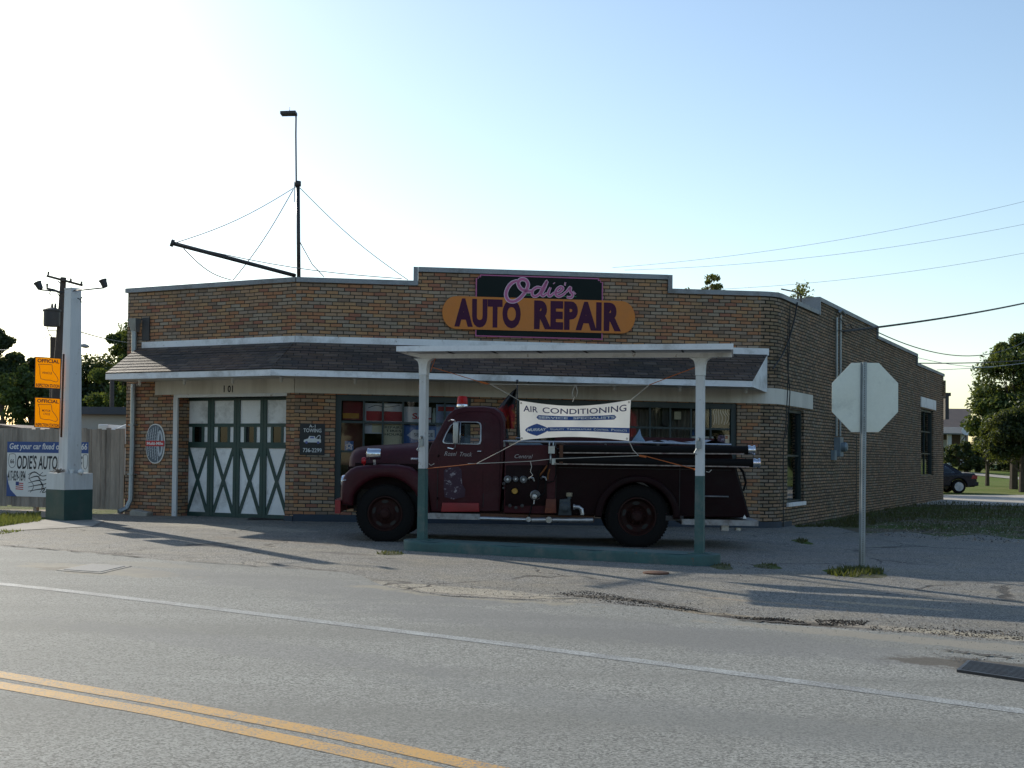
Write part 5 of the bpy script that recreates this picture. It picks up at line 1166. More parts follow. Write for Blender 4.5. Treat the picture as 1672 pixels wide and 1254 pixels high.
# front fenders
xF, zF = L2(556, 790)
prof = LP([(553.5, 824), (553, 800), (555, 784), (560, 773), (568, 765.5), (578, 761), (592, 759.5), (612, 758), (645, 758.5), (668, 763), (686, 778), (697, 805), (701, 845), (684, 845)])
archf = arc(0, rf+.01, .60, -2, 152, 16)
archf = [(p[0], p[1]) for p in archf if True]
outl = prof+archf[1:]+[L2(573, 826)]
for y0, y1, s in ((-.02, .52, 1), (Wd-.52, Wd+.02, -1)):
    mb = MB(); mb.plate([outl], y0, y1, .085, idm, 0, 5); tb(mb, 'front_fender', M['maroon'])
    il = MB(); P = arc(0, rf+.01, .602, 0, 160, 18)
    for a, b in zip(P, P[1:]): il.face([(a[0], y0+.09, a[1]), (b[0], y0+.09, b[1]), (b[0], y1, b[1]), (a[0], y1, a[1])], 0)
    il.face([(p[0], (y1 if s > 0 else y0)-.03*s, p[1]) for p in arc(0, rf+.01, .6, 0, 180, 18)]); tb(il, 'wheel_well', M['black'])
    hl = MB(); c = Vector((L2(556, 786)[0], (y0+y1)/2-.03*s, L2(556, 786)[1]))
    hl.lathe([(.001, .06), (.06, .055), (.10, .035), (.115, 0), (.115, -.03)], Matrix.Translation(c+Vector((-.0, 0, 0))) @ Matrix.Rotation(-math.pi/2, 4, 'Y'), 24); tb(hl, 'headlight', M['chrome'])
mb = MB(); mb.tube([tl3(557.5, 784, -.025), tl3(563, 783.5, -.028)], .008, 5); tb(mb, 'fender_trim', M['chrome'])
# hood: a loft along x
sec = [(566.5, 748, .30, .60), (567.5, 741, .36, .66), (570, 735.5, .42, .70), (576, 730.5, .47, .73), (586, 727.8, .51, .75), (600, 726.8, .54, .76), (640, 724.5, .60, .78), (680, 721.5, .68, .82), (704, 718.5, .74, .86), (714, 717.0, .76, .88)]
NS = 20; V = []; yc = Wd/2
for (px, py, hw_, _) in sec:
    x, z = L2(836+(px-836)*1.047, 735+(py-735)*1.047); zb = L2(px, 775)[1]
    for j in range(NS+1):
        t = math.pi*j/NS; cx_, sx_ = math.cos(t), math.sin(t); e = .55
        yy = yc-hw_*math.copysign(abs(cx_)**e, cx_); zz = zb+(z-zb)*abs(sx_)**.62
        V.append((x, yy, zz))
mb = MB(); mb.raw(V, [(i*(NS+1)+j, (i+1)*(NS+1)+j, (i+1)*(NS+1)+j+1, i*(NS+1)+j+1) for i in range(len(sec)-1) for j in range(NS)], 0, True)
mb.f.append(list(range(NS+1))); mb.m.append(0)
hood = tb(mb, 'hood', M['maroon'], auto=60)
mb = MB(); x0 = L2(557, 750)[0]
# nose and grille between the fenders
mb.box(x0+.0, x0+.25, .52, Wd-.52, L2(566, 832)[1], L2(566, 762)[1]); 
for k in range(6): mb.box(x0-.03, x0+.01, .56, Wd-.56, .62+k*.085, .65+k*.085)
tb(mb, 'grille', M['maroon_dark'])
mb = MB(); mb.tube([tl3(664, 748.5, .40), tl3(690, 749, .37)], .008, 5); mb.tube([tl3(664, 750.5, .40), tl3(690, 751, .37)], .005, 5); mb.tube([tl3(568.5, 748, .78), tl3(567.5, 752, .78)], .02, 6); tb(mb, 'hood_trim', M['chrome'])
mb = MB(); mb.box(L2(572, 770)[0], L2(706, 770)[0], .30, .55, L2(640, 800)[1], L2(640, 757)[1]); tb(mb, 'inner_fender', M['maroon_dark']); mb = MB(); mb.box(L2(572, 770)[0], L2(706, 770)[0], Wd-.55, Wd-.30, L2(640, 800)[1], L2(640, 757)[1]); tb(mb, 'inner_fender', M['maroon_dark'])
# bumper
mb = MB(); bx, bz = L2(546, 829); V = []
for i in range(17):
    t = i/16; y = -.06+(Wd+.12)*t; c = .10*(1-(2*t-1)**2)
    V += [(bx-c-.0, y, bz-.09), (bx-c-.0, y, bz+.13), (bx-c+.09, y, bz+.13), (bx-c+.09, y, bz-.09)]
mb.raw(V, [(4*i+k, 4*i+(k+1) % 4, 4*i+4+(k+1) % 4, 4*i+4+k) for i in range(16) for k in range(4)]+[(0,1,2,3), (64,67,66,65)]); mb.box(bx+.08, bx+.5, .64, .72, bz-.04, bz+.06); mb.box(bx+.08, bx+.5, Wd-.72, Wd-.64, bz-.04, bz+.06)
tb(mb, 'bumper', M['red_paint'])
# side lamps on the fender
mb = MB(); c = tl3(606, 741, .16); Mr = Matrix.Translation(c) @ Matrix.Rotation(math.pi/2, 4, 'Y')
mb.lathe([(.001, -.135), (.06, -.13), (.088, -.11), (.094, -.085), (.094, .08), (.085, .11), (.03, .115), (.001, .115)], Mr, 24); mb.lathe([(.097, -.115), (.10, -.10), (.097, -.085)], Mr, 24); mb.tube([c+Vector((0, 0, -.09)), c+Vector((.01, .02, -.19))], .03, 8)
tb(mb, 'spotlight', M['chrome'])
mb = MB(); c = tl3(588.5, 752, .20); mb.lathe([(.001, -.045), (.04, -.04), (.052, 0), (.04, .03), (.001, .035)], Matrix.Translation(c) @ Matrix.Rotation(math.pi/2, 4, 'Y') @ Matrix.Diagonal((1.2, .9, 1, 1)), 16); mb.tube([c, c+Vector((0, 0, -.09))], .015, 6); tb(mb, 'turn_signal', pm('red_lens', (.45,.01,.015), .2))
# cab
def tum(y, z):      # the cab narrows upwards
    k = 1-.16*sm01((z-L2(740, 730)[1])/.75); return yc+(y-yc)*k
cabm = lambda x, z, d: (x, tum(d, z), z)
side = LP([(692, 775), (694, 745), (700, 726), (705, 718), (712, 703), (719, 688), (726, 676), (736, 667.5), (752, 663.5), (785, 663.5), (802, 666), (813, 674), (819, 688), (821, 715), (820, 760), (817, 800), (815, 836), (702, 836), (697, 806)])
win = LP([(719.5, 723), (718.5, 720), (723, 708), (730, 694.5), (735, 689.5), (741, 687.5), (775, 688), (780, 690), (782, 694), (782.5, 720), (781, 725), (777, 726), (724, 724.5)])
win = win[::-1]
for y0, y1 in ((.115, .165), (Wd-.165, Wd-.115)):
    mb = MB(); mb.plate([side, win], y0, y1, .018, cabm, 0, 3); tb(mb, 'cab_side', M['maroon'])
# window frame, seams, handle (door on the near side)
door = LP([(712, 727), (716, 720), (722, 705), (730, 690), (737, 685), (779, 685), (785, 688), (786.5, 727), (786, 830), (712, 832)])
mb = MB(); mb.plate([door, win], .108, .119, .004, cabm, 0, 2); dr = tb(mb, 'cab_door', M['maroon'])
wi = lambda k: [(sum(p[0] for p in win)/len(win)+(x-sum(p[0] for p in win)/len(win))*k, sum(p[1] for p in win)/len(win)+(z-sum(p[1] for p in win)/len(win))*k) for x, z in win]
mb = MB(); mb.plate([wi(1.0), wi(.93)[::-1]], .100, .112, .003, cabm, 0, 2); tb(mb, 'window_frame', M['dull_chrome'], dr)
mb = MB(); x, z0 = L2(747, 725); mb.tube([cabm(x, z0, .105), cabm(x, L2(747, 688)[1], .105)], .012, 5); tb(mb, 'vent_bar', M['dull_chrome'], dr)
mb = MB(); mb.face([cabm(x, z, .14) for x, z in win]); tb(mb, 'glass', M['clear'], dr)
mb = MB(); mb.tube([cabm(*L2(776, 737), .10), cabm(*L2(783, 737), .085)], .012, 6); tb(mb, 'handle', M['chrome'], dr)
# roof skin with rounded shoulders, and rear wall
rp_ = LP([(705, 718), (712, 703), (719, 688), (726, 676), (736, 667.5), (752, 663.2), (785, 663.2), (802, 665.5), (813.5, 673.5), (820, 688), (822, 715), (821, 760), (818, 800), (816, 836)])
cN = Vector((L2(765, 715)[0], L2(765, 715)[1])); V = []; NJ = 24
for (x, z) in rp_:
    d = Vector((x, z))-cN
    for j in range(NJ+1):
        t = -1+2*j/NJ; k = abs(t)**7*.085; cr = (1-t*t)*.035
        q_ = Vector((x, z))-d.normalized()*k+Vector((0, cr if z > 1.9 else 0)); yy = yc+(Wd/2-.105)*math.copysign(abs(t)**.9, t)
        V.append((q_.x, tum(yy, q_.y), q_.y))
n0 = 3
fc = [(i*(NJ+1)+j, (i+1)*(NJ+1)+j, (i+1)*(NJ+1)+j+1, i*(NJ+1)+j+1) for i in range(n0, len(rp_)-1) for j in range(NJ) if not (i == 9 and 4 < j < 19)]
fc += [(i*(NJ+1)+j, (i+1)*(NJ+1)+j, (i+1)*(NJ+1)+j+1, i*(NJ+1)+j+1) for i in range(0, n0) for j in list(range(0, 3))+[11, 12]+list(range(21, 24))]
mb = MB(); mb.raw(V, fc, 0, True); mb.raw(V, [(9*(NJ+1)+j, 10*(NJ+1)+j, 10*(NJ+1)+j+1, 9*(NJ+1)+j+1) for j in range(5, 19)], 1)
tb(mb, 'cab_roof', [M['maroon'], M['clear']], auto=60)
mb = MB(); mb.raw(V, [(i*(NJ+1)+j, (i+1)*(NJ+1)+j, (i+1)*(NJ+1)+j+1, i*(NJ+1)+j+1) for i in range(0, n0) for j in list(range(3, 11))+list(range(13, 21))]); tb(mb, 'windscreen', M['clear'])
mb = MB(); a, b = L2(700, 745); mb.box(L2(695, 745)[0], L2(712, 745)[0], .2, Wd-.2, L2(700, 775)[1], L2(700, 722)[1]); mb.box(L2(700, 800)[0], L2(816, 800)[0], .17, Wd-.17, L2(700, 838)[1], L2(700, 832)[1]); tb(mb, 'dashboard', M['maroon_dark'])
mb = MB(); mb.box(L2(765, 800)[0], L2(810, 800)[0], .3, Wd-.3, L2(700, 800)[1], L2(700, 765)[1]); mb.box(L2(795, 800)[0], L2(812, 800)[0], .3, Wd-.3, L2(700, 765)[1], L2(700, 716)[1]); tb(mb, 'seat', M['black'])
mb = MB(); c = tl3(738, 722, .62); q_ = Matrix.Translation(c) @ Matrix.Rotation(math.radians(-55), 4, 'Y'); R1 = .21
mb.tube([q_ @ Vector((R1*math.cos(t), R1*math.sin(t), 0)) for t in [i*math.pi/12 for i in range(25)]], .016, 6); mb.tube([q_ @ Vector((0, R1, 0)), q_ @ Vector((0, -R1, 0))], .012, 5); mb.tube([c, c+Vector((-.3, 0, -.35))], .02, 6); tb(mb, 'steering_wheel', M['black'])
for (a_, b_, nm_) in (((787.5, 690), (787.5, 829), 'cab_seam'), ((712, 760), (712, 831), 'cab_seam'), ((655, 729), (657, 757), 'hood_seam'), ((906.5, 735), (906.5, 840), 'body_seam'), ((1108, 762), (1108, 842), 'body_seam'), ((910, 764), (1192, 769), 'body_seam')):
    mb = MB(); y_ = {'cab_seam': .10, 'hood_seam': .30, 'body_seam': .03}[nm_]; p_, q2 = tl3(*a_, y_), tl3(*b_, y_)
    if nm_ == 'hood_seam': continue
    if nm_ == 'cab_seam': p_.y, q2.y = tum(.104, p_.z), tum(.104, q2.z)
    mb.tube([p_.lerp(q2, i/6) for i in range(7)], .006, 4); tb(mb, nm_, M['black'])
for py_ in (742, 812):
    mb = MB(); mb.tube([tl3(712.5, py_, .095), tl3(712.5, py_+4, .095)], .014, 6); tb(mb, 'door_hinge', M['maroon_dark'])
mb = MB()
for i in range(14):
    p_ = tl3(915+i*13.2, 839.5, .03); mb.tube([p_, p_+Vector((0, -.008, 0))], .008, 5)
o_r = tb(mb, 'rivets', M['maroon']); o_r['kind'] = 'stuff'
# beacon, mirror, drip rail
mb = MB(); c = tl3(745.5, 661.5, .75); c.z -= .01; mb.lathe([(.10, 0), (.105, .02), (.095, .055), (.001, .06)], Matrix.Translation(c), 20); bc = tb(mb, 'beacon', M['chrome'])
mb = MB(); mb.lathe([(.092, .056), (.094, .075), (.085, .17), (.07, .195), (.001, .20)], Matrix.Translation(c), 20); k = N('red_dome'); tb(mb, 'dome', k.fin((.42, .008, .006), .25, 0, .25), bc)
mb = MB(); x0, z0 = L2(737.5, 724.5); x1, z1 = L2(746, 690); mb.plate([[(x0, z0), (x1, z0), (x1, z1), (x0, z1)]], -.12, -.09, .012, idm, 0, 2); mi = tb(mb, 'mirror', pm('mirror_shell', (.45,.47,.46), .35, .6))
mb = MB(); c = (x0+x1)/2; mb.tube([tl3(728, 687, .10), tl3(733, 685.5, -.02), tl3(739, 686.5, -.09), (c, -.09, z1)], .012, 6); mb.tube([(c, -.09, z0), tl3(741, 731, -.06), tl3(737, 733, .04), tl3(728, 731, .10)], .012, 6); tb(mb, 'mirror_arm', M['chrome'])
# lettering on the door
TF = Fr((0, 0, 0), (1, 0, 0)); 
def tpx(mb, s, x0, y0, x1, y1, d, **kw): a0, b1 = L2(x0, y0); a1, b0 = L2(x1, y1); mb.text(TF, s, a0, a1, b0, b1, d, **kw)
mb = MB(); tpx(mb, 'Rosel', 722, 737, 743, 744.5, -.105, shear=.35, thick=.001, bold=.005); tpx(mb, 'Truck', 748, 738, 768, 745.5, -.105, shear=.35, thick=.001, bold=.005)
lt = tb(mb, 'door_lettering', M['text_grey'])
# worn remains of a decal
k = N('worn_decal'); o_ = k.obj(); nn = k.noise(o_, 9, 7, .75); n2 = k.noise(o_, 2.5, 3)
c_ = k.mix(k.rng(nn, .54, .60), (.045,.018,.035), (.30,.27,.30)); dm_ = k.fin(k.mix(k.rng(n2, .47, .6), c_, (.04,.012,.026)), .7)
mb = MB(); mb.plate([LP([(722, 768), (730, 764), (746, 762), (751, 768), (752, 790), (758, 800), (757, 812), (738, 816), (724, 812), (722, 796)])], .1035, .1065, .0005, idm, 0, 1, False); tb(mb, 'door_decal', dm_)
# running board, step box
mb = MB(); x0, zz = L2(687, 843); x1, _ = L2(783, 843); mb.box(x0, x1, .0, .42, L2(735, 848)[1], L2(735, 838.5)[1]); tb(mb, 'running_board', M['tread'])
mb = MB(); mb.plate([LP([(719, 836), (721, 821), (781, 822), (782, 836)])], .03, .4, .01, idm, 0, 2); tb(mb, 'step_box', M['red_paint'])
mb = MB(); mb.box(L2(783, 843)[0], L2(970, 843)[0], .08, .5, L2(870, 851)[1], L2(870, 841)[1]); mb.box(L2(783, 843)[0], L2(900, 843)[0], .3, Wd-.3, L2(870, 851)[1], L2(870, 838)[1]); tb(mb, 'pump_step', M['rust'])
mb = MB(); mb.tube([tl3(868, 849.5, .02), tl3(968, 850, .02)], .045, 12); mb.tube([tl3(783, 846.5, .03), tl3(868, 849, .03)], .03, 10); tb(mb, 'suction_pipe', M['dull_chrome'])
for (px, py, r) in ((896, 849, .058), (863, 848, .045)):
    mb = MB(); mb.lathe([(.001, .05), (r*.35, .05), (r*.4, .03), (r*.9, .03), (r, .015), (r, -.03)], Matrix.Translation(tl3(px, py, -.03)) @ Matrix.Rotation(math.pi/2, 4, 'X'), 20); tb(mb, 'pipe_cap', M['dull_chrome'])
# pump panel and body
bt_ = [(822, 727), (906, 727), (906, 840), (822, 838)]
mb = MB(); mb.plate([LP(bt_)], .02, Wd-.02, .02, idm, 0, 2); tb(mb, 'pump_house', M['maroon'])
mb = MB(); mb.plate([LP([(824, 760), (892, 760), (892, 826), (824, 826)])], .008, .022, .004, idm, 0, 1); tb(mb, 'pump_panel', M['maroon_dark'])
archr = arc(wx, rr+.0, .60, 0, 180, 20)
zb = L2(1040, 849)[1]
body = LP([(903, 734), (1190, 734), (1197, 762), (1222, 846)])+[(p[0], max(p[1], zb)) for p in archr]+LP([(906, 842)])
mb = MB(); mb.plate([body], .035, Wd-.035, .025, idm, 0, 3); tb(mb, 'body', M['maroon_dark'])
il = MB(); P = arc(wx, rr, .605, 0, 180, 18)
for y0 in (.0, Wd-.5):
    for a, b in zip(P, P[1:]): il.face([(a[0], y0+.03, a[1]), (b[0], y0+.03, b[1]), (b[0], y0+.5, b[1]), (a[0], y0+.5, a[1])])
tb(il, 'rear_wheel_well', M['black'])
fo = arc(wx, rr-.02, .70, 0, 180, 26); fi = arc(wx, rr-.02, .585, 180, 0, 26)
for y0, y1 in ((-.055, .07), (Wd-.07, Wd+.055)):
    mb = MB(); mb.plate([fo+fi], y0, y1, .035, idm, 0, 4); tb(mb, 'rear_fender', M['maroon_dark'])
mb = MB(); mb.box(L2(1112, 850)[0], L2(1236, 850)[0], .0, Wd, L2(1170, 858.5)[1], L2(1170, 849.5)[1]); tb(mb, 'tail_step', M['tread'])
mb = MB(); mb.box(L2(1075, 850)[0], L2(1115, 850)[0], .03, .3, L2(1100, 851)[1], L2(1100, 843)[1]); tb(mb, 'rear_step_bracket', M['dark_metal'])
# hose bed walls, light hose folds and far side rail
mb = MB(); mb.box(L2(905, 730)[0], L2(1190, 730)[0], .05, .09, L2(1040, 735)[1], L2(1040, 729)[1]); tb(mb, 'bed_wall', M['maroon']); mb = MB(); mb.box(L2(905, 730)[0], L2(1190, 730)[0], Wd-.12, Wd-.06, L2(1040, 735)[1], L2(1040, 712)[1]); tb(mb, 'bed_wall', M['maroon'])
mb = MB(); n = 30; V = []
for i in range(n+1):
    px = 1040+150*i/n
    for j in range(7):
        y = .15+.28*j; zt_ = L2(px, 724-4*math.sin(j*1.1+i*.3)*math.exp(-((j-3)**2)*.1)+2.5*math.sin(i*.7+j))[1]; V.append((L2(px, 724)[0], y, zt_))
mb.raw(V, [(i*7+j, (i+1)*7+j, (i+1)*7+j+1, i*7+j+1) for i in range(n) for j in range(6)], 0, True); tb(mb, 'bed_tarp', pm('pale_tarp', (.30,.33,.36), .6, var=.45, scale=4), auto=80)
mb = MB(); mb.plate([LP([(838, 727), (842, 722), (858, 721), (880, 724), (884, 727)])], .2, .9, .01, idm, 0, 2); mb.plate([LP([(1032, 722), (1042, 708), (1046, 700), (1049, 712), (1056, 722)])], .6, .66, .01, idm, 0, 2); tb(mb, 'folded_cloth', pm('blue_grey_cloth', (.22,.32,.42), .7, var=.4))
# rail with standoffs
mb = MB(); rl = [(819, 721), (905, 722.5), (1030, 723.5), (1140, 727), (1190, 728)]; mb.tube([tl3(x, y, -.01) for x, y in rl], .019, 8)
for x, y in ((821, 721), (905, 722.5), (986, 723), (1072, 724.5)): mb.tube([tl3(x, y, -.01), tl3(x, y+8, .03)], [.012, .022], 8)
mb.tube([tl3(835, 714, 1.6), tl3(855, 714, 1.6)], .015, 6); tb(mb, 'grab_rail', M['dull_chrome'])
mb = MB(); mb.tube([tl3(1150, 722, .3), tl3(1150, 733, .3)], .03, 8); mb.tube([tl3(1145, 725, .25), tl3(1185, 727, .25)], .014, 6); tb(mb, 'hose_clamp', M['dark_metal'])
mb = MB(); mb.lathe([(.06, 0), (.065, .1), (.05, .15), (.001, .16)], Matrix.Translation(tl3(1181, 727, .5)), 16); tb(mb, 'rear_beacon', k.m)
# two long suction hoses with end caps
for (x0, y0, x1, y1, yy) in ((912, 733, 1218, 736.5, -.03), (905, 751, 1226, 757.5, -.05)):
    mb = MB(); a, b = tl3(x0, y0, yy), tl3(x1, y1, yy); N_ = 120
    mb.tube([a.lerp(b, i/N_)+Vector((0, 0, -.01*math.sin(math.pi*i/N_))) for i in range(N_+1)], [.068+.003*(i % 2) for i in range(N_+1)], 14); h_ = tb(mb, 'suction_hose', M['rubber'], auto=80)
    mb = MB(); d = (b-a).normalized(); mb.lathe([(.07, 0), (.079, .004), (.079, .045), (.068, .05), (.068, .085), (.081, .09), (.081, .12), (.06, .13), (.001, .13)], Matrix.Translation(b-d*.02) @ d.to_track_quat('Z', 'Y').to_matrix().to_4x4(), 24); tb(mb, 'coupling', M['chrome'], h_)
    mb = MB(); P = [a+Vector((-.02, -.03, -.078)), b+Vector((-.08, -.03, -.074))]; mb.box8([(P[0].x, yy-.06, P[0].z), (P[1].x, yy-.06, P[1].z), (P[1].x, .04, P[1].z), (P[0].x, .04, P[0].z), (P[0].x, yy-.06, P[0].z+.02), (P[1].x, yy-.06, P[1].z+.02), (P[1].x, .04, P[1].z+.02), (P[0].x, .04, P[0].z+.02)]); tb(mb, 'hose_tray', pm('chipped_paint_tray', (.36,.31,.27), .7, var=.6, scale=14, dirt=(.12,.03,.03)), h_)
# gauges and fittings on the pump panel
FY = Matrix.Rotation(math.pi/2, 4, 'X')
def dial(px, py, r, mt=None, face_=True, nm='gauge', y=.0):
    mb = MB(); m = Matrix.Translation(tl3(px, py, y)) @ FY
    mb.lathe([(r, 0), (r*1.02, .03), (r*.86, .045), (r*.82, .04)], m, 22); o = tb(mb, nm, mt or M['dull_chrome'])
    f = MB(); f.lathe([(.001, .038), (r*.83, .038)], m, 22); tb(f, 'dial_face', pm_cache('dial_dark', (.10,.11,.12)) if face_ else mt, o)
    if face_:
        h = MB(); h.lathe([(.001, .0415), (r*.3, .0405)], m, 12); tb(h, 'dial_hub', M['text_white'], o)
PMC = {}
def pm_cache(n_, c): 
    if n_ not in PMC: PMC[n_] = pm(n_, c, .3)
    return PMC[n_]
for a in ((827.5, 783, .062), (840.5, 782.5, .05), (853.5, 783.5, .062)): dial(*a)
dial(873, 809, .083, nm='inlet_cap'); dial(839.5, 802, .055, M['brass'], False, 'brass_plate')
mb = MB(); c = tl3(872, 811, -.05); mb.lathe([(.045, 0), (.05, .03), (.04, .07), (.001, .075)], Matrix.Translation(c) @ FY, 14); mb.tube([tl3(872, 816, -.1), tl3(871, 823, -.1)], .012, 5); tb(mb, 'valve_knob', M['dull_chrome'])
for (px, py, r) in ((821.5, 790, .028), (821, 797, .02), (832, 826, .03), (842, 829, .028), (852, 826, .03)):
    mb = MB(); mb.lathe([(r*.6, 0), (r*.6, .04), (r, .045), (r, .06), (.001, .065)], Matrix.Translation(tl3(px, py, .01)) @ FY, 12); tb(mb, 'small_knob', M['dark_metal'])
for (px, py, sgn) in ((867, 782, 1), (887, 781, -1)):
    mb = MB(); mb.tube([tl3(px-5, py+1, .0), tl3(px-2, py-2, -.05), tl3(px+2, py-1, -.06), tl3(px+4, py+4, -.05)], [.018, .02, .018, .012], 8); tb(mb, 'lever', M['dull_chrome'])
for L_, r_, mt in (([(898, 728), (896, 745), (893, 760), (890, 785), (888, 805), (875, 815), (868, 826), (863, 845)], .012, M['rubber']), ([(905, 750), (906, 775), (903, 786), (893, 788)], .010, M['rubber']), ([(884, 760), (879, 772), (878, 790), (876, 800)], .010, M['rubber'])):
    mb = MB(); mb.tube([tl3(x, y, -.045) for x, y in L_], r_, 6); tb(mb, 'loose_hose', mt)
mb = MB(); mb.tube([tl3(892, 760, -.03), tl3(885, 770, -.05), tl3(879, 777, -.02)], .014, 5); mb.tube([tl3(896, 766, -.03), tl3(893, 775, -.04), tl3(893, 783, -.03)], .014, 5); tb(mb, 'brown_strap', pm('brown_strap', (.22,.08,.02), .8))
mb = MB(); mb.box(L2(893, 700)[0], L2(903.5, 700)[0], -.09, .0, L2(898, 741)[1], L2(898, 729)[1]); mb.tube([tl3(894.5, 722, -.05), tl3(894.5, 731, -.05)], .012, 5); mb.tube([tl3(901, 722, -.05), tl3(901, 731, -.05)], .012, 5); mb.tube([tl3(897, 741, -.05), tl3(897, 757, -.05)], .016, 6); mb.box(L2(899, 700)[0], L2(906, 700)[0], -.09, -.01, L2(898, 759)[1], L2(898, 749)[1]); tb(mb, 'valve_box', pm('pale_metal', (.5,.55,.55), .35, .6))
mb = MB(); mb.box(L2(911, 700)[0], L2(917, 700)[0], -.11, -.08, L2(913, 758)[1], L2(913, 727)[1]); mb.lathe([(.001, .03), (.09, .0), (.05, -.02)], Matrix.Translation(tl3(912, 726, .05)), 14); tb(mb, 'hose_bracket', M['rust'])
# pump body low on the side
mb = MB(); mb.plate([LP([(913, 816), (930, 814), (933, 842), (911, 842)])], -.03, .1, .02, idm, 0, 3); mb.lathe([(.09, 0), (.09, .12), (.05, .16), (.001, .165)], Matrix.Translation(tl3(922, 828, -.0)) @ FY, 18); mb.lathe([(.035, 0), (.035, .08), (.02, .1), (.001, .1)], Matrix.Translation(tl3(928.5, 815, -.0)), 12); tb(mb, 'pump', pm('grey_casting', (.07,.085,.095), .6, .3, var=.4))
mb = MB(); mb.lathe([(.05, 0), (.052, .06), (.001, .065)], Matrix.Translation(tl3(928.5, 811, -.0)), 12); tb(mb, 'pump_filler', pm('tan_plastic', (.3,.26,.18), .6))
mb = MB(); mb.plate([LP([(891, 815), (907, 815), (908, 838), (889, 838)])], -.05, .03, .01, idm, 0, 2); tb(mb, 'orange_box', pm('faded_orange_box', (.14,.035,.018), .6, dirt=(.4,.12,.03)))
mb = MB(); mb.tube([tl3(936, 828, -.05), tl3(944, 828, -.05), tl3(949, 832, -.05), tl3(950, 841, -.05)], .036, 12); mb.tube([tl3(935, 828, -.05), tl3(938, 828, -.05)], .05, 12); tb(mb, 'elbow_pipe', M['dull_chrome'])
mb = MB(); mb.tube([tl3(1187, 812, .0), tl3(1170, 811.5, -.03), tl3(1134, 811, -.0)], .012, 6); tb(mb, 'body_handle', M['dull_chrome'])
mb = MB(); mb.tube([tl3(1201, 757, .2), tl3(1213, 772, .2), tl3(1218, 790, .2), tl3(1214, 803, .2), tl3(1209, 798, .2)], .02, 8); mb.tube([tl3(1197, 760, .12), tl3(1222, 846, .12)], .022, 8); tb(mb, 'rear_hose', M['rubber'])
mb = MB(); mb.tube([tl3(1214, 838, .06), tl3(1214, 848, .06)], [.02, .035], 8); mb.box(L2(1178, 860)[0], L2(1190, 860)[0], .1, .25, L2(1185, 868)[1], L2(1185, 859)[1]); mb.lathe([(.001, 0), (.05, .01), (.05, .05)], Matrix.Translation(tl3(1206, 869, .2)), 12); tb(mb, 'tail_fitting', M['dull_chrome'])
mb = MB(); tpx(mb, 'Central', 838, 742, 868, 749, .0, shear=.3, thick=.001, bold=.005)
o = tb(mb, 'body_lettering', M['text_grey'])
# ------------------------------------------------------------------ hanging flag behind the cab
fy = 22.0
mb = MB(); nz = 16; nx_ = 10; V = []
for j in range(nz+1):
    t = j/nz; yp = 634+66*t; xr = 843-3*t; xl = 843-32*min(1, t*1.9)**.8+(0 if t < .55 else 16*(t-.55)/.45)
    for i in range(nx_+1):
        u = i/nx_; p = at(xl+(xr-xl)*u, yp, fy); p.y += .07*math.sin(u*11+t*4); V.append(p)
idx = [(j*(nx_+1)+i, j*(nx_+1)+i+1, (j+1)*(nx_+1)+i+1, (j+1)*(nx_+1)+i) for j in range(nz) for i in range(nx_)]
fg = thing('hanging_flag', tuple(at(843, 706, fy)), 'drooping black and red flag on a thin staff behind the truck cab', 'flag')
k = N('flag_cloth'); z_ = k.sep(k.pos())[2]; n_ = k.noise(k.pos(), 6, 4); zt_ = at(843, 664, fy).z
f_ = k.rng(k.math('ADD', z_, k.math('MULTIPLY', k.math('SUBTRACT', n_, .5), .5)), zt_-.08, zt_+.02)
cm = k.mix(f_, k.mix(k.rng(n_, .52, .6), (.30,.012,.01), (.45,.13,.02)), (.012, .012, .014)); k.fin(cm, .8)
mb.raw(V, idx, 0, True); mb.build('cloth', k.m, fg, auto=80)
mb = MB(); mb.tube([at(844, 712, fy), at(844.5, 622, fy)], .012, 6); mb.tube([at(844.5, 626, fy), at(844.5, 620, fy)], .022, 6); mb.build('staff', M['dark_metal'], fg)
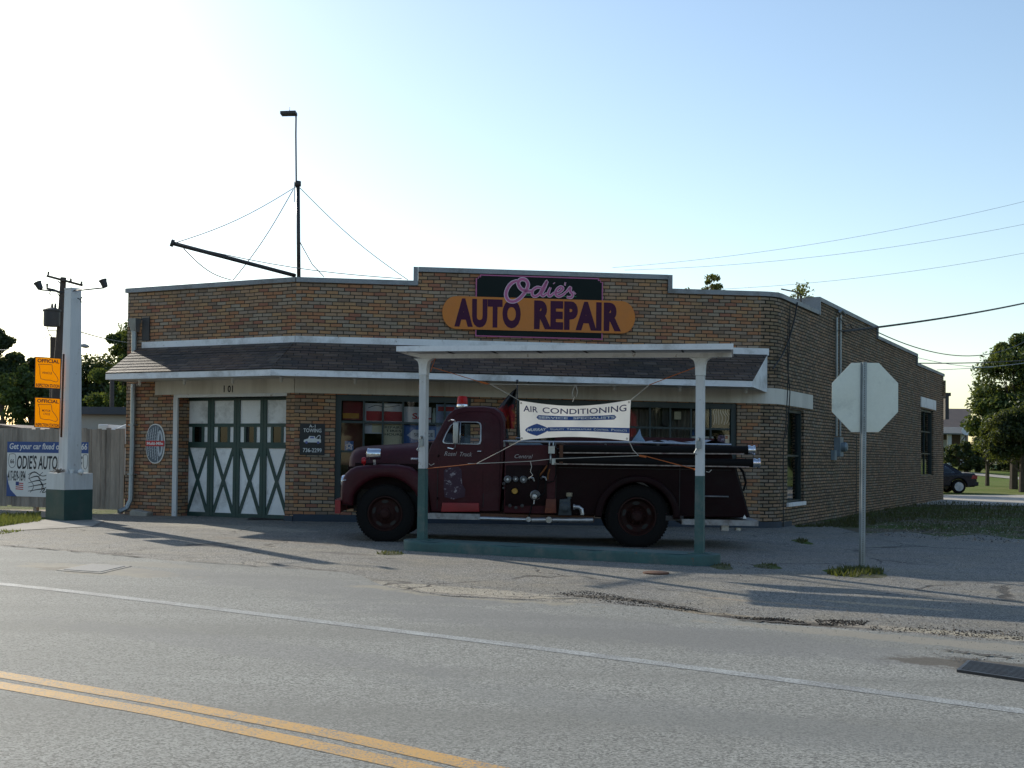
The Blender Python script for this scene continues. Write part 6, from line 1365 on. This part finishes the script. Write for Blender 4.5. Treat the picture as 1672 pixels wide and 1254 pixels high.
# ------------------------------------------------------------------ trees
def tree(name, base, H, crown, label, mat='leaf', n=9000, leaf=.16, seed=1, clumps=70, group=None, trunk_r=.22, cat='tree', open_=.5, flat=.8, fill=1.0):
    """crown: list of (dx, dy, z, rx, ry, rz) ellipsoids that the clumps fill"""
    r = np.random.default_rng(seed); rs = random.Random(seed)
    t = thing(name, tuple(base), label, cat, group); b = Vector(base)
    cl = []
    vol = np.array([c[3]*c[4]*c[5] for c in crown]); vol = vol**.55; vol = vol/vol.sum()
    for _ in range(clumps):
        c = crown[r.choice(len(crown), p=vol)]; d = r.normal(size=3); d /= np.linalg.norm(d); q = d*(r.uniform(.25, 1.0)**.45)
        cl.append((np.array([b.x+c[0], b.y+c[1], b.z+c[2]])+q*np.array(c[3:6]), r.uniform(.5, 1.25)*min(c[3:6])*.34*fill))
    mb = MB(); top = b+Vector((crown[0][0], crown[0][1], crown[0][2]))
    mb.tube([b+Vector((0, 0, -.3)), b.lerp(top, .35)+Vector((.1*trunk_r, 0, 0)), b.lerp(top, .75), top+Vector((0, 0, crown[0][5]*.5))], [trunk_r*1.3, trunk_r, trunk_r*.6, trunk_r*.2], 8)
    mb.build('trunk', M['bark'], t)
    mb = MB()
    for c, s_ in cl[::max(1, len(cl)//26)]:
        k = rs.uniform(.3, .8); a = b.lerp(top, k); e = Vector(c); mb.tube([a, a.lerp(e, .5)+Vector((0, 0, .12*s_)), e], [trunk_r*.32, trunk_r*.17, trunk_r*.05], 5, cap=False)
    mb.build('limbs', M['bark'], t)
    per = n//len(cl); C = np.repeat(np.array([c for c, _ in cl]), per, 0); S_ = np.repeat(np.array([s for _, s in cl]), per)
    d = r.normal(size=C.shape); d /= np.linalg.norm(d, axis=1)[:, None]; rad = r.uniform(0, 1, len(C))**.4
    P = C+d*rad[:, None]*S_[:, None]*np.array([1, 1, flat])
    A1 = r.normal(size=P.shape); A1 /= np.linalg.norm(A1, axis=1)[:, None]; A2 = np.cross(A1, d+r.normal(size=P.shape)*.6); A2 /= np.linalg.norm(A2, axis=1)[:, None]
    sz = leaf*r.uniform(.55, 1.35, len(P))[:, None]
    Q = np.stack([P-A1*sz, P-A2*sz*.5, P+A1*sz, P+A2*sz*.5], 1).reshape(-1, 3)
    me = bpy.data.meshes.new('crown'); K = len(P); me.vertices.add(4*K); me.vertices.foreach_set('co', Q.ravel()); me.loops.add(4*K); me.loops.foreach_set('vertex_index', np.arange(4*K)); me.polygons.add(K); me.polygons.foreach_set('loop_start', np.arange(0, 4*K, 4)); me.update(calc_edges=True)
    me.materials.append(M[mat]); o = bpy.data.objects.new('crown', me); COL.objects.link(o); o.parent = t; o.matrix_parent_inverse = ROOTM[t.name].inverted()
    return t
def tb_(px, Y): p = at(px, 740, Y); return (p.x, Y, zg2(p.x, Y))
# right: large maple with the dark shrubs in front of it
def pz(py, Y, b): return at(836, py+.0095*0, Y).z-b
b = tb_(1655, 62); tree('maple_tree', b, 8, [(0, 0, 5.2, 1.9, 1.9, 2.0), (-.7, 0, 3.7, 1.5, 1.6, 1.2), (.6, 0, 3.6, 2.0, 1.8, 1.5), (-.0, 0, 7.0, 1.0, 1.0, 1.0), (1.8, .2, 5.2, 1.4, 1.4, 1.6)], 'tall full green maple on the lawn at the right edge', 'leaf', 60000, .10, 3, 190, trunk_r=.18, fill=1.25)
b = tb_(1668, 58); tree('cedar_tree', b, 5, [(0, 0, 2.6, 1.9, 1.3, 1.1), (1.2, 0, 3.1, 1.6, 1.3, 1.5), (-.3, 0, 3.3, 1.2, 1.0, .8)], 'low dark spreading tree before the tall maple', 'leaf_dark', 40000, .08, 5, 130, trunk_r=.12, fill=1.4)
b = tb_(1612, 66); tree('bright_shrub', b, 5, [(0, 0, 3.0, 1.3, 1.1, .9), (.6, 0, 2.2, 1.0, 1.0, .8)], 'bright green shrub between the house roof and the maple', 'leaf', 6000, .09, 8, 30, trunk_r=.1, cat='shrub')
for i, (px, Y, sx, sz_, lab) in enumerate(((1578, 84, 1.9, 1.1, 'dark clipped bush beside the car before the house porch'), (1640, 88, 3.6, 1.4, 'long dark hedge bush behind the lawn under the maple'), (1700, 86, 3.6, 1.5, 'dark hedge bush at the far right edge of the lawn'))):
    b = tb_(px, Y); tree('dark_bush', b, 2, [(0, 0, 1.2, sx, 1.2, sz_)], lab, 'leaf_dark', 7000, .11, 20+i, 40, 'dark bushes by the house', trunk_r=.1, cat='bush')
# trees peeking over the garage roof
b = tb_(1158, 62); tree('rooftop_tree', b, 9, [(.1, 0, 9.5, .55, .6, 1.2), (-1.2, 0, 9.5, .5, .5, .55), (-.5, 0, 8.8, 1.1, .8, .6), (0, 0, 6.5, 1.6, 1.5, 1.5)], 'yellow green tree top showing over the right roof parapet', 'leaf_yellow', 15000, .08, 31, 110, fill=1.5)
b = tb_(1302, 58); tree('sparse_tree', b, 8, [(0, 0, 8.9, .6, .6, .9), (-.9, 0, 8.8, .22, .3, .7), (.75, 0, 8.7, .35, .4, .6), (0, 0, 6.2, 1.3, 1.3, 1.0)], 'thin sparse tree top above the rounded roof corner', 'leaf_yellow', 3400, .07, 32, 90, fill=1.7)
# left: trees behind the fence
for i, (px, Y, cr, n, lab, mt) in enumerate((
    (8, 80, [(-.4, 0, 5.6, 2.3, 2, 1.7), (-1.2, 0, 8.0, 1.5, 1.5, 1.0), (.8, 0, 6.3, 1.2, 1.2, .8)], 15000, 'tall dark tree at the far left edge', 'leaf_dark'),
    (52, 74, [(0, 0, 4.3, 2.0, 1.6, 1.3), (.7, 0, 3.4, 2.2, 1.8, 1.4), (-.2, 0, 5.5, .8, .8, .7)], 16000, 'rounded green tree between the far left tree and the amber signs', 'leaf'),
    (152, 76, [(0, 0, 5.2, 1.9, 1.6, 1.6), (.3, 0, 3.8, 2.3, 1.8, 1.5), (-.9, 0, 4.3, 1.1, 1.1, 1.2)], 17000, 'dark green tree just right of the white pylon', 'leaf_dark'),
    (202, 70, [(0, 0, 6.6, 1.3, 1.3, 1.8), (-.3, 0, 4.6, 1.5, 1.4, 1.6), (1.2, 0, 7.5, 1.5, 1.4, 1.6), (1.5, 0, 5, 1.5, 1.4, 1.6)], 17000, 'tree with light leaves rising against the left corner of the garage', 'leaf'),
    (112, 84, [(0, 0, 4.0, 2.4, 1.6, 1.5)], 8000, 'low green tree hidden mostly behind the pylon', 'leaf'))):
    b = tb_(px, Y); tree('background_tree', b, 8, cr, lab, mt, int(n*1.8), .115, 50+i, 110, 'trees beyond the fence', trunk_r=.16, fill=1.2)
def far_tree(px, Y, h, wdt, seed, lab): b = tb_(px, Y); tree('distant_tree', b, h, [(0, 0, h*.55, wdt, 1.5, h*.42)], lab, 'leaf', 5000, .22, seed, 50, 'distant trees left of the fence', trunk_r=.2)
for i, (px, Y, h, w_) in enumerate(((-60, 95, 8, 4), (-150, 100, 9, 5), (1790, 75, 10, 4))): far_tree(px, Y, h, w_, 80+i, ['round distant tree just outside the left edge', 'wide distant tree far left', 'distant tree far right behind the lawn'][i])
for i, (x, y, h, r_, lab) in enumerate(((-24, -20, 9, 6, 'unseen broad tree added left of the camera, mirrored in the shop glass'), (-10, -24, 10, 6.5, 'unseen big tree added behind the camera on the left for the shop glass'), (4, -22, 9, 6, 'unseen broad tree added opposite the garage for the shop glass to mirror'), (17, -25, 10, 6.5, 'unseen big tree added behind the camera on the right for the shop glass'), (31, -18, 9, 6, 'unseen broad tree added near the corner for the shop glass to mirror'),
    (36, 4, 9, 5, 'unseen tree added on the right for the window reflections, nearest the road corner'), (40, 16, 10, 5, 'unseen tree added on the right for the window reflections, middle one of the row'), (43, 29, 10, 5, 'unseen tree added on the right for the window reflections, farthest of the row'), (32, 47, 9, 4.2, 'unseen tree added beyond the right edge, mirrored in the side window'), (34, 56, 9, 4.2, 'last unseen tree added beyond the right edge for the side window to mirror'))):
    tree('added_reflection_tree', (x, y, zg2(x, y)), h, [(0, 0, h*.55, r_, 3, h*.42), (0, 0, h*.3, r_*.9, 2.6, h*.25)], lab, 'leaf_dark', 9000, .34, 300+i, 60, 'unseen trees added for the window reflections', trunk_r=.25, fill=1.5)  # trees added out of view so that the window glass reflects dark foliage
# ------------------------------------------------------------------ buildings behind
def gable(name, x0, x1, y0, y1, zb, zw, zr, axis, mats, label, eave=.4, doors=(), cat='house', shear=0.0):
    t = thing(name, ((x0+x1)/2, y0, zb), label, cat); mb = MB()
    mb.box(x0, x1, y0, y1, zb-.3, zw)
    if axis == 'y':
        xm = (x0+x1)/2
        for y in (y0, y1): mb.face([(x0, y, zw), (x1, y, zw), (xm, y, zr)])
    else:
        ym = (y0+y1)/2
        for x in (x0, x1): mb.face([(x, y0, zw), (x, y1, zw), (x, ym, zr)])
    sh__ = lambda m_: setattr(m_, 'v', [(v_[0]+(v_[1]-y0)*shear, v_[1], v_[2]) for v_ in m_.v])
    sh__(mb); mb.build('wall', mats[0], t); mb = MB(); th_ = .12
    if axis == 'y':
        k = (zr-zw)/(xm-x0)
        for s in (-1, 1):
            xe = xm+s*(xm-x0+eave); ze = zw-k*eave
            mb.box8([(xm, y0-eave, zr+.02), (xe, y0-eave, ze+.02), (xe, y1+eave, ze+.02), (xm, y1+eave, zr+.02), (xm, y0-eave, zr+th_), (xe, y0-eave, ze+th_), (xe, y1+eave, ze+th_), (xm, y1+eave, zr+th_)])
    else:
        k = (zr-zw)/(ym-y0)
        for s in (-1, 1):
            ye = ym+s*(ym-y0+eave); ze = zw-k*eave
            mb.box8([(x0-eave, ym, zr+.02), (x0-eave, ye, ze+.02), (x1+eave, ye, ze+.02), (x1+eave, ym, zr+.02), (x0-eave, ym, zr+th_), (x0-eave, ye, ze+th_), (x1+eave, ye, ze+th_), (x1+eave, ym, zr+th_)])
    sh__(mb); mb.build('roof', mats[1], t)
    for (a0, a1, z0, z1, m, nm) in doors:
        mb = MB(); mb.box(a0, a1, y0-.06, y0-.001, z0, z1, 0); mb.build(nm, m, t)
    return t
roofbrown = pm('brown_roof', (.19,.14,.115), .9, var=.2, scale=2); sidew = pm('pale_siding', (.42,.44,.45), .7); brk = pm('dark_brick', (.10,.07,.055), .9)
Yh = 96.0
hx = lambda px, Y=Yh: (px-836)/2000*Y
hz = lambda py, Y=Yh, px=1570: EYE-(py-(737+.0095*(px-836)))/2000*Y
house = gable('brick_house', hx(1500), hx(1593), Yh+2, Yh+10, hz(762), hz(699), hz(665), 'x', [brk, roofbrown], 'low dark brick house with brown roof behind the garage on the right', .3, shear=.39)
mb = MB(); x0, x1 = hx(1500), hx(1598)
mb.box8([(x0, Yh-1, hz(709)), (x1+1.2, Yh-1, hz(711)), (x1, Yh+2.4, hz(697)), (x0, Yh+2.4, hz(697)), (x0, Yh-1, hz(707)), (x1+1.2, Yh-1, hz(709)), (x1, Yh+2.4, hz(695)), (x0, Yh+2.4, hz(695))]); mb.build('porch_roof', pm('grey_roof', (.13,.14,.14), .9), house)
for px in (1546, 1568):
    mb = MB(); mb.box(hx(px)-.14, hx(px)+.14, Yh-.7, Yh-.42, hz(760), hz(709)); mb.build('porch_post', sidew, house)
mb = MB(); mb.box(hx(1551), hx(1560), Yh+1.9, Yh+1.99, hz(760), hz(718)); mb.build('door', pm('pale_door', (.4,.42,.42), .6), house)
w2 = gable('white_house', hx(1585), hx(1625), Yh+6, Yh+14, hz(765), hz(705), hz(688), 'x', [sidew, roofbrown], 'small pale house wing partly hidden by the dark tree', .3, shear=.39)
mb = MB(); mb.box(hx(1592), hx(1600), Yh+5.9, Yh+5.99, hz(728), hz(712)); mb.build('window', M['dark_glass'], w2)
p = at(1580, 703, Yh-3); ds = thing('satellite_dish', (p.x, p.y, p.z-.6), 'small pale satellite dish on the edge of the porch roof', 'satellite dish')
mb = MB(); mb.lathe([(.42, .12), (.3, .05), (.15, .01), (.001, 0)], Matrix.Translation(p) @ Matrix.Rotation(-1.0, 4, 'Y') @ Matrix.Rotation(.9, 4, 'X'), 20); mb.build('dish', pm('dish_grey', (.6,.6,.58), .5), ds)
mb = MB(); mb.tube([p, p+Vector((0, .3, -.3)), p+Vector((0, 1.2, -.75))], .05, 6); mb.build('bracket', M['dark_metal'], ds)
mb = MB(); q_ = G(1627, 757); mb.tube([q_, q_+Vector((0, 0, 2.2))], .14, 8); tag(mb.build('yard_post', sidew), 'thin pale post standing on the lawn before the dark hedge', 'post')
# left: blue grey garages, beige building, street pole, camper
YL = 52.0
lz = lambda py, Y=YL, px=80: EYE-(py-(737+.0095*(px-836)))/2000*Y
gb_ = gable('garage_row', hx(-120, YL), hx(100, YL), YL, YL+7, 0, lz(712), lz(697), 'y', [pm('blue_grey_siding', (.22,.27,.34), .7, var=.1), roofbrown], 'blue grey shed with pale overhead doors behind the fence', .3, [(hx(-60, YL), hx(20, YL), 0, lz(716), M['trim'], 'overhead_door'), (hx(31, YL), hx(95, YL), 0, lz(717), M['trim'], 'overhead_door')], 'shed')
YB = 58.0
t = thing('beige_building', (hx(165, YB), YB, 0), 'flat roofed beige building with dark roof band behind the fence', 'building')
mb = MB(); mb.box(hx(122, YB), hx(262, YB), YB, YB+8, -.2, lz(676, YB)); mb.build('wall', pm('beige_wall', (.42,.39,.34), .8, var=.08), t)
mb = MB(); mb.box(hx(119, YB), hx(266, YB), YB-.5, YB+8.5, lz(676, YB)+.002, lz(664, YB)); mb.build('roof', pm('dark_roof_band', (.07,.075,.085), .8), t)
YC = 38.0; t = thing('parked_camper', (hx(185, YC), YC, .045), 'white topped camper just visible above the board fence', 'camper')
mb = MB(); z0, z1 = .6, lz(691, YC); ccm = lambda x, z, d: (x, d, z)
mb.plate([[(hx(159, YC), .7), (hx(262, YC), .7), (hx(262, YC), z1-.0), (hx(215, YC), z1+.02), (hx(203, YC), z1-.02), (hx(182, YC), z1-.22), (hx(178, YC), z1-.22), (hx(176, YC), z1-.02), (hx(160, YC), z1-.02)]], YC, YC+2.2, .05, ccm, 0, 3); mb.build('body', M['vinyl'], t)
mb = MB()
for px in (178, 240):
    for y in (YC-.05, YC+2.2): mb.lathe([(.2, 0), (.36, 0), (.36, .2), (.2, .2)], Matrix.Translation((hx(px, YC), y+.1, .40)) @ FY, 20)
mb.build('wheels', M['rubber'], t)
# utility pole with crossarm and transformer, short pole, street lamp
YP = 46.0
def UP(px, py, o=0.0): return at(px, py, YP+o)
b = at(86, 745, YP); b.z = .045
up = thing('utility_pole', tuple(b), 'leaning wooden utility pole with crossarm and grey transformer behind the pylon', 'utility pole')
mb = MB(); mb.tube([b+Vector((0, 0, -.2)), UP(92, 620), UP(99.5, 520), UP(103.5, 453)], [.17, .15, .125, .11], 10); mb.build('pole', M['pole_wood'], up)
mb = MB(); a, c = UP(76.5, 450.5, -.15), UP(134.5, 466, -.15); mb.tube([a, c], .06, 4); mb.build('crossarm', M['pole_wood'], up)
for (px, py) in ((79, 449), (115.5, 460), (133, 465)):
    mb = MB(); p = UP(px, py, -.15); mb.lathe([(.02, 0), (.05, .03), (.03, .07), (.05, .1), (.001, .14)], Matrix.Translation(p), 10); mb.build('insulator', M['dark_metal'], up)
mb = MB(); mb.tube([UP(77, 463, -.1), UP(77, 471, -.1), UP(89, 474, -.1), UP(101, 479, -.1)], .045, 6); mb.tube([UP(95, 459), UP(100, 464)], .02, 5); mb.tube([UP(94, 479), UP(98, 485)], .02, 5); mb.tube([UP(82, 475), UP(81, 480), UP(84, 481)], .02, 5); mb.build('bracket_arm', M['dark_metal'], up)
mb = MB(); p = UP(84.5, 533, -.3); mb.lathe([(.001, 0), (.29, 0), (.30, .1), (.30, .55), (.33, .56), (.33, .62), (.15, .70), (.001, .72)], Matrix.Translation(p), 20)
for dx in (-.0, .12): mb.lathe([(.03, .65), (.05, .75), (.03, .85), (.001, .88)], Matrix.Translation(p+Vector((dx, 0, 0))), 8)
mb.tube([UP(90, 514, -.2), UP(99, 514)], .05, 6); mb.tube([UP(90, 526, -.2), UP(98, 526)], .05, 6); mb.build('transformer', M['dark_metal'], up)
mb = MB(); mb.tube([UP(95, 539), UP(79, 540), UP(80, 545), UP(86, 552)], .018, 5); mb.tube([UP(79, 540), UP(77, 534)], .018, 5); mb.build('drop_wires', M['wire'], up)
mb = MB(); b = at(87, 745, YP+1); b.z = .045; mb.tube([b, at(87.5, 555, YP+1)], .13, 10); mb.lathe([(.14, 0), (.14, .1), (.001, .12)], Matrix.Translation(at(87.5, 555, YP+1)), 8); tag(mb.build('short_pole', M['pole_wood']), 'shorter weathered wooden pole close beside the utility pole', 'utility pole')
YS = 60; b = at(90, 745, YS); b.z = .045
sl_ = thing('street_lamp', tuple(b), 'grey cobra head street lamp reaching out behind the pylon', 'street lamp')
mb = MB(); mb.tube([b, at(104, 575, YS), at(108, 566, YS), at(120, 562, YS), at(134, 563.5, YS)], [.12, .09, .06, .05, .04], 8); mb.build('pole', M['metal'], sl_)
mb = MB(); p = at(132, 564, YS); V = []; n = 10; rows = []
for i in range(9):
    t_ = i/8; r_ = .20*math.sin(math.pi*(.12+.85*t_))**.7
    for k_ in range(n): V.append((p.x+.42*t_, p.y+r_*math.cos(2*math.pi*k_/n), p.z-.05*t_+.55*r_*math.sin(2*math.pi*k_/n)))
mb.raw(V, [(i*n+k_, i*n+(k_+1) % n, (i+1)*n+(k_+1) % n, (i+1)*n+k_) for i in range(8) for k_ in range(n)], 0, True); mb.build('lamp_head', pm('lamp_grey', (.35,.37,.38), .5), sl_)
mb = MB(); b = at(183, 745, 62); b.z = .045; mb.tube([b, at(183, 617, 62)], .11, 8); tag(mb.build('thin_pole', M['pole_wood']), 'thin pole beneath the left end of the awning beyond the fence', 'utility pole')
# ------------------------------------------------------------------ overhead wires
def wire(name, pts, Y0, Y1, r, sag, label, mat=None):
    a = at(*pts[0], Y0); c = at(*pts[1], Y1); mb = MB(); n = 28
    mb.tube([a.lerp(c, i/n)+Vector((0, 0, -sag*4*(i/n)*(1-i/n))) for i in range(n+1)], r, 5, cap=False); tag(mb.build(name, mat or M['wire']), label, 'power line', 'overhead wires')
fw = pm('far_wire', (.42,.46,.50), .8)
wire('service_cable', [(1378, 541), (1760, 474)], 31.8, 52, .030, .15, 'thick black service cable from the side wall to upper right')
wire('overhead_wire', [(1420, 536), (1700, 540)], 34.5, 55, .016, .95, 'sagging wire curving below the thick service cable')
wire('overhead_wire', [(1500, 593), (1740, 582)], 44, 60, .020, .1, 'straight dark wire passing in front of the maple')
wire('overhead_wire', [(1450, 570), (1690, 590)], 46, 70, .012, .5, 'faint low wire behind the sloping parapet', fw)
wire('overhead_wire', [(1530, 604), (1680, 592)], 50, 60, .012, .05, 'lowest faint wire before the maple', fw)
wire('overhead_wire', [(1000, 437), (1740, 312)], 95, 90, .013, .8, 'highest of the three faint wires across the right sky', fw)
wire('overhead_wire', [(1020, 441), (1740, 352)], 95, 90, .013, .8, 'middle one of the three faint wires across the right sky', fw)
wire('overhead_wire', [(1180, 472), (1740, 400)], 95, 90, .013, .5, 'lowest of the three faint wires across the right sky', fw)
wire('overhead_wire', [(100, 531), (215, 560)], 46, 60, .022, .1, 'dark wire from the utility pole toward the garage corner')
wire('overhead_wire', [(140, 562), (215, 598)], 60, 75, .014, .4, 'faint wire right of the street lamp', fw)
wire('overhead_wire', [(-40, 560), (98, 538)], 80, 46, .014, .6, 'faint wire at the left edge running to the utility pole', fw)
# ------------------------------------------------------------------ parked sedan on the right
cb = G(1551, 806); Yc = 55.0; x0c = hx(1596, Yc); cbz = zg2(x0c, Yc)+.02
car = thing('parked_car', (x0c-2.3, Yc, cbz), 'dark blue sedan parked on the side street behind the garage', 'car')
cmap = lambda x, z, d: (x0c-4.6+x, Yc+d, cbz+z)
body_ = [(.05,.35),(.02,.55),(.12,.68),(.9,.80),(1.35,.86),(3.75,.90),(4.1,.93),(4.5,.90),(4.6,.78),(4.6,.50),(4.5,.30),(4.12,.28)]+[(3.78+.36*math.cos(t), .31+.36*math.sin(t)) for t in [i*math.pi/10 for i in range(11)]]+[(1.2,.26)]+[(.88+.36*math.cos(t), .31+.36*math.sin(t)) for t in [i*math.pi/10 for i in range(11)]]+[(.4,.28)]
navy = pm('dark_blue_car_paint', (.006,.008,.018), .3, .0, var=.1, coat=.15, spec=.3)
mb = MB(); mb.plate([body_], 0, 1.7, .07, cmap, 0, 4); mb.build('body', navy, car)
gh = [(1.3,.84),(1.95,1.30),(2.3,1.38),(3.0,1.38),(3.3,1.32),(4.02,.90)]
mb = MB(); f_ = lambda x, z, d: cmap(x, z, .85+(d-.85)*(1-.28*max(0, z-.85)/.5)); mb.plate([gh], .06, 1.64, .05, f_, 0, 3); mb.build('cabin', navy, car)
mb = MB(); f2 = lambda x, z, d: cmap(x, z, .85+(d-.85)*(1-.28*max(0, z-.85)/.5))
for P in ([(1.55,.90),(2.02,1.25),(2.5,1.31),(2.5,.90)], [(2.58,.90),(2.58,1.31),(3.05,1.30),(3.3,1.20),(3.62,.92)]):
    for d_ in (.045, 1.64): mb = MB(); mb.plate([P], d_, d_+.015, .003, f2, 0, 1); mb.build('side_window', M['dark_glass'], car)
mb = MB(); mb.face([f2(3.34, 1.315, .22), f2(4.0, .93, .12), f2(4.0, .93, 1.58), f2(3.34, 1.315, 1.48)]); o = mb.build('rear_window', pm('opaque_rear_glass', (.05,.06,.07), .06, .0), car)  # opaque, smooth, dark blue-grey pane
mb.v = [(v[0]+.02, v[1], v[2]+.025) for v in mb.v]; o.data.vertices.foreach_set('co', [c for v in mb.v for c in v])
for x in (.88, 3.78):
    for y, s in ((.0, 1), (1.7, -1)):
        m = Matrix.Translation(cmap(x, .31, y)) @ Matrix.Rotation(math.pi/2*s, 4, 'X'); mb = MB(); mb.lathe([(.2, .01), (.29, .02), (.31, -.02), (.31, -.18), (.2, -.2)], m, 28); wh = mb.build('wheel', M['rubber'], car)
        mb = MB(); mb.lathe([(.205, .012), (.2, .02), (.17, .005), (.06, .015), (.001, .02)], m, 20)
        for i in range(7): a = i*2*math.pi/7; mb.box8([m @ Vector((r_*math.cos(a)-w_*math.sin(a), r_*math.sin(a)+w_*math.cos(a), z_)) for z_ in (.006, .025) for r_, w_ in ((.04, -.02), (.19, -.025), (.19, .025), (.04, .02))])
        r_o = mb.build('rim', pm_cache('alloy', (.55,.56,.58)), None); r_o.parent = wh
for y in (-.005, 1.35):
    mb = MB(); mb.plate([[(4.32,.66),(4.6,.66),(4.615,.80),(4.4,.84)]], y, y+.36, .012, cmap, 0, 2); mb.build('tail_light', pm_cache('tail_red', (.28,.02,.02)), car)
mb = MB(); mb.plate([[(4.42,.33),(4.66,.35),(4.67,.52),(4.5,.54)]], .0, 1.7, .03, cmap, 0, 2); mb.build('rear_bumper', navy, car)
